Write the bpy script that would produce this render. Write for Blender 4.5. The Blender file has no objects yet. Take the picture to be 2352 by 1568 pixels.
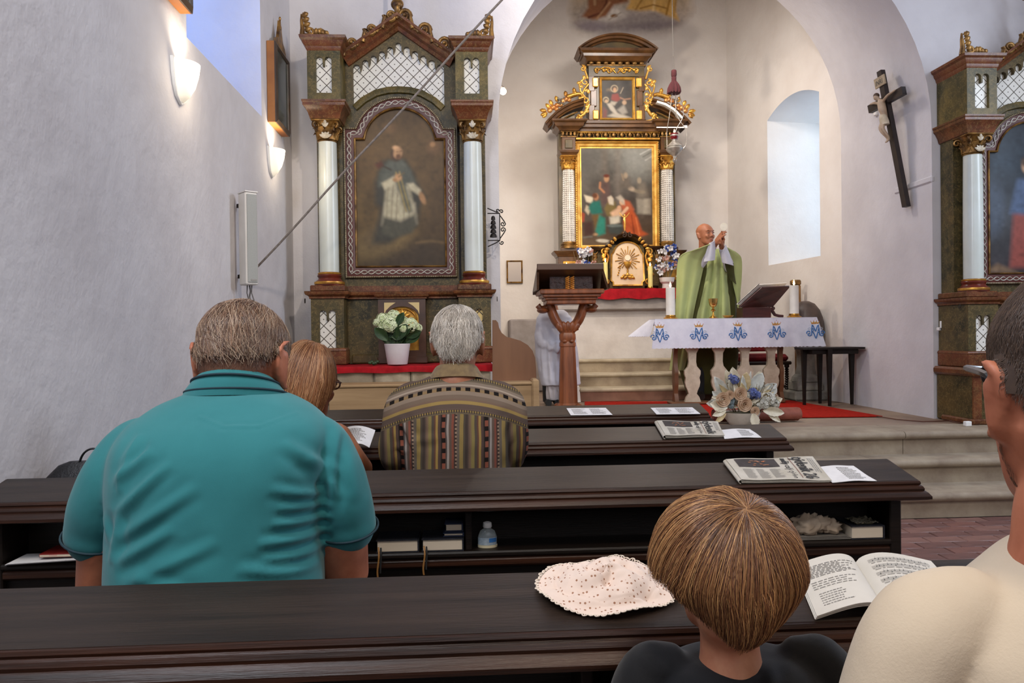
import bpy, math, random
import numpy as np
from mathutils import Vector, Matrix, noise
PI = math.pi
random.seed(7)
rng = np.random.default_rng(7)
scene = bpy.context.scene
COL = scene.collection

# ------------------------------------------------------------------ camera
E = 1.12                      # eye height above the nave floor
F = 1770.0                    # focal length in pixels of the 2352 px wide frame
CAM = Vector((0, 0, E))
yaw, pitch, roll = math.atan(101/F), -math.atan(16/F), 0.013
fwd = Vector((math.sin(yaw)*math.cos(pitch), math.cos(yaw)*math.cos(pitch), math.sin(pitch)))
R0 = Vector((math.cos(yaw), -math.sin(yaw), 0)); U0 = R0.cross(fwd)
rgt = R0*math.cos(roll) - U0*math.sin(roll); upv = U0*math.cos(roll) + R0*math.sin(roll)
cd = bpy.data.cameras.new('camera'); cam = bpy.data.objects.new('camera', cd); COL.objects.link(cam)
cd.sensor_width = 36; cd.lens = F/2352*36; cd.clip_start = .02
cam.matrix_world = Matrix(((rgt.x, upv.x, -fwd.x, CAM.x), (rgt.y, upv.y, -fwd.y, CAM.y), (rgt.z, upv.z, -fwd.z, CAM.z), (0, 0, 0, 1)))
scene.camera = cam

# ------------------------------------------------------------------ world, lights, exposure
w = bpy.data.worlds.new('world'); scene.world = w; w.use_nodes = True
w.node_tree.nodes['Background'].inputs[0].default_value = (.32, .5, 1, 1)
w.node_tree.nodes['Background'].inputs[1].default_value = 1.2
scene.view_settings.view_transform = 'Standard'; scene.view_settings.look = 'None'
scene.view_settings.exposure = 0.0; scene.view_settings.gamma = 1; scene.view_settings.use_curve_mapping = False
def area(name, loc, tgt, sx, sy, power, col, spread=180):
    l = bpy.data.lights.new(name, 'AREA'); l.shape = 'RECTANGLE'; l.size = sx; l.size_y = sy; l.energy = power; l.color = col
    l.spread = math.radians(spread)
    o = bpy.data.objects.new(name, l); COL.objects.link(o); o.location = loc
    o.rotation_euler = (Vector(tgt)-Vector(loc)).to_track_quat('-Z', 'Y').to_euler(); return o
def spot(name, loc, tgt, power, col, size=.04, ang=100, blend=.6):
    l = bpy.data.lights.new(name, 'SPOT'); l.energy = power; l.color = col; l.shadow_soft_size = size
    l.spot_size = math.radians(ang); l.spot_blend = blend
    o = bpy.data.objects.new(name, l); COL.objects.link(o); o.location = loc
    o.rotation_euler = (Vector(tgt)-Vector(loc)).to_track_quat('-Z', 'Y').to_euler(); return o
DAY = (.62, .78, 1.0); WARM = (1.0, .86, .71)
area('added_daylight_south', (4.85, 3.3, E+2.0), (-.4, 2.6, E-.3), 1.2, 2.2, 128, (.74, .84, 1.0))  # added area light inside the right wall, for an unseen side window
area('added_daylight_west', (1.2, -3.3, E+1.9), (1.0, 5, E+.5), 3.0, 2.0, 48, (.95, .95, 1.0))  # added behind the camera as weak frontal daylight, its window is unseen
area('added_daylight_north', (-1.12, .4, E+2.2), (3.4, 5.0, E+.6), .9, 1.8, 120, (.86, .91, 1.0))  # added to brighten the right jamb of the arch, its window is unseen
area('daylight_left_window', (-2.35, 4.0, E+2.3), (-1.2, 4.3, E+1.8), 1.5, 2.2, 36, (.12, .34, 1.0))
area('daylight_chancel_window', (4.60, 7.75, E+1.75), (2.8, 8.0, E+1.5), 1.1, 1.9, 26, (.62, .84, 1.0))
spot('chancel_spot_beam', (.50, 6.60, E+2.10), (1.9, 9.2, E+1.2), 120, WARM, .10, 130, .8)
spot('chancel_spot_beam_south', (3.40, 5.80, E+2.45), (1.7, 9.2, E+1.5), 210, WARM, .04, 90, .8)
spot('nave_spot_beam', (1.0, 4.2, E+3.3), (1.9, 8.6, E+.5), 170, (1, .90, .80), .05, 90, .8)
spot('added_nave_spot_east', (1.7, 1.0, E+3.2), (-.4, 5.5, E+.8), 280, (1, .87, .72), .05, 62, .7)  # unseen spot added to warm the east wall and left altar
area('chancel_added_fill', (1.75, 6.95, E+3.2), (2.2, 8.2, E+.4), .6, .4, 43, (1, .91, .83))  # unseen soft fill added for the apse walls and arch jamb
area('nave_ceiling_lamp', (.6, -.4, E+3.0), (.2, 2.0, 0), .5, .5, 46, (1, .85, .66))

# ------------------------------------------------------------------ pixel helpers (real positions measured from the photo)
def ray(px, py):
    return (rgt*((px-1176)/F) - upv*((py-784)/F) + fwd)
def P(px, py, Y):
    r = ray(px, py); return CAM + r*(Y/r.y)
def PZ(px, py, z):
    r = ray(px, py); return CAM + r*((z-E)/r.z)
def PX(px, py, X):
    r = ray(px, py); return CAM + r*(X/r.x)
def PP(px, py, p0, n):
    r = ray(px, py); n = Vector(n); return CAM + r*((Vector(p0)-CAM).dot(n)/r.dot(n))

# ------------------------------------------------------------------ mesh builder
class MB:
    def __init__(s, T=None): s.v = []; s.f = []; s.T = T
    def add(s, vs, fs):
        b = len(s.v)
        for p in vs:
            p = Vector(p)
            s.v.append(tuple(s.T @ p) if s.T else tuple(p))
        s.f += [tuple(b+i for i in f) for f in fs]
        return s
    def box(s, a, b, c=0):
        x0, y0, z0 = a; x1, y1, z1 = b
        if x0 > x1: x0, x1 = x1, x0
        if y0 > y1: y0, y1 = y1, y0
        if z0 > z1: z0, z1 = z1, z0
        if c <= 0:
            return s.add([(x, y, z) for z in (z0, z1) for x, y in ((x0, y0), (x1, y0), (x1, y1), (x0, y1))],
                         [(3, 2, 1, 0), (4, 5, 6, 7), (0, 1, 5, 4), (1, 2, 6, 5), (2, 3, 7, 6), (3, 0, 4, 7)])
        c = min(c, (x1-x0)*.45, (y1-y0)*.45, (z1-z0)*.45)
        vs = []; idx = {}
        for i, x in enumerate((x0, x1)):
            for j, y in enumerate((y0, y1)):
                for k, z in enumerate((z0, z1)):
                    sx = 1-2*i; sy = 1-2*j; sz = 1-2*k
                    for a_, p in (('x', (x, y+sy*c, z+sz*c)), ('y', (x+sx*c, y, z+sz*c)), ('z', (x+sx*c, y+sy*c, z))):
                        idx[(i, j, k, a_)] = len(vs); vs.append(p)
        g = lambda i, j, k, a_: idx[(i, j, k, a_)]
        fs = []
        for i in (0, 1):
            q = [g(i, 0, 0, 'x'), g(i, 1, 0, 'x'), g(i, 1, 1, 'x'), g(i, 0, 1, 'x')]; fs.append(q if i else q[::-1])
            q = [g(0, i, 0, 'y'), g(0, i, 1, 'y'), g(1, i, 1, 'y'), g(1, i, 0, 'y')]; fs.append(q if i else q[::-1])
            q = [g(0, 0, i, 'z'), g(1, 0, i, 'z'), g(1, 1, i, 'z'), g(0, 1, i, 'z')]; fs.append(q if i else q[::-1])
        for j in (0, 1):
            for k in (0, 1):
                q = [g(0, j, k, 'y'), g(1, j, k, 'y'), g(1, j, k, 'z'), g(0, j, k, 'z')]; fs.append(q if (j+k) % 2 == 0 else q[::-1])
                q = [g(j, 0, k, 'x'), g(j, 0, k, 'z'), g(j, 1, k, 'z'), g(j, 1, k, 'x')]; fs.append(q if (j+k) % 2 else q[::-1])
                q = [g(j, k, 0, 'x'), g(j, k, 1, 'x'), g(j, k, 1, 'y'), g(j, k, 0, 'y')]; fs.append(q if (j+k) % 2 else q[::-1])
        for i in (0, 1):
            for j in (0, 1):
                for k in (0, 1):
                    q = [g(i, j, k, 'x'), g(i, j, k, 'y'), g(i, j, k, 'z')]; fs.append(q if (i+j+k) % 2 else q[::-1])
        return s.add(vs, fs)
    def loft(s, rings, cap=True, closed=False):
        n = len(rings[0]); vs = [p for r in rings for p in r]; fs = []
        m = len(rings)
        for i in range(m if closed else m-1):
            a = i*n; b = ((i+1) % m)*n
            for j in range(n):
                k = (j+1) % n; fs.append((a+j, a+k, b+k, b+j))
        if cap and not closed:
            fs.append(tuple(range(n))[::-1]); fs.append(tuple((m-1)*n+j for j in range(n)))
        return s.add(vs, fs)
    def tube(s, pts, r, n=8, cap=True, closed=False, flat=None):
        pts = [Vector(p) for p in pts]; m = len(pts)
        rr = r if isinstance(r, (list, tuple)) else [r]*m
        rings = []; up = None
        for i, p in enumerate(pts):
            if closed: t = pts[(i+1) % m]-pts[i-1]
            else: t = pts[min(i+1, m-1)]-pts[max(i-1, 0)]
            t = t.normalized() if t.length > 1e-9 else Vector((0, 0, 1))
            if up is None:
                up = Vector((0, 0, 1)) if abs(t.z) < .9 else Vector((0, 1, 0))
                if flat is not None: up = Vector(flat)
            up = (up - t*up.dot(t))
            up = up.normalized() if up.length > 1e-6 else t.orthogonal().normalized()
            b = t.cross(up)
            r0 = rr[i]; ra, rb = (r0 if isinstance(r0, (tuple, list)) else (r0, r0))
            rings.append([p+up*(math.cos(2*PI*j/n)*ra)+b*(math.sin(2*PI*j/n)*rb) for j in range(n)])
        return s.loft(rings, cap, closed)
    def lathe(s, prof, c=(0, 0, 0), n=24, ax='z', a0=0, a1=2*PI, sy=1):
        c = Vector(c); full = abs(a1-a0-2*PI) < 1e-6; k = n if full else n+1
        rings = []
        for r, h in prof:
            ring = []
            for j in range(k):
                a = a0+(a1-a0)*j/n; x, y = r*math.cos(a), r*math.sin(a)*sy
                ring.append(c+(Vector((x, y, h)) if ax == 'z' else Vector((x, h, y)) if ax == 'y' else Vector((h, x, y))))
            rings.append(ring)
        vs = [p for r in rings for p in r]; fs = []
        for i in range(len(prof)-1):
            for j in range(n):
                q = (j+1) % k; fs.append((i*k+j, i*k+q, (i+1)*k+q, (i+1)*k+j))
        if full:
            if prof[0][0] > 1e-6: fs.append(tuple(range(k))[::-1])
            if prof[-1][0] > 1e-6: fs.append(tuple((len(prof)-1)*k+j for j in range(k)))
        return s.add(vs, fs)
    def ball(s, c, r, n=12, m=8):
        r = r if isinstance(r, (tuple, list)) else (r, r, r); c = Vector(c)
        rings = []
        for i in range(m+1):
            th = PI*i/m
            rings.append([c+Vector((r[0]*math.sin(th)*math.cos(2*PI*j/n), r[1]*math.sin(th)*math.sin(2*PI*j/n), -r[2]*math.cos(th))) for j in range(n)])
        return s.loft(rings, False)
    def prism(s, poly, h0, h1, to3=lambda a, b, h: (a, b, h)):
        n = len(poly)
        vs = [to3(a, b, h0) for a, b in poly]+[to3(a, b, h1) for a, b in poly]
        fs = [tuple(range(n))[::-1], tuple(range(n, 2*n))]+[(i, (i+1) % n, n+(i+1) % n, n+i) for i in range(n)]
        return s.add(vs, fs)
    def sweep(s, path, prof, to3, closed=False, cap=True):
        """profile (o, h): o = offset to the right of travel in the path plane, h = height off it"""
        n = len(path); P2 = [Vector(p) for p in path]; rings = []
        for i in range(n):
            a = P2[i]-P2[i-1] if (i > 0 or closed) else None
            b = P2[(i+1) % n]-P2[i] if (i < n-1 or closed) else None
            if a is None: a = b
            if b is None: b = a
            a = a.normalized(); b = b.normalized()
            na = Vector((a.y, -a.x)); nb = Vector((b.y, -b.x)); m = na+nb
            m = m/max(m.dot(na), .25) if m.length > 1e-6 else na
            rings.append([to3(P2[i].x+m.x*o, P2[i].y+m.y*o, h) for o, h in prof])
        return s.loft(rings, cap, closed)
    def grid(s, fn, nu, nv, closed_u=False, thick=0):
        vs = [fn(i/nu, j/nv) for j in range(nv+1) for i in range(nu+1)]; fs = []
        for j in range(nv):
            for i in range(nu):
                a = j*(nu+1)+i; fs.append((a, a+1, a+nu+2, a+nu+1))
        if thick:
            vs = [Vector(p) for p in vs]; W = nu+1; N = []
            for j in range(nv+1):
                for i in range(W):
                    du = vs[j*W+min(i+1, nu)]-vs[j*W+max(i-1, 0)]; dv = vs[min(j+1, nv)*W+i]-vs[max(j-1, 0)*W+i]
                    c = du.cross(dv); N.append(c.normalized() if c.length > 1e-12 else Vector((0, 0, 1)))
            k = len(vs); vs = vs+[p-q*thick for p, q in zip(vs, N)]
            fs = fs+[tuple(k+i for i in f[::-1]) for f in fs]
            bd = [i for i in range(W)]+[j*W+nu for j in range(1, nv+1)]+[nv*W+i for i in range(nu-1, -1, -1)]+[j*W for j in range(nv-1, 0, -1)]
            for a, b in zip(bd, bd[1:]+bd[:1]): fs.append((b, a, k+a, k+b))
        return s.add(vs, fs)
    def mesh(s, name='m', smooth=None):
        me = bpy.data.meshes.new(name); me.from_pydata(s.v, [], s.f); me.validate(); me.update()
        if smooth is not None:
            import bmesh
            bm = bmesh.new(); bm.from_mesh(me); bmesh.ops.recalc_face_normals(bm, faces=bm.faces)
            ca = math.radians(smooth)
            for f in bm.faces: f.smooth = True
            for e in bm.edges:
                if len(e.link_faces) == 2 and e.calc_face_angle(0) > ca: e.smooth = False
            bm.to_mesh(me); bm.free()
        return me
    def build(s, name, mat, parent=None, smooth=35, loc=None):
        return link(name, s.mesh(name, smooth), mat, parent, loc)

def link(name, me, mat, parent=None, loc=None):
    o = bpy.data.objects.new(name, me); COL.objects.link(o)
    if mat is not None and not me.materials: me.materials.append(mat)
    if parent is not None: o.parent = parent
    if loc is not None: o.location = loc
    return o
def tag(o, label=None, cat=None, group=None, kind=None):
    if label: o['label'] = label
    if cat: o['category'] = cat
    if group: o['group'] = group
    if kind: o['kind'] = kind
    return o
def thing(name, label, cat, loc=(0, 0, 0), rz=0, group=None):
    o = bpy.data.objects.new(name, None); COL.objects.link(o); o.empty_display_size = .1
    o.location = loc; o.rotation_euler = (0, 0, rz)
    return tag(o, label, cat, group)
def keep_world(child, root):
    """parent a mesh whose vertices are in world space to a root that is moved but not rotated"""
    child.parent = root; child.location = -Vector(root.location); return child
def dup_tree(o, parent=None, skip=()):
    c = o.copy(); COL.objects.link(c); c.parent = parent
    for ch in [x for x in bpy.data.objects if x.parent is o]:
        if ch.name.split('.')[0] not in skip: dup_tree(ch, c, skip)
    return c
def struct(o): o['kind'] = 'structure'; return o

def fuse(mbs, voxel=.006, smooth=4, fn=None):
    """one continuous surface out of overlapping closed lofts"""
    me = bpy.data.meshes.new('t'); V = []; Fc = []
    for m in mbs:
        b = len(V); V += m.v; Fc += [tuple(b+i for i in f) for f in m.f]
    me.from_pydata(V, [], Fc); me.validate()
    import bmesh
    bm = bmesh.new(); bm.from_mesh(me); bmesh.ops.recalc_face_normals(bm, faces=bm.faces); bm.to_mesh(me); bm.free()
    o = bpy.data.objects.new('t', me); COL.objects.link(o)
    r = o.modifiers.new('r', 'REMESH'); r.mode = 'VOXEL'; r.voxel_size = voxel
    if smooth:
        sm = o.modifiers.new('s', 'SMOOTH'); sm.iterations = smooth; sm.factor = .5
    dg = bpy.context.evaluated_depsgraph_get()
    out = bpy.data.meshes.new_from_object(o.evaluated_get(dg))
    bpy.data.objects.remove(o); bpy.data.meshes.remove(me)
    if fn is not None:
        n = len(out.vertices); co = np.empty(n*3); out.vertices.foreach_get('co', co); co = co.reshape(-1, 3)
        no = np.empty(n*3); out.vertices.foreach_get('normal', no); no = no.reshape(-1, 3)
        co = fn(co, no); out.vertices.foreach_set('co', co.reshape(-1)); out.update()
    out.polygons.foreach_set('use_smooth', np.ones(len(out.polygons), dtype=bool))
    return out
def cr(pts, k=6):
    """catmull-rom resample of tuples of any length"""
    A = [np.array(p, float) for p in pts]; A = [2*A[0]-A[1]]+A+[2*A[-1]-A[-2]]; out = []
    for i in range(1, len(A)-2):
        for j in range(k):
            t = j/k; p0, p1, p2, p3 = A[i-1:i+3]
            out.append(.5*((2*p1)+(-p0+p2)*t+(2*p0-5*p1+4*p2-p3)*t*t+(-p0+3*p1-3*p2+p3)*t**3))
    out.append(A[-2]); return out
def limb(pts, k=5, n=16):
    """pts: (x, y, z, r) tapered round limb with domed ends"""
    c = cr(pts, k); m = MB()
    p = [Vector(q[:3]) for q in c]; r = [float(q[3]) for q in c]
    d0 = (p[0]-p[1]).normalized(); d1 = (p[-1]-p[-2]).normalized()
    p = [p[0]+d0*r[0]*.8, p[0]+d0*r[0]*.5]+p+[p[-1]+d1*r[-1]*.5, p[-1]+d1*r[-1]*.8]
    r = [r[0]*.3, r[0]*.75]+r+[r[-1]*.75, r[-1]*.3]
    return m.tube(p, r, n)
def srgb(h):
    if isinstance(h, str):
        h = h.lstrip('#'); h = [int(h[i:i+2], 16)/255 for i in (0, 2, 4)]
    return tuple((c/12.92 if c <= .04045 else ((c+.055)/1.055)**2.4) for c in h)

# ------------------------------------------------------------------ materials
class NT:
    def __init__(s, name):
        s.m = bpy.data.materials.new(name); s.m.use_nodes = True; s.t = s.m.node_tree
        s.b = s.t.nodes['Principled BSDF']; s._c = None
    def n(s, ty, **kw):
        x = s.t.nodes.new(ty)
        for k, v in kw.items(): setattr(x, k, v)
        return x
    def l(s, a, b): s.t.links.new(a, b)
    def coord(s, which='Object'):
        if s._c is None: s._c = s.n('ShaderNodeTexCoord')
        return s._c.outputs[which]
    def math(s, op, a, b=None, c=None):
        x = s.n('ShaderNodeMath', operation=op)
        for i, q in enumerate((a, b, c)):
            if q is None: continue
            if isinstance(q, (int, float)): x.inputs[i].default_value = q
            else: s.l(q, x.inputs[i])
        return x.outputs[0]
    def noise(s, scale, detail=4, rough=.6, stretch=None, co=None):
        x = s.n('ShaderNodeTexNoise'); x.inputs['Scale'].default_value = scale; x.inputs['Detail'].default_value = detail
        x.inputs['Roughness'].default_value = rough
        src = co if co is not None else s.coord()
        if stretch:
            mp = s.n('ShaderNodeMapping'); mp.inputs['Scale'].default_value = stretch; s.l(src, mp.inputs[0]); src = mp.outputs[0]
        s.l(src, x.inputs['Vector']); return x.outputs['Fac']
    def ramp(s, fac, stops, interp='LINEAR'):
        x = s.n('ShaderNodeValToRGB'); x.color_ramp.interpolation = interp; e = x.color_ramp.elements
        while len(e) < len(stops): e.new(.5)
        for q, (p, c) in zip(e, stops): q.position = p; q.color = (*c[:3], 1)
        s.l(fac, x.inputs[0]); return x.outputs[0]
    def mix(s, fac, a, b, mode='MIX'):
        x = s.n('ShaderNodeMix', data_type='RGBA', blend_type=mode)
        for sock, q in ((x.inputs[0], fac), (x.inputs[6], a), (x.inputs[7], b)):
            if isinstance(q, (int, float)): sock.default_value = q
            elif isinstance(q, tuple): sock.default_value = (*q[:3], 1)
            else: s.l(q, sock)
        return x.outputs[2]
    def bump(s, h, strength=.3, dist=.01):
        x = s.n('ShaderNodeBump'); x.inputs['Strength'].default_value = strength; x.inputs['Distance'].default_value = dist
        s.l(h, x.inputs['Height']); s.l(x.outputs[0], s.b.inputs['Normal'])
    def set(s, color=None, rough=None, metal=None, spec=None, **kw):
        if color is not None:
            if isinstance(color, tuple): s.b.inputs['Base Color'].default_value = (*color[:3], 1)
            else: s.l(color, s.b.inputs['Base Color'])
        if rough is not None: s.b.inputs['Roughness'].default_value = rough
        if metal is not None: s.b.inputs['Metallic'].default_value = metal
        if spec is not None: s.b.inputs['Specular IOR Level'].default_value = spec
        for k, v in kw.items(): s.b.inputs[k].default_value = v
        return s.m
_mc = {}
def mat(name, c1, c2=None, scale=8, rough=.6, metal=0, bump=0, bscale=None, stretch=None, spec=.5, detail=4, lo=.35, hi=.65, bdist=.01, **kw):
    if name in _mc: return _mc[name]
    t = NT(name); a = srgb(c1)
    if c2 is None: t.set(a, rough, metal, spec, **kw)
    else:
        t.set(t.ramp(t.noise(scale, detail, .6, stretch), [(lo, a), (hi, srgb(c2))]), rough, metal, spec, **kw)
    if bump: t.bump(t.noise(bscale or scale*3, 4, .6, stretch), bump, bdist)
    _mc[name] = t.m; return t.m
def marble(name, c1, c2, c3, scale, rough=.42):
    t = NT(name); n1 = t.noise(scale, 6, .65); n2 = t.noise(scale*.45, 5, .7); n3 = t.noise(scale*3.2, 6, .7)
    base = t.ramp(n1, [(.36, srgb(c1)), (.52, srgb(c2)), (.66, srgb(c1))]); blot = t.ramp(n2, [(.42, (0, 0, 0)), (.62, (1, 1, 1))])
    col = t.mix(blot, base, srgb(c3)); vein = t.math('LESS_THAN', t.math('ABSOLUTE', t.math('SUBTRACT', n3, .5)), .006)
    t.set(t.mix(t.math('MULTIPLY', vein, .6), col, srgb('#a58d58')), rough, 0, .28); _mc[name] = t.m; return t.m
PLASTER = mat('white_lime_plaster', '#d3d0d2', '#c6c2c4', 1.6, .92, bump=.35, bscale=9, bdist=.02, spec=.2)
PLASTER_W = mat('chancel_plaster', '#e0dad4', '#d5cdc6', 1.3, .92, bump=.3, bscale=8, bdist=.02, spec=.2)
PEW = mat('dark_walnut_pew', '#180f09', '#0f0905', 9, .45, bump=.25, bscale=40, stretch=(.5, 8, 8), bdist=.002, spec=.3)
PEWTOP = mat('worn_dark_pew_top', '#30251e', '#1f1712', 7, .36, bump=.3, bscale=50, stretch=(.35, 7, 7), bdist=.0015, spec=.36)
PEWEDGE = mat('reddish_pew_moulding', '#3a1f11', '#1e0f08', 9, .38, bump=.3, bscale=60, stretch=(.3, 8, 8), bdist=.002, spec=.35)
STONE = mat('sandstone', '#a8987f', '#8b7a66', 5, .8, bump=.3, bscale=30, bdist=.01)
STONE_D = mat('grey_stone', '#8d8a80', '#6d6a62', 8, .8, bump=.4, bscale=25)
BLACK = mat('black', '#101012', rough=.6)
GOLD = mat('gilding', '#dba545', '#94652a', 14, .36, .6, bump=.2, bscale=60, bdist=.003)
GOLDB = mat('bright_gilding', '#f0c266', '#c48c36', 10, .32, .55, bump=.15, bscale=60, bdist=.003)
GOLDD = mat('dull_bronze_gilding', '#a57c40', '#4f3418', 16, .38, .5, bump=.2, bscale=50, bdist=.003)
GREENM = marble('dark_green_marbling', '#2a2819', '#4a4228', '#5a4a2a', 6)
GREENM2 = marble('olive_marbling', '#4a4322', '#6b5a2c', '#3a361c', 7)
REDM = marble('red_brown_marbling', '#7a4a2c', '#4c2c1a', '#6a3a24', 7, .3)
CREAM = mat('cream_paint', '#ddd8cc', '#cfc8ba', 6, .5)
COLW = mat('pale_column_paint', '#ccd2cc', '#c2c6bd', 3, .28)
SKIN = mat('skin_fair', '#c58a68', '#b5765a', 14, .5, spec=.4)
# ------------------------------------------------------------------ the shell of the church
XL, YE, YF, YB = -1.24, 5.6, 7.0, 9.4      # left wall, east nave wall front, its back, apse wall
ZC = .45                                    # chancel floor
AC, AR = 1.865, 1.625                       # arch centre and radius
XR = AC+AR
TOP = E+4.6
def wall_open(name, p0, p1, z0, z1, s0, s1, zb, zt, rise, depth, nrm, mat_, splay=.0):
    """wall from p0 to p1 with an arched window recess s0..s1 (metres along the wall)"""
    p0 = Vector(p0); p1 = Vector(p1); L = (p1-p0).length; d = (p1-p0)/L; n = Vector((nrm[0], nrm[1])).normalized()
    at = lambda s, z, q=0: (p0.x+d.x*s+n.x*q, p0.y+d.y*s+n.y*q, z)
    K = 16; ss = [s0+(s1-s0)*i/K for i in range(K+1)]
    arc = lambda s: zt+rise*(1-((s-(s0+s1)/2)/((s1-s0)/2))**2)
    m = MB()
    def quad(a, b, za, zb_, zc=None, zd=None):
        zc = zb_ if zc is None else zc
        m.add([at(a, za), at(b, za), at(b, zc), at(a, zb_)], [(0, 1, 2, 3)])
    quad(0, s0, z0, z1); quad(s1, L, z0, z1); quad(s0, s1, z0, zb)
    for a, b in zip(ss, ss[1:]): m.add([at(a, arc(a)), at(b, arc(b)), at(b, z1), at(a, z1)], [(0, 1, 2, 3)])
    out = [(s0, zb), (s1, zb)]+[(s, arc(s)) for s in ss[::-1]]
    cs = (s0+s1)/2; cz = (zb+zt)/2
    inn = [(cs+(s-cs)*(1-splay), cz+(z-cz)*(1-splay*.6)) for s, z in out]; k = len(out)
    m.add([at(s, z) for s, z in out]+[at(s, z, depth) for s, z in inn], [(i, (i+1) % k, k+(i+1) % k, k+i) for i in range(k)])
    # outer shell so that the wall has thickness
    q0, q1 = at(0, z0, depth+.02), at(L, z1, depth+.02)
    o = struct(m.build(name, mat_, smooth=40))
    return o, at, inn
def window_unit(name, at, inn, depth, gm):
    w_ = struct(thing(name, 'leaded window deep in its plaster recess', 'window')); del w_['category']; del w_['label']
    s0 = min(s for s, z in inn); s1 = max(s for s, z in inn); z0 = min(z for s, z in inn); z1 = max(z for s, z in inn)
    m = MB()
    m.sweep(inn, [(.0, depth-.06), (-.05, depth-.06), (-.05, depth-.01), (0, depth-.01)], lambda a, b, h: at(a, b, h), closed=True)
    for i in (1, 2):
        s = s0+(s1-s0)*i/3; m.tube([at(s, z0, depth-.03), at(s, z1, depth-.03)], .012, 6)
    for i in range(1, 5):
        z = z0+(z1-z0)*i/5; m.tube([at(s0, z, depth-.03), at(s1, z, depth-.03)], .012, 6)
    m.build('window_frame', mat('window_lead', '#4a4a4c', rough=.5), w_)
    g = MB(); g.add([at(s, z, depth-.02) for s, z in inn], [tuple(range(len(inn)))]); g.build('glass', gm, w_)
g = NT('window_glass'); g.set((.9, .95, 1), .05, 0); g.b.inputs['Transmission Weight'].default_value = 1; g.b.inputs['IOR'].default_value = 1.0
g.b.inputs['Specular IOR Level'].default_value = .1
WGLASS = g.m

_, atL, inL = wall_open('wall_left', (XL, -3.5), (XL, YE), 0, TOP, 3.5+3.54, 3.5+4.80, E+1.35, E+3.0, .35, 1.0, (-1, 0), PLASTER, .08)
window_unit('window_1', atL, inL, 1.0, WGLASS)
# slightly soft corner between the left wall and the east wall
L2 = Vector((3.24-XR, YB-YF)).length
_, atR, inR = wall_open('wall_chancel_right', (XR, YF), (3.24, YB), 0, TOP, .36, 1.40, E+.73, E+2.33, .13, .75, (1, .1), PLASTER_W, .05)
window_unit('window_2', atR, inR, .75, WGLASS)
# apse wall, chancel left wall, nave right and rear walls
struct(MB().add([(.08, YB, 0), (3.24, YB, 0), (3.24, YB, TOP), (.08, YB, TOP)], [(0, 1, 2, 3)]).build('wall_chancel_back', PLASTER_W))
struct(MB().add([(.08, YF, 0), (.08, YB, 0), (.08, YB, TOP), (.08, YF, TOP)], [(0, 1, 2, 3)]).build('wall_chancel_left', PLASTER_W))
struct(MB().add([(5.2, -3.5, 0), (5.2, YE, 0), (5.2, YE, TOP), (5.2, -3.5, TOP)], [(0, 1, 2, 3)]).build('wall_right', PLASTER))
struct(MB().add([(XL, -3.5, 0), (5.2, -3.5, 0), (5.2, -3.5, TOP), (XL, -3.5, TOP)], [(0, 1, 2, 3)]).build('wall_back', PLASTER))
struct(MB().box((-1.3, -3.6, TOP), (5.3, 9.6, TOP+.2)).build('ceiling', PLASTER))
# ledge of masonry at the foot of the apse wall, left
struct(MB().box((P(1168, 733, 9.2).x, 8.95, ZC), (P(1260, 733, 9.2).x, YB, P(1190, 733, 8.95).z), .015).build('trim_2', mat('ledge_plaster', '#9b938f', '#8a827e', 8, .9)))

# east wall with the chancel arch
def arch_prof(spring, n=32):
    return [(XR, ZC-.45)]+[(AC+AR*math.cos(PI*i/n), spring+AR*math.sin(PI*i/n)) for i in range(n+1)]+[(AC-AR, ZC-.45)]
SN, SF = E+1.52, E+1.80
m = MB()
for Y, sp in ((YE, SN), (YF, SF)):
    ap = arch_prof(sp)[1:-1]
    for (x0, z0), (x1, z1) in zip(ap, ap[1:]): m.add([(x0, Y, z0), (x1, Y, z1), (x1, Y, TOP), (x0, Y, TOP)], [(0, 1, 2, 3)])
    m.add([(XL if Y == YE else .0, Y, 0), (AC-AR, Y, 0), (AC-AR, Y, TOP), (XL if Y == YE else .0, Y, TOP)], [(0, 1, 2, 3)])
    m.add([(XR, Y, 0), (5.2, Y, 0), (5.2, Y, TOP), (XR, Y, TOP)], [(0, 1, 2, 3)])
a0, a1 = arch_prof(SN), arch_prof(SF); NS = 8
def blend(t): return [(x0+(x1-x0)*t, z0+(z1-z0)*t) for (x0, z0), (x1, z1) in zip(a0, a1)]
for i in range(NS):
    t0, t1 = i/NS, (i+1)/NS; A, B = blend(t0), blend(t1); y0, y1 = YE+(YF-YE)*t0, YE+(YF-YE)*t1
    k = len(A)
    m.add([(x, y0, z) for x, z in A]+[(x, y1, z) for x, z in B], [(j, j+1, k+j+1, k+j) for j in range(k-1)])
struct(m.build('wall_chancel_arch', PLASTER, smooth=30))
# impost ledge on the right jamb
struct(MB().box((XR-.012, YE-.006, E+1.10), (XR+.02, YE+.5, E+1.15), .01).build('trim_3', PLASTER))

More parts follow.
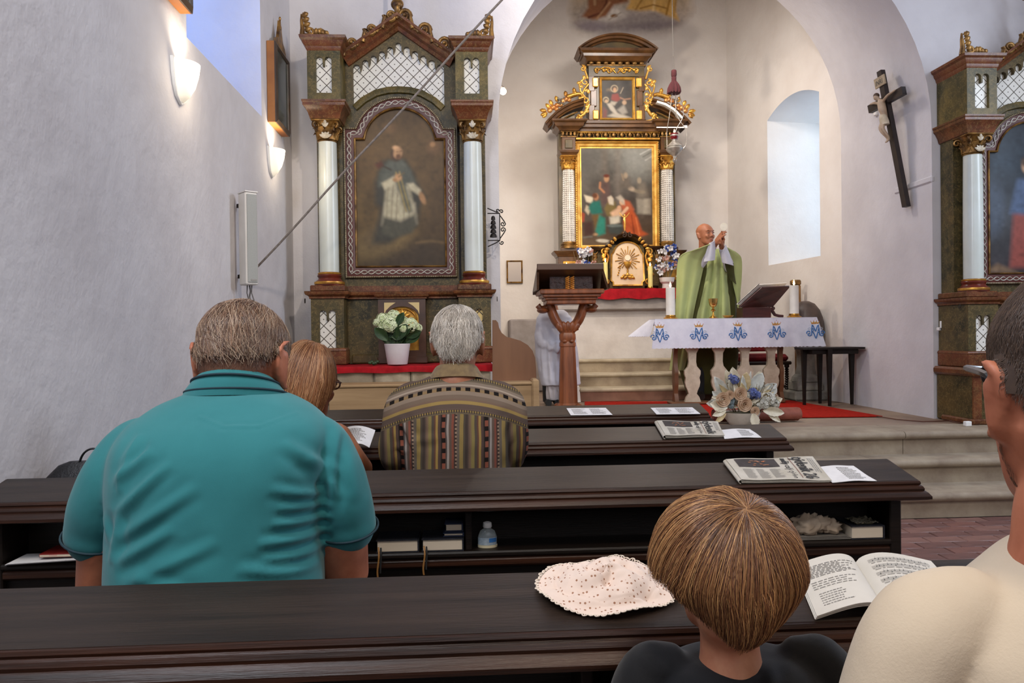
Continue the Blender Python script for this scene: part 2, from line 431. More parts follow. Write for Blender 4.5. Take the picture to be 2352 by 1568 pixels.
# floor: brick-tiled nave, stone chancel
MORTAR = mat('floor_mortar', '#5d4a44', '#6d5c55', 20, .9)
fl = struct(MB().box((XL-.1, -3.5, -.1), (5.2, 4.46, -.006)).build('floor', MORTAR))
TILE = [mat('floor_tile_a', '#7c5348', '#6a463e', 12, .55, bump=.2, bscale=40), mat('floor_tile_b', '#866055', '#74534a', 12, .5, bump=.2, bscale=40), mat('floor_tile_c', '#6e4a42', '#5f4039', 12, .6, bump=.2, bscale=40)]
tm = []
for q in range(3):
    me = MB().box((-.098, -.048, -.02), (.098, .048, 0), .004).mesh('floor_tile', 40); me.materials.append(TILE[q]); tm.append(me)
i = 0
for r in range(24):
    for c in range(13):
        if len([1]) and i < 298:
            o = bpy.data.objects.new('floor_tile', tm[random.randrange(3)]); COL.objects.link(o); o.parent = fl
            o.location = (1.32+(c+.5*(r % 2))*.2, 4.36-r*.1-.0, random.uniform(-.0015, .0015)); i += 1
# steps (three sandstone slabs each)
st = thing('chancel_steps', 'worn sandstone steps rising to the chancel beside the pews', 'steps'); st['kind'] = 'structure'; del st['category']
SY = [4.38, 4.67, 4.88]
for k, y in enumerate(SY):
    z1 = .15*(k+1); y1 = SY[k+1]+.06 if k < 2 else 5.25
    cuts = [XL, -.1+.2*k, 1.1-.25*k, 2.35+.3*k-.1, 3.9-.2*k, 5.2]
    for a, b in zip(cuts, cuts[1:]):
        prof = [(0, .0), (0, -.11), (-.02, -.105), (-.034, -.085), (-.036, -.06)]
        m = MB(); r = .026
        pr = [(y1, z1-.15), (y+.03, z1-.15), (y+.03, z1-.055)]+[(y+r-r*math.cos(t)*1.0, z1-r*1.05-r*1.05*math.cos(PI-t)*-1*0+(-r*1.05)*math.cos(t)*0+r*1.05*math.sin(t)*1) for t in [-PI/2+PI*i/8 for i in range(5)]]
        pr = [(y1, z1-.15), (y+.035, z1-.15), (y+.035, z1-.052)]+[(y+r-r*math.sin(PI*i/6), z1-r+r*math.cos(PI-PI*i/6)*1.0) for i in range(1, 7)]+[(y1, z1)]
        m.prism(pr, a+.002, b-.002, lambda p, q, h: (h, p, q)); m.build('step_slab', mat('step_stone', '#9c8e79', '#847462', 6, .75, bump=.35, bscale=22), st)
struct(MB().box((XL, 5.2, 0), (5.2, YB+.1, ZC-.004)).build('floor_chancel', mat('chancel_floor_stone', '#94806c', '#7f6a5b', 3, .7, bump=.2, bscale=20)))

# ------------------------------------------------------------------ pews
PEWY = [3.58, 2.69, 1.876, .98]              # front edges of the book rests, far to near
PZT = E-.38; PD, PR_ = .143, .031            # height of the front edge, depth, rise
PXL, PXR = -1.17, 1.125
pn = Vector((0, -PR_, PD)).normalized()
def top_pt(i, px, py, lift=0): return PP(px, py, (0, PEWY[i], PZT+lift), pn)
labels = ['dark wooden pew in the front row, by the chancel steps', 'dark wooden pew in the second row, newspaper near its end',
          'dark wooden pew in the third row, books on its shelf', 'dark wooden pew nearest the camera with a dotted hat on top']
def make_pew(i):
    y = PEWY[i]; root = thing('pew', labels[i], 'pew', (0, y, 0), 0, 'rows of dark wooden pews')
    t = MB(); r = PR_/PD
    # sloping rest: plain slab
    t.add([(PXL, 0, PZT), (PXR, 0, PZT), (PXR, PD, PZT+PR_), (PXL, PD, PZT+PR_), (PXL, 0, PZT-.022), (PXR, 0, PZT-.022), (PXR, PD, PZT+PR_-.022), (PXL, PD, PZT+PR_-.022)],
          [(0, 1, 2, 3), (7, 6, 5, 4), (0, 4, 5, 1), (1, 5, 6, 2), (2, 6, 7, 3), (3, 7, 4, 0)])
    t.build('book_rest', PEWTOP, root, None)
    pr = [(0, 0), (.004, -.001), (.006, -.006), (.004, -.010), (.009, -.013), (.012, -.019), (.011, -.024), (.018, -.028), (.024, -.036), (.024, -.043), (.014, -.047), (-.01, -.047), (-.01, -.002)]
    mo = MB(); z0 = PZT-.0005
    def to3(a, b, h):
        return (a, b, z0+h+max(0, min(b, PD))*r)
    mo.sweep([(PXL, PD), (PXL, 0), (PXR, 0), (PXR, PD)], pr, to3)
    mo.build('moulding', PEWEDGE, root, 25)
    # carcase under the rest
    zt = PZT-.047; zs = PZT-.150
    e0, e1 = PXL+.03, PXR-.035
    for x in (e0, e1-.03):
        MB().box((x, .012, 0), (x+.03, .16, zt+.03), .003).build('end_panel', PEW, root)
    MB().box((PXL+.06, .125, .30), (PXR-.065, .14, zt+.028)).build('back_panel', PEW, root)
    MB().box((PXL+.055, .008, zs-.014), (PXR-.06, .125, zs), .004).build('shelf', PEW, root)
    MB().box((PXL+.055, .012, zs-.04), (PXR-.06, .03, zs-.016), .006).build('rail', PEWEDGE, root)
    for x in (P(1076, 1200, 1.9).x if i == 2 else .15, -.62):
        MB().box((x-.008, .02, zs), (x+.008, .125, zt+.01), .002).build('divider', PEW, root)
    MB().box((PXL+.055, .03, .12), (PXR-.06, .045, zs-.03)).build('lower_panel', PEW, root)
    MB().box((PXL+.06, .13, .36), (PXR-.065, .50, .39), .008).build('seat', PEW, root)
    MB().box((PXL+.055, .045, .08), (PXR-.06, .12, .12), .005).build('kneeler', PEW, root)
    return root
pews = [make_pew(i) for i in range(4)]
# ------------------------------------------------------------------ flat paintings: colour attribute on a fine grid
class Canvas:
    def __init__(s, x0, y0, x1, y1, step=1.3):
        s.x0, s.y0, s.x1, s.y1 = x0, y0, x1, y1
        s.nx = int((x1-x0)/step); s.ny = int((y1-y0)/step)
        s.X, s.Y = np.meshgrid(np.linspace(x0, x1, s.nx+1), np.linspace(y0, y1, s.ny+1))
        s.C = np.zeros(s.X.shape+(3,))
    def _put(s, a, col): s.C += (np.array(srgb(col))-s.C)*a[..., None]
    def fill(s, stops):
        t = (s.Y-s.y0)/(s.y1-s.y0)
        for k in range(3): s.C[..., k] = np.interp(t, [p for p, c in stops], [srgb(c)[k] for p, c in stops])
    def blob(s, cx, cy, rx, ry, col, soft=.5, ang=0, op=1):
        a = math.radians(ang); dx = s.X-cx; dy = s.Y-cy
        u = (dx*math.cos(a)+dy*math.sin(a))/rx; v = (-dx*math.sin(a)+dy*math.cos(a))/ry
        d = np.sqrt(u*u+v*v); s._put(op*np.clip((1-d)/soft+.5, 0, 1), col)
    def poly(s, pts, col, soft=1.5, op=1):
        ins = np.zeros(s.X.shape, bool); dist = np.full(s.X.shape, 1e9); n = len(pts)
        for i in range(n):
            x0, y0 = pts[i]; x1, y1 = pts[(i+1) % n]; ex, ey = x1-x0, y1-y0; L = ex*ex+ey*ey+1e-9
            t = np.clip(((s.X-x0)*ex+(s.Y-y0)*ey)/L, 0, 1)
            dist = np.minimum(dist, np.hypot(s.X-x0-t*ex, s.Y-y0-t*ey))
            if y0 != y1:
                c = ((y0 > s.Y) != (y1 > s.Y)) & (s.X < ex*(s.Y-y0)/(y1-y0)+x0); ins ^= c
        sd = np.where(ins, dist, -dist); s._put(op*np.clip(sd/soft*.5+.5, 0, 1), col)
    def line(s, pts, w, col, soft=1, op=1):
        dist = np.full(s.X.shape, 1e9)
        for (x0, y0), (x1, y1) in zip(pts, pts[1:]):
            ex, ey = x1-x0, y1-y0; L = ex*ex+ey*ey+1e-9
            t = np.clip(((s.X-x0)*ex+(s.Y-y0)*ey)/L, 0, 1); dist = np.minimum(dist, np.hypot(s.X-x0-t*ex, s.Y-y0-t*ey))
        s._put(op*np.clip((w-dist)/soft+.5, 0, 1), col)
    def grain(s, amp=.25, sc=20, seed=1):
        r = np.random.default_rng(seed); N = np.zeros(s.X.shape)
        for o in range(4):
            g = r.normal(size=(14*2**o, 14*2**o)); f = sc/2**o
            u = ((s.X-s.x0)/f) % (g.shape[1]-1); v = ((s.Y-s.y0)/f) % (g.shape[0]-1); i = u.astype(int); j = v.astype(int); fu = u-i; fv = v-j
            fu = fu*fu*(3-2*fu); fv = fv*fv*(3-2*fv)
            N += (g[j, i]*(1-fu)*(1-fv)+g[j, i+1]*fu*(1-fv)+g[j+1, i]*(1-fu)*fv+g[j+1, i+1]*fu*fv)/2**o
        s.C *= np.clip(1+amp*N, .2, 2)[..., None]; return N
    def build(s, name, to3, parent, mask=None, rough=.5, blur=3):
        for _ in range(blur):
            p = np.pad(s.C, ((1, 1), (1, 1), (0, 0)), 'edge'); s.C = (p[1:-1, 1:-1]*2+p[:-2, 1:-1]+p[2:, 1:-1]+p[1:-1, :-2]+p[1:-1, 2:])/6
        W = s.nx+1; n = s.X.size
        xs, ys = s.X.reshape(-1), s.Y.reshape(-1)
        o0 = np.array(to3(s.x0, s.y0)); ox = np.array(to3(s.x1, s.y0))-o0; oy = np.array(to3(s.x0, s.y1))-o0
        co = o0+((xs-s.x0)/(s.x1-s.x0))[:, None]*ox+((ys-s.y0)/(s.y1-s.y0))[:, None]*oy
        i = np.arange(n).reshape(s.ny+1, W); q = np.stack([i[:-1, :-1], i[1:, :-1], i[1:, 1:], i[:-1, 1:]], -1).reshape(-1, 4)
        if mask is not None:
            ok = np.array(mask(xs, ys)); q = q[ok[q].all(1)]
        me = bpy.data.meshes.new(name); me.from_pydata(co.tolist(), [], q.tolist()); me.update()
        a = me.color_attributes.new('Col', 'FLOAT_COLOR', 'POINT')
        a.data.foreach_set('color', np.concatenate([np.clip(s.C.reshape(-1, 3), 0, 1), np.ones((n, 1))], 1).astype(np.float32).reshape(-1))
        return link(name, me, colmat(rough), parent)
def colmat(rough=.5, name='painted_canvas', spec=.22, bump=0, bs=80):
    key = f'{name}_{rough}'
    if key in _mc: return _mc[key]
    t = NT(name); at = t.n('ShaderNodeAttribute'); at.attribute_name = 'Col'; t.set(at.outputs['Color'], rough, 0, spec)
    if bump: t.bump(t.noise(bs, 4), bump, .003)
    _mc[key] = t.m; return t.m
def lattice_mat(name, sp, lw, c1='#e2dfd6', c2='#4a4030'):
    t = NT(name); c = t.n('ShaderNodeSeparateXYZ'); t.l(t.coord(), c.inputs[0])
    out = []
    for sgn in (1, -1):
        u = t.math('DIVIDE', t.math('ADD' if sgn > 0 else 'SUBTRACT', c.outputs[0], c.outputs[2]), sp)
        out.append(t.math('ABSOLUTE', t.math('SUBTRACT', t.math('FRACT', u), .5)))
    line = t.math('GREATER_THAN', t.math('MAXIMUM', out[0], out[1]), .5-lw/sp)
    dot = t.math('LESS_THAN', t.math('ADD', t.math('MULTIPLY', out[0], out[0]), t.math('MULTIPLY', out[1], out[1])), .0042)
    t.set(t.mix(t.math('MAXIMUM', line, dot), srgb(c1), srgb(c2)), .5); return t.m
LATT = lattice_mat('lattice_painted_panel', .0875, .0038)
LATG = lattice_mat('lattice_painted_gold', .0875, .0045, '#d9c07c', '#3a2c18')

def spiral(cx, cz, r, turns, a0, sgn=1, n=18, tail=.12):
    return [(cx+r*(1-(1-tail)*i/n)*math.cos(a0+sgn*2*PI*turns*i/n), cz+r*(1-(1-tail)*i/n)*math.sin(a0+sgn*2*PI*turns*i/n)) for i in range(n+1)]
def ribbon(m, pts, y, r0, r1=None, flat=.6, n=8):
    """carved scroll: tapered round moulding in a vertical plane at depth y"""
    r1 = r0*.5 if r1 is None else r1; k = len(pts)
    m.tube([(a, y, b) for a, b in pts], [(( r0+(r1-r0)*i/(k-1)), (r0+(r1-r0)*i/(k-1))*flat*1.4) for i in range(k)], n, flat=(0, 1, 0))
def leaf(m, x, y, z, ang, L, W, lift=.3, n=6, t=.12):
    """lobed leaf standing off a vertical face; ang in degrees from +x"""
    a = math.radians(ang); dx, dz = math.cos(a), math.sin(a); px, pz = -dz, dx
    def f(u, v):
        w = W*math.sin(PI*min(1, v*.93+.07))**.7*(1+.18*math.sin(v*PI*7)); s = (u-.5)
        return (x+dx*L*v+px*w*s, y-lift*L*math.sin(v*PI*.8)*(.6)-W*.25*(1-(2*s)**2), z+dz*L*v+pz*w*s)
    m.grid(f, 4, n, thick=W*t)
def capital(m, cx, cy, z0, z1, r, S=1):
    h = z1-z0
    m.lathe([(r*.92, z0), (r*1.08, z0+h*.03), (r*1.0, z0+h*.08), (r*.9, z0+h*.12), (r*.95, z0+h*.5), (r*1.2, z0+h*.8), (r*1.45, z0+h*.9)], (cx, cy, 0), 20)
    m.box((cx-r*1.5, cy-r*1.5, z0+h*.9), (cx+r*1.5, cy+r*1.5, z1), r*.12)
    for row, (hh, rr, k, off) in enumerate(((.42, 1.0, 8, 0), (.66, 1.05, 8, .5))):
        for q in range(k):
            a = 2*PI*(q+off)/k; ca, sa = math.cos(a), math.sin(a)
            def f(u, v):
                w = r*.42*math.sin(PI*min(1, .12+v*.88))**.6*(1+.15*math.sin(v*18)); out = r*(rr+.05+.45*v**3); z = z0+h*.1+h*hh*v-(h*.12 if v > .92 else 0)
                s = (u-.5)*2*w
                return (cx+ca*out-sa*s, cy+sa*out+ca*s, z)
            m.grid(f, 3, 6, thick=r*.08)
    for sx in (-1, 1):
        for sy in (-1, 1):
            c = (1.38*r, z0+h*.72); pts = [(r*.9, z0+h*.3), (r*1.0, z0+h*.55)]+spiral(c[0], c[1], r*.42, 1.25, PI*.9, -1, 14)
            m.tube([(cx+sx*a*.78, cy+sy*a*.78, b) for a, b in pts], [r*.16-(r*.08)*i/len(pts) for i in range(len(pts))], 6)
def lancets(m, x0, x1, z0, z1, w, y0, y1):
    """frame round a two-light panel with a pendant cusp in the middle"""
    pass
def lancet_outline(x0, x1, z0, z1, n, drop):
    """outline of a panel whose head is n small arches parted by hanging cusps; z1 may be a function of x"""
    zf = z1 if callable(z1) else (lambda x: z1)
    W = (x1-x0)/n; g = W*.12; pts = [(x0, z0), (x1, z0)]
    for i in range(n-1, -1, -1):
        a, b = x0+W*i+(g if i > 0 else 0), x0+W*(i+1)-(g if i < n-1 else 0); c = (a+b)/2; r = (b-a)/2; zt = zf(c)-r
        if i < n-1: pts.append((b, min(zt, zf(c)-r)-drop))
        for q in range(7):
            t = PI*q/6; pts.append((c+r*math.cos(t), zt+r*math.sin(t)))
        if i > 0: pts.append((a, zt-drop))
    return pts
def fillhole(m, outer, inner, y0, y1):
    """board from an outer polygon with a hole: bridged ring, both faces and the edge of the hole (same start corner, both counter-clockwise)"""
    import bmesh
    from mathutils.geometry import tessellate_polygon
    tri = tessellate_polygon([[Vector((a, b, 0)) for a, b in outer], [Vector((a, b, 0)) for a, b in inner]])
    al = outer+inner; n = len(al); no = len(outer)
    vs = [(a, y0, b) for a, b in al]+[(a, y1, b) for a, b in al]
    fs = [tuple(t) for t in tri]+[tuple(n+i for i in t[::-1]) for t in tri]
    fs += [(i, (i+1) % no, n+(i+1) % no, n+i) for i in range(no)]
    ni = len(inner); fs += [(no+i, n+no+i, n+no+(i+1) % ni, no+(i+1) % ni) for i in range(ni)]
    m.add(vs, fs)
def cornice(m, x0, x1, yb, yf, z0, prof):
    """moulding run round the three free sides of a block; prof (out, up)"""
    m.sweep([(x0, yb), (x0, yf), (x1, yf), (x1, yb)], prof, lambda a, b, h: (a, b, z0+h))
    # top and bottom plates
    o = prof[-1][0]
    zt = z0+max(h for _, h in prof); zb = z0+min(h for _, h in prof); om = max(q for q, h in prof if abs(h-(zt-z0)) < 1e-6); ob = max(q for q, h in prof if abs(h-(zb-z0)) < 1e-6)
    m.box((x0-om, yf-om, zt-.5), (x1+om, yb, zt)); m.box((x0-ob, yf-ob, zb), (x1+ob, yb, zb+.5))

# ------------------------------------------------------------------ the two side altars (measured in photo pixels on the front plane, 1770 px = 5.25 m)
def side_altar(root, scene_painter, arms=True):
    K = 5.25/1770; S = Matrix.Scale(K, 4)
    A = lambda: MB(S)
    def X(px, d=0): return (px-1075)*(1+d/1770)+1075-924
    def Z(py, d=0): return 835-((py-771)*(1+d/1770)+771)
    D = 68                 # main panel lies this far behind the columns
    bk = 116
    # pedestals, columns and towers
    for sx in (-1, 1):
        c = sx*167
        b = lambda a0, a1: (c-(a1-a0)/2, c+(a1-a0)/2)
        m = A()
        m.box((c-41, -3, 0), (c+41, bk, 33), 2); cornice(m, c-37, c+37, bk, 0, 31, [(0, 0), (4, 0), (4, 3), (2, 6), (0, 7)])
        m.build('pedestal_base', REDM, root)
        po = lancet_outline(c-18, c+18, 37, 124, 2, 16)
        m = A(); fillhole(m, [(c-37, 34), (c+37, 34), (c+37, 152), (c-37, 152)], po, 0, 9)
        m.box((c-36.9, 9.2, 34), (c+36.9, bk, 152)); m.build('pedestal', GREENM, root)
        m = A(); m.add([(x, 7, z) for x, z in po], [tuple(range(len(po)))]); m.build('lattice_panel', LATT if sx < 0 else LATG, root, None)
        m = A(); cornice(m, c-37, c+37, bk, 0, 150, [(0, 0), (3, 0), (3, 4), (6, 7), (10, 9), (12, 13), (12, 17), (0, 17)])
        m.box((c-39, 2, 167), (c+39, bk, 181), 2); m.build('pedestal_cornice', REDM, root)
        m = A(); m.lathe([(33, 180), (34, 183), (33, 190), (27, 195), (25, 198), (28, 204), (24.5, 208), (23, 212)], (c, 34, 0), 32); m.build('column_base', mat('oxblood_paint', '#6e2a1d', '#4a1c14', 9, .28), root)
        m = A(); m.lathe([(34.2, 184), (35, 187), (34.4, 190)], (c, 34, 0), 32); m.lathe([(26, 207), (27, 209), (25, 211)], (c, 34, 0), 32); m.build('gilt_ring', GOLD, root)
        m = A(); m.lathe([(22, 211), (22, 320), (21.5, 420), (20.5, 512)], (c, 34, 0), 32); m.build('column_shaft', COLW, root)
        m = A(); capital(m, c, 34, 510, 559, 21.5); m.build('capital', GOLDD, root, 60)
        m = A()
        pts = [(c, 539)]
        for q in range(5): leaf(m, c, 8, 516, 30+30*q, 15, 6, .2)
        leaf(m, c, 6, 540, 90, 16, 7, .3); leaf(m, c, 6, 541, 50, 11, 5, .3); leaf(m, c, 6, 541, 130, 11, 5, .3)
        m.build('palmette', mat('silvered_carving', '#cfc6b4', '#a08f70', 20, .4), root)
        m = A(); m.box((c-34, 4, 558), (c+34, bk, 560), 1)
        m.sweep([(c-33, bk), (c-33, 4), (c+33, 4), (c+33, bk)], [(0, 0), (1, 2), (4, 12), (9, 22), (14, 27), (14, 33), (16, 35), (16, 39), (0, 39)], lambda a, b, h: (a, b, 559+h))
        m.box((c-34, 4, 560), (c+34, bk, 598)); m.build('impost_block', REDM, root, 25)
        # tower with two-light lattice niche
        no = lancet_outline(c-17.5, c+17.5, 615, 697, 2, 14)
        m = A(); fillhole(m, [(c-37, 598), (c+37, 598), (c+37, 712), (c-37, 712)], no, -2, 9); m.box((c-36.9, 9.2, 598), (c+36.9, bk, 712)); m.build('tower', GREENM2, root)
        m = A(); m.add([(x, 7, z) for x, z in no], [tuple(range(len(no)))]); m.build('lattice_panel', LATT, root, None)
        m = A(); m.sweep([(c-37, bk), (c-37, -2), (c+37, -2), (c+37, bk)], [(0, 0), (2, 3), (3, 9), (7, 14), (9, 21), (14, 25), (15, 31), (0, 31)], lambda a, b, h: (a, b, 710+h))
        m.box((c-51, -16, 738), (c+51, bk, 741.5)); m.box((c-37, -1, 709), (c+37, bk, 739)); m.build('tower_cornice', REDM, root, 25)
        # corner acroterion: tall outer flame leaf, scroll and trailing leaf
        m = A(); s = sx; ox = c+s*47
        ribbon(m, [(ox, 742), (ox-s*1, 760), (ox+s*1, 778), (ox-s*1+s*2, 792)], 0, 8, 2.5)
        for q in range(4): leaf(m, ox-s*(2+q*2), -2, 786-q*11, 90+s*60, 14, 11, .3)
        ribbon(m, [(ox-s*3, 744)]+spiral(ox-s*17, 753, 10, 1.2, -PI/2 if 1 else 0, -s), -2, 5, 2)
        ribbon(m, [(ox-s*8, 744), (ox-s*22, 746), (ox-s*32, 755), (ox-s*42, 758), (ox-s*53, 752), (ox-s*62, 744), (ox-s*72, 743)], -1, 6, 2)
        for q in range(4): leaf(m, ox-s*(30+q*9), -3, 744+q % 2, 90-s*(-10+q*12), 15-q*2, 9, .35)
        m.build('acroterion', GOLDD, root, 60)
        # pilaster behind the column
        m = A(); m.box((c-30, D-5, 181), (c+30, bk-2, 560)); m.build('pilaster', GREENM, root)
        # small iron ring at the side
        m = A(); m.tube([(c+sx*52, 10+4*math.cos(t), 146+5*math.sin(t)) for t in [2*PI*i/16 for i in range(16)]], .8, 6, closed=True); m.build('ring', mat('iron', '#3a332c', rough=.5, metal=.6), root)
    # main panel with gable, frame and painting; these were measured at depth D
    gx = lambda p: X(p, D); gz = lambda p: Z(p, D)
    ar = lambda t: (gx(925)+gx(0)*0+106*1.038*math.cos(t), gz(336)+106*1.038*math.sin(t))
    fw = 100*1.038; cx = gx(926); zs = gz(301)
    # inner path of the frame (outer edge of the painting side)
    def fpath(ins):
        """outline of the arched frame inset by ins (px), clockwise seen from the front"""
        r = 110-ins; xo = 131-ins; zb = gz(639)+ins; zsd = gz(300)-ins; zc = gz(336)
        xi = math.sqrt(max(r*r-(zsd-zc)**2, 1)); a0 = math.asin((zsd-zc)/r)
        pts = [(cx-xo, zb), (cx-xo, zsd), (cx-xi, zsd)]
        pts += [(cx-r*math.cos(a0+(PI-2*a0)*i/20), zc+r*math.sin(a0+(PI-2*a0)*i/20)) for i in range(1, 20)]
        return pts+[(cx+xi, zsd), (cx+xo, zsd), (cx+xo, zb)]
    arcb = [(gx(822), gz(250)), (gx(842), gz(232)), (gx(872), gz(215)), (gx(900), gz(208.5)), (gx(925), gz(207)), (gx(950), gz(208.5)), (gx(978), gz(215)), (gx(1008), gz(232)), (gx(1028), gz(250))]
    # upper lattice outline: curved foot, stepped crenel head
    n = 11; x0, x1 = gx(822), gx(1028); zf = lambda x: gz(156)+(gz(104)-gz(156))*max(0, 1-abs(x-cx)/(x1-cx)*1.04)
    head = lancet_outline(x0, x1, 0, zf, n, 9)[2:]
    outl = arcb+head
    top = [(gx(797), gz(668)), (gx(1056), gz(668)), (gx(1056), gz(150)), (cx, gz(70)), (gx(797), gz(150))]
    m = A(); fillhole(m, top, outl, D, D+12); m.box((gx(797), D+12.2, gz(668)), (gx(1056), bk, gz(170))); m.prism(top, D+20, bk, lambda a, b, h: (a, h, b)); m.build('main_panel', GREENM, root)
    m = A(); m.add([(x, D+10, z) for x, z in outl], [tuple(range(len(outl)))]); m.build('lattice_panel', LATT, root, None)
    m = A(); m.sweep(arcb[::-1], [(2, 0), (2, -5), (0, -6), (-12, -6), (-14, -3), (-14, 0)], lambda a, b, h: (a, D+h, b)); m.build('arch_band', GREENM2, root)
    # rake mouldings
    rk = [(gx(806), gz(150)), (cx, gz(64)), (gx(1048), gz(150))]
    m = A(); m.sweep(rk, [(14, 2), (13, -6), (6, -10), (2, -18), (-4, -22), (-9, -30), (-14, -32), (-14, 2)], lambda a, b, h: (a, D+h, b)); m.build('gable_moulding', REDM, root, 25)
    # crockets on the gable and the finial
    for s in (-1, 1):
        sl = (gz(64)-gz(150))/(gx(1048)-cx)
        for q, t in enumerate((.12, .48, .84)):
            m = A(); bx = cx+s*t*(gx(1048)-cx); bz = gz(64)-abs(bx-cx)*sl+14
            ribbon(m, [(bx+s*20, bz-22), (bx+s*17, bz-8), (bx+s*14, bz+4)]+spiral(bx+s*1, bz+8, 15, 1.5, PI if s < 0 else 0, -s if s < 0 else 1, 20), D-24, 6.5, 3.5)
            ribbon(m, [(bx+s*20, bz-14), (bx+s*30, bz-18)], D-24, 5, 2.5)
            ribbon(m, [(bx-s*12, bz+2), (bx-s*17, bz+8), (bx-s*24, bz+10)], D-24, 5, 2); m.ball((bx+s*1, D-29, bz+8), 5)
            m.build('crocket', GOLDD, root, 60)
    m = A(); m.ball((cx, D-22, gz(64)+38), (15, 10, 14)); leaf(m, cx, D-26, gz(64)+15, 90, 22, 12)
    m.build('finial_ball', GOLDD, root); m = A()
    m.tube([(cx, D-20, gz(64)+45), (cx, D-20, gz(64)+125)], 5, 8); m.tube([(cx-22, D-20, gz(64)+98), (cx+22, D-20, gz(64)+98)], 4, 8); m.build('finial_cross', GOLDD, root)
    # frame: oxblood band, bead, scroll ribbon, inner gold fillet
    def ring(ins, w, h0, h1, name, mt, sm=25):
        m = A(); pa = fpath(ins); m.sweep(pa, [(0, h0), (0, h1), (w*.5, h1-2), (w, h1), (w, h0)], lambda a, b, h: (a, D+h, b), closed=True); return m.build(name, mt, root, sm)
    ring(0, 4, 0, -9, 'frame_outer_fillet', mat('dark_gilt', '#7d6843', '#4c3b22', 20, .4, .5)); ring(4, 20, 0, -7, 'frame_band', mat('oxblood_band', '#5a2318', '#451a12', 9, .45)); ring(24, 4, 0, -10, 'frame_inner_fillet', GOLDD)
    def walk(pa, step):
        P2 = [Vector(p) for p in pa]; P2.append(P2[0]); out = []; acc = 0
        for a, b in zip(P2, P2[1:]):
            L = (b-a).length; d = (b-a)/max(L, 1e-6); t = acc
            while t < L: out.append((a+d*t, d)); t += step
            acc = t-L
        return out
    m = A()
    for p, d in walk(fpath(2), 4.2): m.ball((p.x, D-10, p.y), 1.7, 6, 4)
    o = m.build('bead_row', mat('silvered_beads', '#bfb49c', '#8e8165', 20, .4), root); o['kind'] = 'stuff'
    m = A(); w_ = walk(fpath(13), 2.2)
    for sg in (1, -1):
        pts = [(p.x-d.y*sg*4.2*math.sin(i*.42), D-9-1.2*math.cos(i*.42)*sg, p.y+d.x*sg*4.2*math.sin(i*.42)) for i, (p, d) in enumerate(w_)]
        m.tube(pts, 1.25, 5, closed=True)
    o = m.build('ribbon_carving', mat('silver_ribbon', '#c9c4bb', '#9a917f', 30, .4), root); o['kind'] = 'stuff'
    # painting
    cv = scene_painter(Canvas(800, 228, 1053, 642, 1.35))
    inn = fpath(25); xs_ = [p[0] for p in inn]; r_ = 110-25; zc_ = gz(336); zsd = gz(300)-25; xo_ = 131-25
    def mask(xs, ys):
        a = (xs-1075)*(1+D/1770)+1075-924-cx; z = 835-((ys-771)*(1+D/1770)+771)
        return (np.abs(a) < xo_) & (z > gz(639)+25) & ((z < zsd) | (a*a+(z-zc_)**2 < r_*r_))
    cv.build('painting', lambda a, b: tuple(S @ Vector((gx(a), D-2, gz(b)))), root, mask, .42)
    # predella and tabernacle niche
    m = A(); m.box((gx(787), 50, 0), (gx(1066), bk, 150)); m.box((-120, 40, 0), (120, bk, 22), 3); m.build('predella', GREENM, root)
    m = A(); cornice(m, -128, 128, bk, 46, 150, [(0, 0), (3, 0), (3, 4), (6, 7), (10, 9), (12, 13), (12, 17), (0, 17)]); m.box((-130, 48, 167), (130, bk, 181)); m.build('predella_cornice', REDM, root)
    arch = [(-38, 30), (38, 30), (38, 105)]+[(38*math.cos(PI*i/12), 105+26*math.sin(PI*i/12)) for i in range(1, 12)]+[(-38, 105)]
    m = A(); fillhole(m, [(-54, 16), (54, 16), (54, 150), (-54, 150)], arch, 8, 20); m.box((-53.9, 20.2, 0), (53.9, 60, 150)); m.box((-57, 4, 0), (57, 60, 16), 2); m.build('tabernacle', mat('tabernacle_brown', '#4f3322', '#3a2417', 8, .35), root)
    m = A(); cornice(m, -54, 54, 60, 8, 148, [(0, 0), (3, 0), (3, 3), (7, 6), (8, 11), (0, 11)]); m.build('tabernacle_cornice', REDM, root)
    m = A(); m.add([(a, 18, b) for a, b in arch], [tuple(range(len(arch)))])
    ribbon(m, [(32*math.cos(t), 100+26*math.sin(t)) for t in [PI*i/16 for i in range(17)]], 16, 3, 3)
    for q in range(5): leaf(m, 0, 16, 104, 30+30*q, 20, 8, .2)
    for q in range(5): leaf(m, 0, 16, 96, -30-30*q, 14, 7, .2)
    m.build('tabernacle_door', GOLD, root)
    for s in (-1, 1):
        m = A(); m.add([(s*40, 7.4, 140), (s*14, 7.4, 140), (s*26, 7.4, 132), (s*36, 7.4, 122), (s*40, 7.4, 112)], [(0, 1, 2, 3, 4)])
        m.build('spandrel', mat('spandrel_cream', '#c9b27a', rough=.5), root, None)

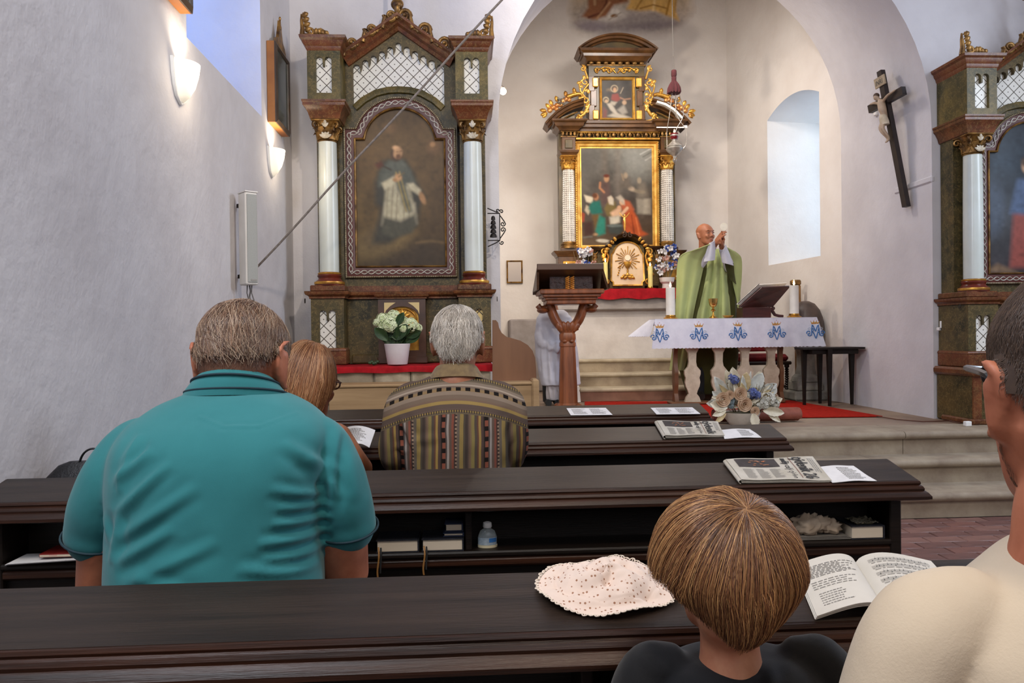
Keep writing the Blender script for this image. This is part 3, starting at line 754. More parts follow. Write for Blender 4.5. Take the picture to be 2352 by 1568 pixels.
def saint_painting(c):
    c.fill([(0, '#3e2f1c'), (.3, '#574226'), (.62, '#66502c'), (.85, '#483820'), (1, '#332817')]); c.grain(.16, 60, 3)
    c.blob(925, 340, 95, 60, '#6b5434', 1.4, 0, .6); c.blob(880, 560, 60, 30, '#8a744a', 1.2, -20, .6); c.blob(1015, 480, 40, 90, '#4a3926', 1.2, 0, .7)
    c.blob(905, 300, 12, 10, '#7a5c3c', .9, 0, .7); c.blob(1003, 340, 14, 18, '#7a5a3c', .9, 20, .7); c.blob(1000, 336, 6, 6, '#a07850', .6)
    for x, y, rx, ry, an in ((945, 600, 80, 26, -8), (880, 545, 40, 26, -30), (990, 585, 50, 30, 10)): c.blob(x, y, rx, ry, '#3f3325', 1.0, an, .7)
    c.poly([(888, 372), (868, 420), (868, 470), (880, 480), (862, 560), (900, 560), (962, 520), (972, 470), (985, 460), (955, 400), (940, 372)], '#38352b', 7)     # mozzetta and dark habit
    c.poly([(890, 470), (882, 520), (912, 528), (962, 516), (958, 470)], '#a99f86', 5); c.poly([(893, 425), (888, 500), (925, 510), (958, 492), (945, 430), (930, 402), (905, 408)], '#aaa184', 5)
    for x in (895, 906, 917, 934, 946): c.line([(x+4, 425), (x, 468), (x-2, 508)], 1.3, '#8b8269', 2)
    c.poly([(886, 500), (880, 535), (905, 548), (950, 538), (962, 518), (958, 494), (925, 510)], '#4a4739', 5)
    c.poly([(900, 372), (878, 400), (876, 432), (898, 430), (912, 404), (918, 432), (930, 470), (944, 492), (952, 488), (938, 430), (962, 430), (950, 395), (932, 370)], '#55564a', 4)
    c.line([(916, 400), (926, 440), (938, 488)], 1.6, '#8f7d4a', 1.5); c.line([(924, 398), (934, 440), (946, 486)], 1.4, '#8f7d4a', 1.5)
    c.poly([(884, 424), (890, 440), (908, 430), (916, 415), (908, 410)], '#b5ab8d', 3)
    c.poly([(940, 425), (950, 440), (968, 452), (972, 440), (955, 424)], '#b5ab8d', 3)
    c.blob(975, 458, 6, 14, '#a97f55', .7, -22); c.blob(921, 411, 8, 8, '#b88d62', .7); c.blob(914, 417, 6, 4, '#a97f55', .7, 20)
    c.line([(922, 410), (935, 400)], 1.2, '#6a5a3c'); c.line([(872, 378), (905, 394)], 1.6, '#3a2c1c', 2); c.poly([(868, 382), (884, 374), (888, 384), (876, 392)], '#54301f', 3)
    c.blob(918, 358, 13, 17, '#4a3626', .5, 12); c.blob(921, 355, 10, 13, '#b98f66', .5, 12); c.blob(922, 364, 6, 6, '#6a4a32', .7); c.blob(916, 344, 7, 5, '#c49a70', .8)
    c.line([(918, 353), (922, 353)], .8, '#4a3626'); c.line([(926, 352), (930, 351)], .8, '#4a3626'); c.line([(925, 353), (926, 359)], .7, '#8a6444')
    c.line([(960, 560), (990, 556), (1040, 562)], 2, '#7c6440', 6, .7); c.grain(.10, 9, 5); return c
def robed_painting(c):
    c.fill([(0, '#33373c'), (.3, '#2f3942'), (.7, '#3a3a3c'), (1, '#332c2e')]); c.grain(.2, 60, 8)
    c.poly([(890, 470), (925, 450), (965, 480), (975, 600), (880, 600)], '#8e4a40', 7); c.blob(840, 460, 26, 60, '#4a5462', .8, 0, .8)
    c.poly([(900, 390), (880, 470), (960, 480), (950, 390)], '#4f5f7a', 6); c.blob(924, 360, 13, 16, '#b08a6a', .5); c.blob(924, 348, 15, 12, '#4c3a2c', .6)
    c.poly([(812, 610), (850, 590), (900, 612)], '#77604a', 5); c.grain(.1, 9, 9); return c
pos = P(924, 835, 5.25)
aL = thing('side_altar', 'carved side altar with a painting of a kneeling saint, beside the left wall', 'altar', pos, 0, 'side altars of dark marbled wood'); side_altar(aL, saint_painting)
pR = Vector((3.46+(924-697)*5.25/1770, 5.25, pos.z-.085))
aR = thing('side_altar', 'carved side altar cut off by the frame, beyond the arch with the crucifix', 'altar', pR, 0, 'side altars of dark marbled wood')
side_altar(aR, robed_painting)
# ------------------------------------------------------------------ masonry under the side altars, red cloths
REDCLOTH = mat('red_cloth', '#a8161f', '#8c1019', 20, .85, bump=.3, bscale=200, bdist=.002, spec=.2)
mz = pos.z
t = thing('altar_mensa', 'rough stone altar block under the left side altar, edged with red cloth', 'altar block', (0, 4.95, ZC))
def blockwork(root, x0, x1, y0, y1, z0, z1, rows, sd):
    rr = random.Random(sd); MB().box((x0+.01, y0+.02, z0), (x1-.01, y1, z1-.001)).build('core', mat('block_mortar', '#8f826f', '#7d705f', 30, .9), root, loc=(0, -4.95, -ZC))
    h = (z1-z0)/rows
    for r in range(rows):
        x = x0+rr.uniform(0, .1)*-1*0
        while x < x1-.02:
            w_ = min(rr.uniform(.16, .34), x1-x)
            if x1-x-w_ < .08: w_ = x1-x
            MB().box((x+.004, y0+rr.uniform(-.006, .006), z0+r*h+.004), (x+w_-.004, y0+.05, z0+(r+1)*h-.004), .01).build('stone', mat('mensa_stone_%d' % rr.randrange(3), rr.choice(['#a3977f', '#978a75', '#aca08a']), '#82745f', 7, .85, bump=.5, bscale=26), root, loc=(0, -4.95, -ZC))
            x += w_
mx0, mx1 = P(745, 845, 4.95).x, P(1128, 845, 4.95).x
blockwork(t, mx0, mx1, 4.95, YE-.01, ZC, mz-.013, 4, 3)
def cloth(name, label, x0, x1, y0, y1, z, drop, group=None, seed=1, kind_=REDCLOTH):
    def f(u, v):
        x = x0+(x1-x0)*u; w1 = .004*math.sin(u*31+seed)+.003*math.sin(u*73)
        if v < .5: return (x, y0-.026+w1*1.2*(1-v*2), z-drop*(1-2*v)*(1+.08*math.sin(u*19+seed)))
        return (x, y0-.026+(y1-y0+.01)*(v-.5)*2, z+.0015*math.sin(u*40))
    o = MB().grid(f, 90, 14, thick=-.004).build(name, kind_, None, 60); return tag(o, label, 'cloth', group)
cloth('altar_cloth', 'red cloth edging the stone block under the white hydrangea', mx0-.01, mx1+.01, 4.95, YE-.02, mz-.0075, .036)
pl = thing('altar_plinth', 'painted wooden plinth under the right side altar, white socket by its foot', 'plinth', (pR.x, 5.2, ZC))
m = MB(Matrix.Translation((-pR.x, -5.2, -ZC)))
m.box((pR.x-.63, 5.17, ZC), (pR.x+.63, YE-.01, pR.z-.04), .01); m.build('plinth_body', GREENM, pl)
m = MB(Matrix.Translation((-pR.x, -5.2, -ZC))); m.box((pR.x-.66, 5.12, pR.z-.06), (pR.x+.66, YE-.01, pR.z-.002), .015); m.box((pR.x-.655, 5.14, ZC), (pR.x+.655, 5.5, ZC+.04), .01)
m.build('plinth_moulding', REDM, pl)
for s in (-1, 1): MB(Matrix.Translation((-pR.x, -5.2, -ZC))).box((pR.x+s*.605-.03, 5.155, ZC+.041), (pR.x+s*.605+.03, 5.1695, pR.z-.061)).build('plinth_stile', REDM, pl)
p = P(2216, 975, 5.13)
tag(MB().box((p.x-.022, 5.085, ZC), (p.x+.022, 5.118, ZC+.034), .004).build('socket', mat('white_plastic', '#e8e6e2', rough=.4)), 'small white plug socket on the floor against the right altar plinth', 'socket')

# wooden bench with curved end by the left altar
WOOD_M = mat('mid_brown_oak', '#7d5639', '#623f27', 5, .45, bump=.2, bscale=40, stretch=(1, 1, .15), bdist=.002)
WOOD_L = mat('light_pine', '#a98c66', '#8d714e', 4, .5, bump=.2, bscale=40, stretch=(.3, 4, 4), bdist=.002)
WOOD_O = mat('reddish_carved_oak', '#8a4e2a', '#5f3219', 6, .4, bump=.3, bscale=40, stretch=(3, 3, .35), bdist=.002)
b = thing('bench', 'light wooden bench with a tall curved end panel, beside the left altar', 'bench', (.1, 4.75, ZC))
x0, x1 = P(755, 890, 4.7).x, P(1238, 890, 4.7).x; zt = P(1200, 884, 4.7).z; TB = Matrix.Translation((-.1, -4.75, -ZC))
MB(TB).box((x0, 4.70, ZC), (x1-.04, 4.72, zt), .004).build('front_board', WOOD_L, b)
MB(TB).box((x0, 4.69, zt), (x1-.03, 4.93, zt+.02), .006).build('bench_seat', WOOD_L, b)
MB(TB).box((x1-.045, 4.68, ZC), (x1, 4.94, zt+.035), .01).build('bench_end', WOOD_L, b)
out = [(1131, 885), (1131, 735), (1139, 735), (1144, 741), (1146, 752), (1152, 764), (1163, 773), (1178, 777), (1195, 782), (1212, 792), (1223, 805), (1229, 822), (1231, 845), (1232, 885)]
MB(TB).prism([(P(a, c, 4.84).x, P(a, c, 4.84).z) for a, c in out], 4.83, 4.86, lambda a, c, h: (a, h, c)).build('curved_end_panel', WOOD_M, b)

# ------------------------------------------------------------------ high altar (photo pixels on the plane Y = 8.6)
KH = 8.6/1770; SH = Matrix.Scale(KH, 4); H = lambda: MB(SH); BASE = 669
def hx(p, d=0): return (p-1075)*(1+d/1770)+1075-1425
def hz(p, d=0): return BASE-((p-764)*(1+d/1770)+764)
ph = P(1425, BASE, 8.6); ph.z = P(1450, 664, 8.3).z+.008
hi = thing('high_altar', 'tall gilded high altar with a large painting, at the back of the chancel', 'altar', ph)
MARB = mat('brown_marbling', '#6a4726', '#3b2614', 8, .3, detail=6, lo=.3, hi=.7); MARB2 = mat('olive_brown_marbling', '#5e4d28', '#3e3219', 8, .35, detail=6)
DK = 30
def hcorn(m, x0, x1, yb, yf, z0, prof): cornice(m, x0, x1, yb, yf, z0, prof)
CP = [(0, 0), (2, 0), (2, 2), (4, 4), (7, 6), (8, 10), (0, 10)]
m = H(); m.box((-137, 22, 0), (137, 52, 395)); m.build('body', MARB2, hi)
m = H(); m.box((-142, 5, 0), (142, 50, 25), 2); m.box((-30, 0, 20), (30, 20, 95)); m.build('predella', MARB, hi)
for s in (-1, 1):
    c = s*116
    m = H(); m.box((c-28, 0, 0), (c+28, 48, 80), 1); m.build('pedestal', MARB, hi)
    m = H(); hcorn(m, c-28, c+28, 48, 0, 78, [(0, 0), (2, 1), (4, 5), (9, 9), (11, 13), (0, 13)]); m.box((c-22, 2, 90), (c+22, 46, 100), 1); m.build('pedestal_cornice', MARB, hi)
    m = H(); m.box((c-17, -2, 22), (c+17, 3, 68), 1); m.box((c-13, -3, 27), (c+13, 1, 63)); m.build('pedestal_panel', GOLD, hi)
    m = H(); m.lathe([(20, 98), (20, 102), (17.5, 105), (19, 109), (16, 112), (15.5, 114)], (c, 16, 0), 24); m.build('column_base', GOLDD, hi)
    # fluted column with fine horizontal beading
    m = H(); n = 64; rings = []
    for q in range(0, 61):
        t_ = q/60; z = 113+(282-113)*t_; r0 = 15.2-1.8*t_**2+.5*math.sin(PI*t_)
        rings.append([(c+(r0*(1-.10*(math.cos(j*PI*2/n*16) < .0)))*math.cos(2*PI*j/n), 16+(r0*(1-.10*(math.cos(j*PI*2/n*16) < 0)))*math.sin(2*PI*j/n), z) for j in range(n)])
    m.loft(rings); m.build('column_shaft', mat('column_white_silver', '#d8d2c8', '#b9b2a8', 12, .35), hi)
    m = H()
    for q in range(34):
        z = 117+q*4.9; r0 = 15.6-1.8*((z-113)/169)**2+.5*math.sin(PI*(z-113)/169); m.tube([(c+r0*.955*math.cos(2*PI*j/32), 16+r0*.955*math.sin(2*PI*j/32), z) for j in range(32)], .55, 4, closed=True)
    m.build('column_beading', mat('column_grey_beading', '#8d867c', rough=.5), hi)['kind'] = 'stuff'
    m = H(); capital(m, c, 16, 280, 312, 13.5); m.build('capital', GOLD, hi, 60)
    m = H(); hcorn(m, c-15, c+15, 46, 0, 312, [(0, 0), (2, 0), (3, 3), (7, 6), (8, 11), (0, 11)]); m.box((c-16, 1, 322), (c+16, 46, 356), 1); m.build('entablature_block', MARB, hi)
    m = H(); m.box((c-9, -1.5, 328), (c+9, 2, 348), 1); m.build('block_panel', MARB2, hi)
    m = H()
    for q in range(4): m.ball((c-13.5+q*9, -1, 361), (3.4, 3, 5), 8, 6)
    m.box((c-18, -1, 366), (c+18, 10, 368)); m.box((c-18, -1, 354), (c+18, 10, 356)); m.build('egg_moulding', GOLDD, hi)
    m = H(); hcorn(m, c-20, c+20, 50, -3, 367, [(0, 0), (3, 1), (5, 5), (12, 9), (14, 16), (20, 19), (21, 23), (0, 23)]); m.build('main_cornice', MARB, hi)
m = H(); m.sweep([(-98, 14), (98, 14)], [(0, 366), (3, 367), (5, 371), (11, 375), (12, 382), (18, 387), (18, 390), (0, 390)], lambda a, b, h: (a, b-0, h)) ; m.box((-98, 2, 368), (98, 40, 376)); m.box((-98, -5, 376), (98, 40, 384)); m.box((-98, -9, 384), (98, 40, 390)); m.build('cornice_centre', MARB, hi)
m = H()
for q in range(10): m.ball((-86+q*19, 6, 361), (4.5, 4, 5.5), 8, 6)
for q in range(11):
    x = -95.5+q*19; m.tube([(x-3, 7, 365), (x, 4, 360), (x, 5, 355)], 1.4, 6); m.tube([(x+3, 7, 365), (x, 4, 360)], 1.4, 6)
m.build('egg_and_dart', GOLDD, hi)
m = H(); m.box((-98, 6, 350), (98, 24, 354)); m.box((-98, 5, 366), (98, 24, 368)); m.build('gilt_fillet', GOLD, hi)
# big frame and its painting
fr = [(hx(1324), hz(578)), (hx(1324), hz(323)), (hx(1520), hz(323)), (hx(1520), hz(578))]
m = H(); m.sweep(fr, [(0, 20), (0, 6), (3, 2), (6, 8), (10, 9), (12, 12), (15, 12), (15, 20)], lambda a, b, h: (a, h, b), closed=True); m.build('gilt_frame', GOLDB, hi, 25)
m = H()
for z in range(0, 48): 
    for x in (hx(1324)+1.5, hx(1520)-1.5): m.ball((x, 4, hz(576)+z*5.3), 1.6, 6, 4)
m.build('frame_beads', GOLDB, hi)['kind'] = 'stuff'
cv = Canvas(1338, 337, 1507, 566, 1.0)
cv.fill([(0, '#67645d'), (.25, '#57524b'), (.5, '#4b443d'), (.8, '#47392c'), (1, '#54422f')]); cv.grain(.14, 40, 4)
cv.blob(1480, 360, 50, 46, '#8f8f88', 1.2, 0, .6); cv.blob(1360, 365, 36, 40, '#4e4b46', 1, 0, .7); cv.poly([(1418, 340), (1432, 340), (1432, 470), (1418, 470)], '#746a60', 6, .5)
cv.poly([(1388, 340), (1400, 340), (1400, 470), (1388, 470)], '#665b50', 6, .5); cv.line([(1478, 352), (1505, 338)], 1.2, '#b9b9b2', 2, .7); cv.line([(1484, 358), (1506, 346)], 1, '#4a4843', 2, .8); cv.line([(1490, 366), (1506, 356)], 1, '#b9b9b2', 2, .6)
cv.poly([(1468, 455), (1502, 455), (1502, 492), (1470, 490)], '#82796b', 3); cv.poly([(1486, 456), (1496, 456), (1493, 490), (1484, 490)], '#99907f', 3, .7)
cv.poly([(1472, 418), (1488, 418), (1496, 452), (1470, 455)], '#6f665a', 5, .9); cv.blob(1475, 413, 5, 7, '#8d7f6c', .6); cv.line([(1452, 432), (1470, 438), (1484, 440)], 4, '#7b6e5c', 3, .8); cv.blob(1457, 432, 7, 5, '#948370', .8, 20)
cv.poly([(1432, 405), (1452, 405), (1456, 430), (1425, 432)], '#5e554b', 5, .9); cv.blob(1443, 401, 5, 7, '#8e7d69', .6); cv.line([(1434, 398), (1438, 412)], 2, '#7b6b59', 2)
cv.poly([(1386, 415), (1404, 414), (1408, 470), (1382, 470)], '#54423c', 5); cv.blob(1398, 408, 6, 8.5, '#9c7758', .5); cv.blob(1398, 402, 7, 4, '#5c3024', .6); cv.line([(1383, 418), (1382, 430), (1392, 440)], 2.4, '#9a6a4c', 2)
cv.poly([(1345, 446), (1366, 452), (1364, 466), (1350, 462)], '#b8ac94', 2); cv.poly([(1350, 470), (1362, 478), (1354, 492), (1346, 482)], '#a79a82', 2); cv.poly([(1338, 485), (1346, 490), (1344, 510), (1338, 510)], '#8a3a22', 2)
cv.poly([(1362, 462), (1382, 460), (1388, 488), (1380, 496), (1364, 494), (1354, 478)], '#1f5c50', 3); cv.blob(1373, 451, 6, 8, '#96694a', .5); cv.blob(1370, 448, 6, 6, '#5a3622', .6)
cv.poly([(1362, 492), (1384, 490), (1382, 528), (1370, 534), (1366, 510)], '#5d4626', 3); cv.poly([(1380, 492), (1394, 500), (1394, 536), (1376, 542), (1370, 530)], '#2a6f5e', 3); cv.blob(1370, 538, 6, 3, '#9a7a58', .8); cv.poly([(1342, 510), (1364, 508), (1366, 538), (1344, 545)], '#3a241c', 4)
cv.poly([(1400, 464), (1418, 462), (1424, 490), (1414, 500), (1398, 494), (1392, 478)], '#6a5a34', 3); cv.blob(1407, 458, 6, 8, '#b08a68', .5); cv.poly([(1400, 452), (1408, 448), (1414, 456), (1414, 470), (1404, 468)], '#b5ab98', 2, .9)
cv.poly([(1406, 488), (1424, 476), (1432, 480), (1430, 494), (1412, 500)], '#c09a7a', 3); cv.blob(1427, 476, 5, 5, '#bb9170', .6); cv.poly([(1404, 498), (1428, 494), (1428, 510), (1416, 515), (1406, 516)], '#b3a996', 3)
cv.poly([(1430, 455), (1452, 462), (1462, 480), (1454, 492), (1438, 490), (1432, 474)], '#a05234', 3); cv.blob(1434, 463, 6, 7, '#c29a78', .5); cv.poly([(1420, 452), (1430, 447), (1438, 455), (1440, 470), (1430, 462)], '#a89c8a', 2.5, .9); cv.line([(1446, 477), (1438, 486), (1430, 493)], 3.4, '#c49c7a', 2)
cv.poly([(1440, 490), (1458, 480), (1470, 500), (1480, 530), (1494, 538), (1470, 546), (1440, 540), (1436, 510)], '#a34a26', 3); cv.line([(1456, 494), (1462, 540)], 1.3, '#7c331a', 3); cv.line([(1466, 500), (1474, 538)], 1.3, '#c46a3c', 3)
cv.poly([(1398, 516), (1430, 514), (1436, 526), (1426, 538), (1404, 536)], '#3a3d38', 3); cv.blob(1416, 518, 18, 3.5, '#5c625c', .6); cv.blob(1388, 553, 15, 4, '#b7ad9a', .5, 4); cv.line([(1342, 545), (1362, 543)], 2, '#5c564c', 2); cv.grain(.06, 8, 6)
cv.build('painting', lambda a, b: tuple(SH @ Vector((hx(a), 13, hz(b)))), hi, None, .25)
# attic storey
m = H(); m.box((hx(1358), 10, hz(278)), (hx(1488), 48, hz(146))); m.build('attic_body', MARB2, hi)
m = H(); m.box((hx(1348), 4, hz(292)), (hx(1500), 50, hz(276)), 1.5); m.box((hx(1354), 6, hz(280)), (hx(1492), 50, hz(272)), 1.5); m.build('attic_plinth', MARB, hi)
for s in (-1, 1):
    m = H(); x = 0-2+s*59; m.box((x-7, 4, hz(275)), (x+7, 20, hz(240)), 1); m.box((x-7-s*5, 5, hz(242)), (x+7-s*5, 20, hz(205)), 1); m.box((x-7, 4, hz(208)), (x+7, 20, hz(173)), 1); m.build('attic_pilaster', MARB, hi)
m = H(); m.sweep([(hx(1383), hz(275)), (hx(1383), hz(176)), (hx(1465), hz(176)), (hx(1465), hz(275))], [(0, 20), (0, 2), (2, 0), (5, 3), (6, 8), (6, 20)], lambda a, b, h: (a, h, b), closed=True)
for a, b in ((1373, 188), (1475, 188), (1373, 263), (1475, 263)): m.box((hx(a)-7, 1, hz(b)-11), (hx(a)+7, 6, hz(b)+11), 2)
m.build('attic_frame', GOLDB, hi, 25)
cv = Canvas(1387, 179, 1462, 272, .8); cv.fill([(0, '#403c38'), (.5, '#3a342f'), (1, '#45403a')]); cv.grain(.2, 20, 2)
cv.blob(1408, 204, 8, 4, '#6a5a48', 1); cv.blob(1418, 201, 8.5, 8.5, '#b5a486', .2); cv.blob(1418, 201, 7, 7, '#4a3c30', .3); cv.blob(1419, 204, 4, 5.5, '#b08a68', .5)
cv.poly([(1412, 214), (1426, 212), (1432, 226), (1422, 232), (1410, 226)], '#7c3229', 2); cv.poly([(1404, 206), (1412, 212), (1408, 222), (1402, 214)], '#2b2522', 3); cv.blob(1398, 227, 7, 7, '#a8987a', .2); cv.blob(1398, 228, 5.5, 5.5, '#3d342c', .3); cv.blob(1399, 230, 4, 4, '#a98e70', .5)
cv.poly([(1400, 236), (1410, 234), (1424, 256), (1432, 262), (1420, 262), (1408, 250)], '#a89f90', 2); cv.poly([(1410, 230), (1424, 232), (1418, 240), (1408, 238)], '#9d9484', 2); cv.poly([(1424, 250), (1440, 238), (1448, 256), (1436, 262)], '#8e877c', 3)
cv.poly([(1402, 264), (1414, 258), (1440, 262), (1456, 268), (1430, 270)], '#a39b8c', 2.5); cv.blob(1441, 233, 5, 5, '#a98c70', .6); cv.line([(1432, 222), (1441, 226), (1455, 224)], 1.6, '#8f6b54', 2); cv.line([(1432, 212), (1439, 198)], .6, '#b8a88e'); cv.poly([(1392, 245), (1400, 252), (1398, 270), (1390, 270)], '#6a342c', 4)
cv.build('attic_painting', lambda a, b: tuple(SH @ Vector((hx(a), 8, hz(b)))), hi, None, .4)
m = H(); m.box((hx(1358), 6, hz(173)), (hx(1488), 20, hz(148))); m.build('frieze', MARB2, hi)
def cs(m, pts, y, r0, r1): ribbon(m, pts, y, r0, r1)
m = H(); fc = hx(1423)
for s in (-1, 1):
    z = hz(160); cs(m, [(fc+s*2, z-6), (fc+s*8, z+1), (fc+s*18, z+7), (fc+s*30, z+7), (fc+s*42, z+1)]+spiral(fc+s*45, z+1, 7, 1, -PI/2, s, 12), 4, 2, 1.4)
    cs(m, [(fc+s*4, z+4)]+spiral(fc+s*16, z-2, 6, 1.1, PI/2, -s, 12), 4, 2, 1.2)
    for q in range(5): leaf(m, fc+s*(10+q*9), 4, z+(4 if q % 2 else -3), 90-s*(40+(q % 2)*80), 9, 5, .3)
m.build('frieze_scroll', GOLD, hi, 60)
m = H()
for q in range(8): m.ball((hx(1364)+q*16.8, 1, hz(144)), (5.5, 3, 3.6), 8, 6)
m.box((hx(1354), 3, hz(149)), (hx(1492), 20, hz(147))); m.build('attic_egg_row', GOLDD, hi)
m = H(); hcorn(m, hx(1356), hx(1490), 50, 0, hz(141), [(0, 0), (3, 1), (6, 5), (12, 9), (13, 15), (20, 19), (22, 24), (0, 24)]); m.build('attic_cornice', MARB, hi)
arc_ = lambda cx_, w_, h_, z0, n=20: [(cx_-w_+2*w_*i/n, z0+h_*math.sin(PI*i/n)**.85) for i in range(n+1)]
def seg(cx_, hw, rise, z0, n=20):
    r = (hw*hw+rise*rise)/(2*rise); a = math.asin(hw/r); return [(cx_+r*math.sin(-a+2*a*i/n), z0+r*math.cos(-a+2*a*i/n)-r+rise) for i in range(n+1)]
sg_ = seg(fc, 93, 34, hz(117))
m = H(); m.sweep(sg_, [(0, 50), (0, -22), (3, -20), (4, -14), (8, -12), (9, -4), (12, -2), (12, 50)], lambda a, b, h: (a, h, b)); m.build('segmental_pediment', MARB, hi, 25)
m = H(); m.prism([(a, b-2) for a, b in seg(fc, 84, 29, hz(117))], 4, 48, lambda a, b, h: (a, h, b)); m.build('tympanum', MARB2, hi)
# broken pediment quarters, fruit garlands and gilded side scrolls
for s in (-1, 1):
    q_ = [(fc+s*a, b) for a, b in [(170, hz(285)), (158, hz(272)), (143, hz(258)), (125, hz(246)), (107, hz(237)), (88, hz(231)), (80, hz(229))]]
    if s < 0: pr_ = [(0, 45), (0, -14), (4, -12), (5, -5), (10, -3), (11, 3), (14, 5), (14, 45)]
    else: pr_ = [(0, 45), (0, -14), (-4, -12), (-5, -5), (-10, -3), (-11, 3), (-14, 5), (-14, 45)]
    m = H(); m.sweep(q_, pr_, lambda a, b, h: (a, h, b)); m.build('broken_pediment', MARB, hi, 25)
    m = H()
    for k in range(9):
        t_ = k/8; a = 146-52*t_; zz = hz(283)+ (18+26*math.sin(PI/2*t_)); m.ball((fc+s*(a), 6, zz-2), (3.4, 3, 4) if k % 2 else (1.6, 3, 5), 8, 6)
    cs(m, [(fc+s*136, hz(283)), (fc+s*122, hz(270)), (fc+s*104, hz(260)), (fc+s*92, hz(256))], 6, 2, 2); m.build('pediment_eggs', GOLDD, hi)
    m = H(); m.prism([(fc+s*150, hz(285)), (fc+s*128, hz(266)), (fc+s*98, hz(254)), (fc+s*98, hz(285))], 12, 40, lambda a, b, h: (a, h, b)); m.build('pediment_field', MARB2, hi)
    rr = random.Random(5)
    m = H()
    for k, (a, c, r) in enumerate(((158, 262, 6.5), (150, 255, 7), (142, 259, 5.5), (141, 250, 6), (127, 240, 7), (120, 236, 6), (113, 238, 5.5), (133, 249, 6))):
        m.ball((fc+s*a, -6, hz(c)+6), (r, r*.8, r*.9), 10, 8)
    m.build('fruit', mat('fruit_pink_gilt', '#d39a5c', '#b3713c', 8, .35, .5), hi)
    m = H()
    for k in range(26): m.ball((fc+s*(132+rr.uniform(-8, 8)), -9+rr.uniform(-2, 2), hz(240)+5+rr.uniform(-8, 8)), 2.1, 6, 5)
    m.build('grapes', mat('silver_grapes', '#a09a90', '#5f5a52', 10, .35, .5), hi)['kind'] = 'stuff'
    m = H()
    for a, c, an, L in ((164, 266, 200, 16), (166, 262, 170, 15), (158, 256, 130, 14), (152, 248, 120, 13), (140, 240, 110, 13), (120, 228, 100, 12), (100, 222, 100, 14), (92, 226, 140, 16), (166, 268, 225, 12)):
        leaf(m, fc+s*a, -6, hz(c)+4, an if s < 0 else 180-an, L, 8, .2)
    cs(m, [(fc+s*118, hz(232)+6), (fc+s*104, hz(226)+5), (fc+s*92, hz(224)+6), (fc+s*84, hz(226)+6)], -6, 7, 5); m.build('garland', GOLD, hi, 60)
    m = H(); X_ = lambda a: fc+s*a
    cs(m, spiral(X_(79), hz(156), 8, 1.1, PI/2, s, 12)[::-1]+[(X_(74), hz(160)), (X_(70), hz(172)), (X_(68), hz(180))], 4, 1.6, 3.2)
    cs(m, spiral(X_(74), hz(188), 9, 1.1, PI*.5, -s, 12)[::-1]+[(X_(84), hz(186)), (X_(88), hz(196)), (X_(85), hz(210)), (X_(72), hz(226))]+spiral(X_(76), hz(230), 9, 1.0, PI*.8 if s > 0 else PI*.2, s, 12), 2, 2, 3)
    cs(m, [(X_(66), hz(192)), (X_(76), hz(204)), (X_(84), hz(222)), (X_(70), hz(240)), (X_(64), hz(232))], 4, 3, 2.5)
    cs(m, [(X_(66), hz(240)), (X_(72), hz(252)), (X_(78), hz(262)), (X_(86), hz(268))]+spiral(X_(92), hz(270), 7, 1.1, PI/2, s, 12), 3, 5, 1.6)
    cs(m, [(X_(68), hz(278)), (X_(76), hz(276)), (X_(84), hz(272)), (X_(80), hz(262))], 3, 3.5, 2)
    for k in range(12): leaf(m, X_(68+10*math.sin(k*1.3)+6), 2, hz(182+k*8), (20 if s > 0 else 160)+rr.uniform(-50, 50), 10, 7, .3)
    m.build('side_scroll', GOLDB, hi, 60)
    # gilt scrolls at the pedestals
    m = H(); cs(m, spiral(s*148, 22, 14, 1.3, PI/2, -s, 18), 4, 4, 2); m.ball((s*148, 2, 22), 4); m.build('pedestal_scroll', GOLD, hi)
# tabernacle
tb = hi
tc = hx(1432)
m = H(); m.box((tc-76, -30, 8), (tc+76, 10, 95)); m.box((tc-40, -42, 2), (tc+40, 10, 100)); m.build('tabernacle_body', GREENM, tb)
bow = [(tc-84, 96), (tc-52, 96), (tc-44, 100), (tc-34, 112), (tc-20, 122), (tc, 126), (tc+20, 122), (tc+34, 112), (tc+44, 100), (tc+52, 96), (tc+84, 96)]
m = H(); m.sweep(bow, [(0, 10), (0, -52), (3, -50), (4, -46), (8, -42), (8, 10)], lambda a, b, h: (a, h, b))
m.box((tc-84, -44, 90), (tc-50, 10, 97), 1); m.box((tc+50, -44, 90), (tc+84, 10, 97), 1)
for s in (-1, 1): m.tube([(tc+s*x, -50, z) for x, z in spiral(7, 121, 6, 1.2, PI/2, 1, 14)], 2, 6)
m.build('tabernacle_cornice', mat('tabernacle_dark', '#3f2a1a', '#2a1b10', 8, .3), tb, 25)
dr = [(tc-31, 10), (tc+31, 10), (tc+31, 16), (tc+36, 20), (tc+34, 78), (tc+31, 80)]+[(tc+31*math.cos(PI*i/12)*.95, 80+24*math.sin(PI*i/12)) for i in range(1, 12)]+[(tc-31, 80), (tc-34, 78), (tc-36, 20), (tc-31, 16)]
m = H(); m.prism(dr, -48, -43, lambda a, b, h: (a, h, b)); m.build('tabernacle_door', mat('door_cream', '#dcc3a2', '#d0b592', 6, .45), tb)
m = H(); m.sweep(dr[::-1]+[dr[-1]], [(0, -42), (0, -50), (-3, -51), (-3, -42)], lambda a, b, h: (a, h, b)); m.build('door_rim', GOLD, tb)
m = H()
for k in range(22):
    a = 2*PI*k/22+.1
    if abs(math.sin(a)+1) < .06: continue
    r0, r1 = (9, 30 if k % 2 else 23); m.tube([(tc+math.cos(a)*r0, -49.5, 66+math.sin(a)*r0), (tc+math.cos(a)*r1*.95, -49.5, 66+math.sin(a)*r1)], [.6, 1.1], 5)
m.build('ray', GOLD, tb)['kind'] = 'stuff'
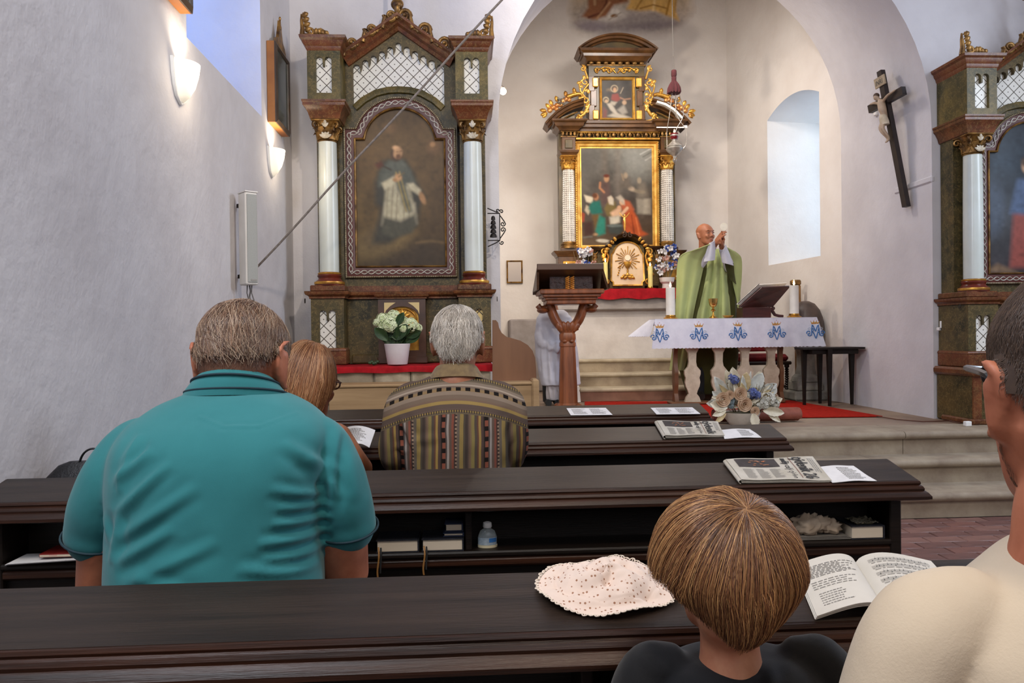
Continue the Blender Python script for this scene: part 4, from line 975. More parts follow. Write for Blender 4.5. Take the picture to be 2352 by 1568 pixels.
m = H(); m.tube([(tc, -52, 70), (tc, -49, 70)], 6.5, 20); m.build('host_disc', mat('disc_ivory', '#e6d3b4', rough=.4), tb)
m = H(); m.lathe([(1, 30), (6, 31), (5, 33), (1.6, 36), (2.6, 41), (1.4, 45), (5, 49), (8, 56), (8.6, 61), (7.8, 61)], (tc, -50, 0), 16, sy=.5)
for k in range(9): leaf(m, tc-16+4*k, -49, 24+3*math.sin(k*2), 30+15*k, 8, 5, .3)
for k in range(5): m.ball((tc-22+1.5*k, -50, 32+5*k), 2, 6, 5)
m.build('relief_chalice', GOLD, tb)
for s in (-1, 1):
    m = H(); x = tc+s*46
    cs(m, spiral(x+s*4, 84, 9, 1.2, PI/2, -s, 14)[::-1]+[(x-s*4, 74), (x-s*1, 60), (x+s*4, 42), (x+s*6, 30)]+spiral(x+s*1, 18, 8, 1.2, 0 if s > 0 else PI, -s, 14), -44, 3, 2.5)
    for k in range(6): leaf(m, x+s*(k % 2)*4, -46, 90-k*11, -90+s*(20+(k % 3)*25), 11, 8, .35)
    for k in range(4): leaf(m, tc+s*(26+k*5), -50, 108-k*6, 90-s*(30+20*k), 10, 6, .3)
    m.build('tabernacle_scroll', GOLD, tb, 60)
    m = H(); m.ball((tc+s*72, -34, 74), 7, 10, 8); cs(m, spiral(tc+s*72, 86, 7, 1, 0, s, 10), -34, 2, 1); leaf(m, tc+s*72, -36, 60, 90, 12, 9, .3); m.build('gilt_cluster', GOLDD, tb, 60)
# crucifix on the tabernacle
cr_ = H(); z0 = 126; cr_.tube([(tc-2, -30, z0), (tc-2, -30, z0+8)], 3, 8); cr_.ball((tc-2, -30, z0+2), (7, 5, 4)); cr_.build('crucifix_foot', MARB, tb)
m = H(); y = -32; m.ball((tc-2, y, z0+42), (2.3, 2.4, 3)); m.tube([(tc-2, y, z0+39), (tc-2.4, y-.5, z0+33), (tc-1.4, y, z0+26), (tc-1.8, y, z0+18), (tc-2, y, z0+7)], [1.6, 3.3, 2.4, 2.8, 1.1], 8)
for s in (-1, 1): m.tube([(tc-2+s*1.5, y, z0+37), (tc-2+s*6, y, z0+41), (tc-2+s*11.5, y, z0+48)], [1.5, 1.2, .9], 6)
m.build('corpus', GOLDB, tb)

# mensa of the high altar with cloth, its steps
WHITEW = mat('whitewash', '#d9d3cd', '#c9c2bc', 4, .9, bump=.3, bscale=14, bdist=.01)
mm = thing('high_altar_mensa', 'whitewashed masonry altar block under the gilded high altar', 'altar block', (1.7, 8.3, ZC))
TM = Matrix.Translation((-1.7, -8.3, -ZC))
hx0, hx1 = P(1290, 750, 8.3).x, P(1566, 750, 8.3).x; zb_, zs_, zt_ = P(1450, 822, 8.26).z, P(1450, 711, 8.3).z, P(1450, 664, 8.3).z
MB(TM).box((hx0, 8.36, ZC), (hx1, YB-.02, zs_+.01), .01).build('block', WHITEW, mm)
MB(TM).box((hx0-.06, 8.28, zs_), (hx1+.06, YB-.02, zt_-.012), .012).build('slab', mat('slab_plaster', '#aaa29c', '#9a928c', 8, .85), mm)
cloth('high_altar_cloth', 'red cloth hanging over the front edge of the high altar slab', P(1356, 680, 8.27).x, hx1+.02, 8.26, 8.5, zt_+.001, .107, seed=4)
s3 = thing('high_altar_steps', 'three pale stone steps leading up to the high altar', 'steps', (1.7, 7.5, ZC)); T3 = Matrix.Translation((-1.7, -7.5, -ZC))
sx0 = P(1334, 890, 7.5).x; sx1 = P(1672, 890, 7.5).x
for k, (yy, px_) in enumerate(((7.52, 891), (7.83, 857), (8.15, 824))):
    zt2 = P(1450, px_, yy).z; zb2 = ZC if k == 0 else P(1450, (891, 857)[k-1], (7.52, 7.83)[k-1]).z
    MB(T3).box((sx0, yy+.02, ZC), (sx1, 8.34, zt2-.035)).build('riser', mat('pinkish_riser', '#8d6450', '#7a5644', 6, .8) if k == 0 else STONE, s3)
    MB(T3).box((sx0-.01, yy, zt2-.036), (sx1+.01, 8.34, zt2), .012).build('tread', mat('step_tread_pale', '#b3a58c', '#9c8e76', 6, .75, bump=.2), s3)
# white stepped cheek at the left of the steps
MB(T3).prism([(7.48, ZC), (8.34, ZC), (8.34, ZC+.42), (8.1, ZC+.42), (7.85, ZC+.3), (7.8, ZC+.2), (7.55, ZC+.14)], sx0-.06, sx0-.005, lambda a, b, h: (h, a, b)).build('cheek', WHITEW, s3)

# candles, flowers on the high altar
WAXY = mat('yellow_wax', '#d8c878', '#c9b768', 8, .4); WAXW = mat('white_wax', '#dcd9d3', '#cfccc6', 8, .4)
fm = NT('candle_flame'); fm.set((1, .7, .3), .5); fm.b.inputs['Emission Color'].default_value = (1, .62, .28, 1); fm.b.inputs['Emission Strength'].default_value = 14; FLAME = fm.m
BRASS = mat('polished_brass', '#cf9f4e', '#a87a32', 10, .25, .95)
def candle(label, x, y, z, r, h, wax, group, foot=1.0, fl=.04):
    c = thing('candle', label, 'candle', (x, y, z), 0, group)
    MB().lathe([(r*1.5*foot, 0), (r*1.55*foot, r*.2), (r*1.1*foot, r*.4), (r*1.15, r*.55), (r*1.1, r*.8), (r*1.02, r*.82)], n=24).build('candle_holder', BRASS, c)
    MB().lathe([(r, r*.7), (r, h-.003), (r*.94, h), (r*.5, h-.006), (0.001, h-.008)], n=24).build('wax', wax, c)
    MB().tube([(0, 0, h-.01), (.001, 0, h+.008)], .0012, 5).build('wick', BLACK, c)
    MB().lathe([(.0005, h+.002), (fl*.17, h+.002+fl*.2), (fl*.2, h+fl*.4), (fl*.12, h+fl*.75), (.0004, h+fl*1.1)], n=10).build('flame', FLAME, c)
    l = bpy.data.lights.new('candle_light', 'POINT'); l.energy = .25; l.color = (1, .6, .3); l.shadow_soft_size = .01; lo = bpy.data.objects.new('candle_light', l); COL.objects.link(lo); lo.location = (x, y-.01, z+h+.045)
    return c
zt_ += .006
a = P(1388, 655, 8.4); candle('yellow candle at the left of the white tabernacle door, behind the lectern', a.x, 8.322, zt_, .026, P(1388, 604, 8.4).z-zt_, WAXY, 'lit yellow candles on the high altar', 1.1)
a = P(1490, 655, 8.4); candle('yellow candle at the right of the white tabernacle door', a.x, 8.322, zt_, .026, P(1490, 613, 8.4).z-zt_, WAXY, 'lit yellow candles on the high altar', 1.1)
FLW = [mat('petal_white', '#d5d2d0', '#b5b2b5', 30, .6), mat('petal_blue', '#2f4a9a', '#23376f', 30, .6), mat('petal_pink', '#b98a7a', '#8a6258', 30, .6)]
def vase_flowers(label, cx, cy, z, H_, W_, sd, vase_h):
    r_ = random.Random(sd); v = thing('flower_vase', label, 'flowers', (cx, cy-.07, z), 0, 'bouquets on the high altar')
    MB().lathe([(.05, 0), (.055, .01), (.05, .05), (.075, vase_h*.6), (.085, vase_h), (.078, vase_h)], n=20).build('vase', mat('vase_%d' % sd, '#d9d5d0' if sd % 2 else '#b5694a', rough=.4), v)
    for k in range(34):
        t_ = r_.random(); x = (r_.random()-.5)*W_*(1-.55*t_); zz = vase_h+.02+t_*(H_-vase_h); y = r_.uniform(-.09, .02); q = MB()
        for i in range(5):
            a = 2*PI*i/5+r_.random()
            q.grid(lambda u, w: (x+(.012+.028*w)*math.cos(a)+(u-.5)*.03*math.sin(PI*min(1, w+.1))*-math.sin(a), y-.015-.015*math.sin(w*2.4), zz+(.028*w+.006)*math.sin(a)+(u-.5)*.03*math.sin(PI*min(1, w+.1))*math.cos(a)), 2, 3, thick=.001)
        q.ball((x, y-.01, zz), .008, 6, 5)
        q.build('blossom', FLW[[0, 0, 0, 1, 2, 0, 1][k % 7]], v, 60)
    m = MB()
    for k in range(22):
        a = r_.uniform(-1, 1); m.tube([(a*.03, 0, vase_h*.7), (a*W_*.3, -.02, vase_h+.3*(H_-vase_h)), (a*W_*.5, r_.uniform(-.06, .03), vase_h+r_.uniform(.3, 1)*(H_-vase_h))], .003, 5)
    m.build('stems', mat('dry_stem', '#6a5a3c', rough=.8), v)['kind'] = 'stuff'
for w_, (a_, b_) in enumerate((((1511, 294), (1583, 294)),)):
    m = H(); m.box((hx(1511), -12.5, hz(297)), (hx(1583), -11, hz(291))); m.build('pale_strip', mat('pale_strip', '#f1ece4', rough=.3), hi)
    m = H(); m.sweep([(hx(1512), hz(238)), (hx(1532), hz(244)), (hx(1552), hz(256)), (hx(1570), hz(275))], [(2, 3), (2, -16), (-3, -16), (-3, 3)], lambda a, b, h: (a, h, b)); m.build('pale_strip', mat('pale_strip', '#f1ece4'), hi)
a = P(1532, 655, 8.35); vase_flowers('white and blue bouquet at the right of the tabernacle, beside the priest', a.x, 8.42, zt_, .44, .30, 3, .12)
a = P(1345, 655, 8.35); vase_flowers('white and blue bouquet standing behind the lectern desk', a.x, 8.45, zt_, .42, .28, 4, .12)
c2 = P(1296, 640, 8.38)
candle('small lit candle just behind the left top corner of the lectern', c2.x+.03, 8.40, zt_, .02, P(1296, 612, 8.4).z-zt_, WAXY, 'lit yellow candles on the high altar')

# fresco on the apse wall
FR_ = (1300, -150, 1600, 92, 1.3); cv = Canvas(*FR_); cv.fill([(0, '#b9a07c'), (.7, '#c5b49c'), (1, '#cfc5ba')]); cv.grain(.1, 30, 12)
cv.blob(1450, 50, 150, 40, '#a59c9a', 1.1, 0, .9); cv.blob(1360, 62, 40, 12, '#857b84', 1, 6, .8); cv.blob(1500, 60, 64, 9, '#8c8286', 1.1, -4, .8); cv.blob(1430, 72, 56, 7, '#958a8a', 1.1, 0, .7); cv.blob(1402, 30, 30, 16, '#d5cfc8', 1)
cv.poly([(1345, -150), (1450, -150), (1442, 5), (1410, 12), (1392, 38), (1362, 46), (1336, 38), (1350, 18)], '#8e5f42', 4); cv.line([(1352, 40), (1380, 30), (1392, 8), (1398, -90)], 2.5, '#63382a', 4); cv.line([(1370, 44), (1400, 6)], 2, '#b9906c', 4); cv.line([(1366, 10), (1360, -120)], 2.4, '#b8946f', 5); cv.line([(1425, 0), (1430, -120)], 3, '#6c4030', 6)
cv.poly([(1450, -150), (1560, -150), (1552, 26), (1560, 50), (1530, 36), (1500, 24), (1470, 26), (1438, 22), (1446, 6)], '#cfa662', 4); cv.line([(1460, 22), (1480, -10), (1488, -110)], 2, '#a0783c', 4); cv.line([(1500, 24), (1512, -60)], 2.4, '#e6ca92', 5); cv.line([(1530, 34), (1538, 0), (1536, -120)], 2.4, '#98702f', 4); cv.line([(1548, 38), (1552, 0)], 2, '#b88f52', 3); cv.line([(1470, 20), (1500, 12), (1530, 20)], 1.4, '#8c642c', 3)
cv.blob(1410, 37, 8, 4, '#8a5d32', .6, -8); cv.line([(1398, 46), (1425, 30)], 1.2, '#a5988c', 2); cv.grain(.07, 7, 14)
edge = [(1318, -150), (1312, 20), (1316, 60), (1330, 76), (1362, 80), (1400, 74), (1450, 70), (1490, 78), (1530, 76), (1562, 62), (1582, 38), (1586, -10), (1584, -150)]
mk = Canvas(*FR_); mk.poly(edge, '#ffffff', 16); n_ = Canvas(*FR_); n_.C[:] = 1; nz = n_.grain(.3, 22, 19)
al = np.clip(mk.C[..., :1]*1.25+nz[..., None]*.10, 0, 1); cv.C = cv.C*al+np.array(srgb('#dcd5cf'))*(1-al); al_ = al.reshape(-1)
fo = cv.build('fresco', lambda a, b: tuple(Vector((P(a, b, YB-.006).x, YB-.006, P(a, b, YB-.006).z))), None, lambda x, y: al_ > .10, .9, 1)
tag(fo, 'fresco fragment of draped robes in brown and yellow above the high altar', 'fresco')
# ------------------------------------------------------------------ helpers for placing local furniture
def at(x, y, z): return Matrix.Translation((-x, -y, -z))
def text_mesh(s, size, o, xd, yd, mt, parent, name='lettering', bold=.0, ex=.0006, fit=None):
    c = bpy.data.curves.new('t', 'FONT'); c.body = s; c.size = size; c.extrude = ex; c.offset = bold; c.resolution_u = 2
    ob = bpy.data.objects.new('t', c); COL.objects.link(ob); bpy.context.view_layer.update()
    me = bpy.data.meshes.new_from_object(ob.evaluated_get(bpy.context.evaluated_depsgraph_get())); bpy.data.objects.remove(ob)
    if fit:
        w_ = max(v.co.x for v in me.vertices); me.transform(Matrix.Scale(fit/w_, 4, (1, 0, 0)))
    xd = Vector(xd).normalized(); yd = (Vector(yd)-xd*Vector(yd).dot(xd)).normalized(); zd = xd.cross(yd)
    M_ = Matrix(((xd.x, yd.x, zd.x, o[0]), (xd.y, yd.y, zd.y, o[1]), (xd.z, yd.z, zd.z, o[2]), (0, 0, 0, 1))); me.transform(M_)
    me.materials.clear(); return link(name, me, mt, parent)
INK = mat('grey_print', '#3c3a3a', rough=.8); INKL = mat('faint_print', '#85817c', rough=.8)
def fine_print(parent, fn, u0, u1, v0, v1, rows, mt=INKL, seed=1, along='u', fill=.5, name='print'):
    """rows of short word marks on the surface fn(u, v)"""
    r_ = random.Random(seed); m = MB()
    for k in range(rows):
        c = (k+.5)/rows; L = r_.uniform(.6, 1); t = 0
        while t < L:
            w_ = min(r_.uniform(.04, .12), L-t)
            if along == 'u': a, b, c0, c1 = u0+(u1-u0)*t, u0+(u1-u0)*(t+w_), v0+(v1-v0)*(c-fill/2/rows), v0+(v1-v0)*(c+fill/2/rows); q = [(a, c0), (b, c0), (b, c1), (a, c1)]
            else: a, b, c0, c1 = v0+(v1-v0)*t, v0+(v1-v0)*(t+w_), u0+(u1-u0)*(c-fill/2/rows), u0+(u1-u0)*(c+fill/2/rows); q = [(c0, a), (c1, a), (c1, b), (c0, b)]
            m.add([fn(*p) for p in q], [(0, 1, 2, 3)]); t += w_+.025
    o = m.build(name, mt, parent, None); o['kind'] = 'stuff'; return o

# ------------------------------------------------------------------ altar table
tx0, tx1, ty0, ty1 = 1.70, 3.21, 6.93, 7.14
tz = P(1700, 730, ty0).z
LINEN = mat('white_linen', '#d5d6e2', '#c9cad8', 12, .85, bump=.25, bscale=240, bdist=.001, spec=.2)
ta = thing('altar_table', 'altar table on flat carved balusters, behind the flower bowl', 'altar table', (2.4, 7.1, ZC)); TT = at(2.4, 7.1, ZC)
MB(TT).box((tx0+.02, ty0+.02, tz-.06), (tx1-.02, ty1, tz-.006), .006).build('tabletop', WOOD_M, ta)
PALEM = mat('pale_marbled_board', '#c9bfa9', '#a89b84', 9, .5, detail=6)
zof = lambda py: max(P(1650, py, 7.0).z, ZC+.0105)
bal = [(0, 21), (0, 0)]
prf = [(795, 17), (802, 15), (810, 10), (830, 9), (840, 11), (850, 20), (858, 20), (866, 17), (876, 19), (886, 17), (896, 12), (903, 10), (910, 16), (920, 20), (931, 20)]
for px_ in (1590, 1651, 1711, 1771):
    cx = P(px_, 860, 7.0).x; hh = [(w_*.94*7.0/1770, zof(py)) for py, w_ in prf]
    poly = [(cx-a, z) for a, z in hh]+[(cx+a, z) for a, z in hh[::-1]]
    MB(TT).prism(poly, 6.985, 7.02, lambda a, b, h: (a, h, b)).build('baluster', PALEM, ta)
for px_ in (1553, 1795):
    cx = P(px_, 860, 7.05).x
    hh = [(w_*.6*7.0/1770, zof(py)) for py, w_ in prf]
    MB(TT).prism([(7.08-a*1.0, z) for a, z in hh]+[(7.08+a*1.0, z) for a, z in hh[::-1]], cx-.018, cx+.018, lambda a, b, h: (h, a, b)).build('side_baluster', WOOD_M, ta)
MB(TT).box((P(1540, 930, 7).x, 6.95, ZC+.0105), (P(1800, 930, 7).x, 7.13, ZC+.028), .005).build('base_rail', WOOD_M, ta)
# linen cloth with scalloped edge, side flaps flaring outwards
drop = .262
def fr_(u, v):
    x = tx0+(tx1-tx0)*u; sc = .006*abs(math.sin(u*PI*44)); w_ = .006*math.sin(u*23)*v+.004*math.sin(u*61+1)*v
    sk = (.5-abs(u-.5))*0; x2 = x+v*(.07*max(0, u-.93)/.07-.035*max(0, .07-u)/.07)
    return (x2, ty0-.006-.02*v+w_, tz-.004-(drop+(sc if v > .99 else 0)-sc*.0)*v)
def top_(u, v): return (tx0+(tx1-tx0)*u, ty0-.006+(ty1-ty0+.02)*v, tz)
def lf_(s):
    def f(u, v):
        x0 = tx0 if s < 0 else tx1; y = ty0-.006+(ty1-ty0+.02)*u; sc = .008*abs(math.sin(u*PI*9))*(v > .99)
        return (x0+s*((.05+.15*u) if s < 0 else .06)*v+s*.0, y, tz-.004-(.15+sc+.03*math.sin(u*6)*0)*v)
    return f
tc_ = MB(at(2.4, 7.1, tz)).grid(fr_, 176, 12, thick=-.003); tc_.grid(top_, 20, 4, thick=.003); tc_.grid(lf_(-1), 24, 6, thick=.003); tc_.grid(lf_(1), 24, 6, thick=-.003)
cl = thing('tablecloth', 'white scalloped altar cloth with five crowned blue monograms', 'cloth', (2.4, 7.1, tz)); tc_.build('linen', LINEN, cl, 50)
BLUE = mat('blue_embroidery', '#3f74b0', '#2f5c94', 60, .8); BLUEL = mat('pale_blue_embroidery', '#a9b7cc', rough=.8); CROWNM = mat('crown_gold_thread', '#c9a058', '#a67a38', 60, .6); REDB = mat('red_thread', '#b5433c', rough=.7)
def fsurf(px, py):
    p = P(px, py, ty0-.02); v = (tz-.004-p.z)/drop; u = (p.x-tx0)/(tx1-tx0); q = fr_(min(max(u, 0), 1), v); return q[1]-.0022
for px_, py_ in ((1515, 768), (1605, 766), (1694, 764), (1783, 762), (1872, 759)):
    k = 6.93/1770
    def st_(pts, r, m): m.tube([tuple(Vector((P(px_, py_, 6.92).x+a*17*k, fsurf(px_+a*17, py_-b*14), P(px_, py_, 6.92).z+b*14*k))) for a, b in pts], [(r, r*.35)]*len(pts) if 0 else r, 6)
    m = MB(at(2.4, 7.1, tz)); r = .0046
    for pts in ([(-.55, -.75), (-.5, .3), (-.42, 1), (-.3, .8), (0, -.1)], [(0, -.1), (.3, .8), (.42, 1), (.5, .3), (.55, -.75)], [(-.3, -.25), (-.08, -1.1), (0, -1.3), (.08, -1.1), (.3, -.25)],
                [(.18, -.7), (.4, .25), (.62, -.7)], [(.24, -.3), (.58, -.3)], [(-.5, .35), (-.28, .3), (-.24, .0), (-.5, -.1), (-.3, -.35), (-.18, -.75)],
                [(-.55, -.75)]+spiral(-.85, -.62, .28, .9, -.3, -1, 10, .4), [(.6, -.75)]+spiral(.85, -.62, .28, .9, PI+.3, 1, 10, .4), spiral(-.95, -.3, .3, .6, PI*1.2, -1, 8, .6), spiral(.95, -.3, .3, .6, -.2*PI, 1, 8, .6)):
        st_(pts, r, m)
    mo = m.build('monogram', BLUE, cl)
    m = MB(at(2.4, 7.1, tz))
    for s in (-1, 1): st_([(s*.6, .1)]+spiral(s*.85, .3, .26, .9, PI if s > 0 else 0, -s, 10, .4), .0018, m)
    m.build('scroll_embroidery', BLUEL, cl)
    m = MB(at(2.4, 7.1, tz)); cy = 1.65
    cw = [(-.5, cy-.25), (.5, cy-.25), (.62, cy+.35), (.34, cy+.05), (.2, cy+.4), (0, cy+.1), (-.2, cy+.4), (-.34, cy+.05), (-.62, cy+.35)]
    X0 = P(px_, py_, 6.92)
    m.prism([(X0.x+a*17*k, X0.z+b*11*k) for a, b in cw], fsurf(px_, py_-24)-.0015, fsurf(px_, py_-24)+.001, lambda a, b, h: (a, h, b)); m.build('crown', CROWNM, cl, None)
    m = MB(at(2.4, 7.1, tz))
    for a, b in ((-.62, .4), (-.2, .5), (.2, .5), (.62, .4), (0, .85), (-.3, -.1), (0, -.1), (.3, -.1)): m.ball((X0.x+a*17*k, fsurf(px_, py_-24)-.002, X0.z+(cy+b)*11*k), .0032, 6, 4)
    m.build('crown_jewels', REDB, cl)['kind'] = 'stuff'
# things standing on the altar
a = P(1540, 700, 7.05); candle('tall white candle at the left end of the altar table', a.x, 7.05, tz+.002, .042, P(1540, 661, 7.05).z-tz, WAXW, 'tall white candles on the altar table', 1.0, .05)
a = P(1824, 700, 7.05); candle('tall white candle at the right end of the altar table', a.x, 7.05, tz+.002, .042, P(1824, 656, 7.05).z-tz, WAXW, 'tall white candles on the altar table', 1.0, .05)
a = P(1638, 700, 7.03); ch = thing('chalice', 'gilt chalice standing in front of the priest', 'chalice', (a.x, 7.03, tz+.002))
MB().lathe([(.038, 0), (.040, .004), (.034, .010), (.016, .022), (.008, .040), (.007, .060), (.011, .064)], n=28).build('foot', BRASS, ch)
MB().lathe([(.010, .063), (.020, .069), (.022, .076), (.014, .084), (.008, .088), (.008, .098), (.012, .102)], n=28).build('knop', BRASS, ch)
MB().lathe([(.008, .100), (.024, .108), (.035, .124), (.040, .150), (.043, .182), (.041, .182), (.037, .150), (.031, .126), (.001, .110)], n=32).build('cup', mat('chalice_cup', '#d9b36a', '#c09048', 8, .2, .95), ch)
a = P(1672, 720, 7.02); pa = thing('paten', 'shallow gilt dish beside the chalice', 'dish', (a.x, 7.02, tz+.002))
MB().lathe([(.025, 0), (.03, .003), (.045, .014), (.053, .024), (.050, .024), (.03, .010), (.001, .008)], n=28).build('bowl', BRASS, pa)
MB().lathe([(.030, .012), (.030, .020), (.001, .021)], n=20).build('bread', mat('bread', '#c59a64', rough=.7), pa)

# missal stand with the open missal, on the right of the table
MAHO = mat('dark_red_mahogany', '#4a201c', '#331512', 7, .35, bump=.1, stretch=(1, 1, 4))
ms = thing('missal_stand', 'dark mahogany missal stand tilted up at the right end of the table', 'book stand', (3.0, 7.14, tz)); TS_ = at(3.0, 7.14, tz)
bp = [P(1697, 697, 6.98), P(1745, 659, 7.20), P(1813, 657, 7.24), P(1795, 690, 7.0)]
m = MB(TS_); ns = (bp[1]-bp[0]).cross(bp[2]-bp[0]).normalized()
bq = [P(1698, 706, 7.02), P(1750, 660, 7.02), P(1816, 657, 7.20), P(1775, 705, 7.20)]
def board(m, q, t):
    q = [Vector(x) for x in q]; n_ = (q[1]-q[0]).cross(q[3]-q[0]).normalized()*t; m.add(q+[p+n_ for p in q], [(0, 1, 2, 3), (7, 6, 5, 4), (0, 4, 5, 1), (1, 5, 6, 2), (2, 6, 7, 3), (3, 7, 4, 0)])
board(m, bq, .016); m.build('desk', MAHO, ms)
m = MB(TS_); m.box((P(1700, 720, 7.1).x, 7.03, tz+.002), (P(1765, 720, 7.1).x, 7.2, P(1730, 706, 7.1).z), .006)
fx = P(1765, 712, 7.1).x; m.tube([(fx-.02, 7.1, tz+.09), (fx+.03, 7.1, tz+.075), (fx+.06, 7.1, tz+.03), (fx+.10, 7.1, tz+.018), (fx+.14, 7.1, tz+.016)], [.02, .018, .015, .014, .012], 10); m.ball((fx+.045, 7.1, tz+.09), .018)
m.build('base', MAHO, ms)
mb_ = thing('missal', 'open missal lying on the dark stand, its page edges showing white', 'book', bq[0]); T_ = Matrix.Translation(-Vector(bq[0])); off = Vector((-.012, .006, .024))
m = MB(T_); board(m, [bq[0]+off+Vector((-.004, 0, .003)), bq[1]+off+Vector((-.016, 0, .001)), bq[2]+off+Vector((-.02, 0, .006)), bq[3]+off+Vector((-.02, 0, .006))], .012); m.build('pages', mat('page_white', '#dedad2', '#cfcac0', 30, .8), mb_)
MB(T_).tube([bq[0]+off+Vector((0, 0, .012)), bq[1]+off+Vector((-.01, 0, .010))], .003, 6).build('cover_edge', BLACK, mb_)

# paschal candle post and font
po_ = thing('wooden_post', 'slim wooden post with a gilt block on top, behind the right candle', 'post', (P(1833, 800, 7.6).x, 7.6, ZC)); x = P(1833, 800, 7.6).x; zt = P(1833, 655, 7.6).z-ZC
MB().box((-.03, -.03, 0), (.03, .03, .05), .006).build('post_foot', WOOD_M, po_)
MB().box((-.028, -.02, .0), (.028, .02, zt), .006).build('shaft', mat('golden_oak', '#8d6638', '#6c4a26', 6, .4), po_)
m = MB(); m.box((-.07, -.03, zt), (.03, .03, zt+.055), .012); m.ball((-.055, -.03, zt+.03), .022); m.build('gilt_block', GOLDD, po_)
fo_ = thing('baptismal_font', 'grey stone font with a dark domed lid, behind the small side table', 'font', (P(1862, 880, 7.32).x-.045, 7.33, ZC))
MB().box((-.17, -.15, 0), (.16, .15, .09), .015).build('plinth', STONE_D, fo_); MB().box((-.13, -.12, .09), (.12, .12, .18), .012).build('step', STONE_D, fo_)
MB().lathe([(.14, .18), (.13, .22), (.10, .25), (.085, .32), (.085, .44), (.10, .50), (.14, .54), (.165, .60), (.165, .66)], (-.0, 0, 0), 10).build('bowl', STONE_D, fo_, 30)
MB().lathe([(.17, .66), (.172, .70), (.16, .80), (.135, .87), (.09, .93), (.04, .955), (.001, .96)], (0, 0, 0), 32).build('lid', mat('dark_lid', '#54443c', '#3c302b', 7, .5), fo_)

# red chair behind the altar
VEL = mat('red_velvet', '#8c1d22', '#6e1218', 18, .8, bump=.2); TURN = mat('dark_turned_wood', '#2c1a12', '#1f120c', 8, .35)
rc = thing('armchair', 'dark turned-leg chair upholstered in red behind the altar table', 'chair', (P(1762, 920, 7.30).x+.06, 7.70, ZC))
def rot2(a): return Matrix.Rotation(a, 4, 'Z')
m = MB(); m.box((-.25, -.20, .36), (.25, .20, .44), .03); m.build('seat', VEL, rc)
MB().box((-.27, -.215, .335), (.27, .215, .37), .01).build('seat_rail', TURN, rc)
def turned(m, x, y, z0, z1, r):
    n = 11; pr = [(r*1.1, z0), (r*1.15, z0+.03)]
    for q in range(n): pr += [(r*.55, z0+.04+(z1-z0-.08)*q/n), (r, z0+.04+(z1-z0-.08)*(q+.5)/n)]
    m.lathe(pr+[(r*.55, z1-.04), (r*1.1, z1-.03), (r*1.1, z1)], (x, y, 0), 12)
for x, y, z1 in ((-.23, -.18, .34), (.23, -.18, .34), (-.23, .18, .34), (.23, .18, .34)): m = MB(); turned(m, x, y, 0, z1, .022); m.build('leg', TURN, rc)
for x in (-.23, .23): MB().box((x-.018, .165, .34), (x+.018, .2, .72), .006).build('back_post', mat('gilt_oak_post', '#9a7448', '#77532e', 6, .4), rc)
MB().box((-.21, .17, .46), (.21, .20, .70), .02).build('backrest', VEL, rc)
m = MB(); m.box((-.23, -.01, .10), (.23, .01, .13), .004); m.box((-.24, -.18, .10), (-.22, .18, .13), .004); m.box((.22, -.18, .10), (.24, .18, .13), .004); m.build('stretcher', TURN, rc)

# small side table
sw = thing('side_table', 'small dark side table against the right chancel wall', 'table', (P(1925, 930, 6.7).x, 6.7, ZC)); zt = P(1925, 797, 6.62).z-ZC
poly = [(1840, 803), (1862, 797), (1981, 797), (1978, 801)]
X0, X1 = P(1850, 800, 6.62).x-P(1925, 930, 6.7).x, P(1981, 800, 6.62).x-P(1925, 930, 6.7).x
m = MB(); m.prism([(X0-.03, -.10), (X0+.08, -.15), (X1-.02, -.16), (X1, -.13), (X1, .16), (X0+.03, .16), (X0-.03, .08)], zt-.018, zt); m.build('tabletop', PEW, sw)
MB().box((X0+.05, -.11, zt-.06), (X1-.05, .12, zt-.018), .004).build('apron', PEW, sw)
for x, y in ((X0+.03, .02), (X0+.19, -.13), (X0+.22, .12), (X1-.07, -.02)):
    MB().loft([[(x+sx*r, y+sy*r, z) for sx, sy in ((-1, -1), (1, -1), (1, 1), (-1, 1))] for r, z in ((.011, .0075), (.013, .15), (.021, zt-.018))]).build('leg', PEW, sw)
# carpets
RC = mat('red_carpet', '#a82214', '#8e1a10', 30, .95, bump=.5, bscale=300, bdist=.004, spec=.1)
cpts = [PZ(1343, 936, ZC), PZ(1343, 923.5, ZC), PZ(1545, 922.5, ZC), PZ(1815, 920.5, ZC), PZ(2027, 957, ZC), PZ(1790, 960, ZC), PZ(1600, 962, ZC)]
o = MB(Matrix.Translation(-cpts[0])).prism([(p.x, p.y) for p in cpts][::-1], ZC+.001, ZC+.007).build('carpet', RC, None, loc=cpts[0]); tag(o, 'flat red carpet on the chancel floor under the altar table', 'carpet')
rl = thing('rolled_carpet', 'rolled-up terracotta carpet lying behind the dried-flower bowl', 'carpet', PZ(1720, 969, ZC)); x0, x1 = -.26, P(1820, 955, 5.72).x-PZ(1720, 969, ZC).x
m = MB(); ring = []
for q in range(60):
    t_ = q/59; a = t_*2*PI*2.6; r = .018+.034*t_; ring.append((r*math.cos(a)*1.25+.02, .052+r*math.sin(a)))
inner = [(b*.9 if 0 else (p[0]-.004*math.cos(q/59*2*PI*2.6), p[1]-.004*math.sin(q/59*2*PI*2.6))) for q, p in enumerate(ring)]
m.prism(ring+inner[::-1], x0, x1, lambda a, b, h: (h, a, b)); m.lathe([(.001, x0+.012), (.050, x0+.012), (.050, x1-.012), (.001, x1-.012)], (0, .02, .052), 28, 'x'); m.build('roll', mat('terracotta_carpet', '#8a4a38', '#743a2b', 20, .7), rl, 60)
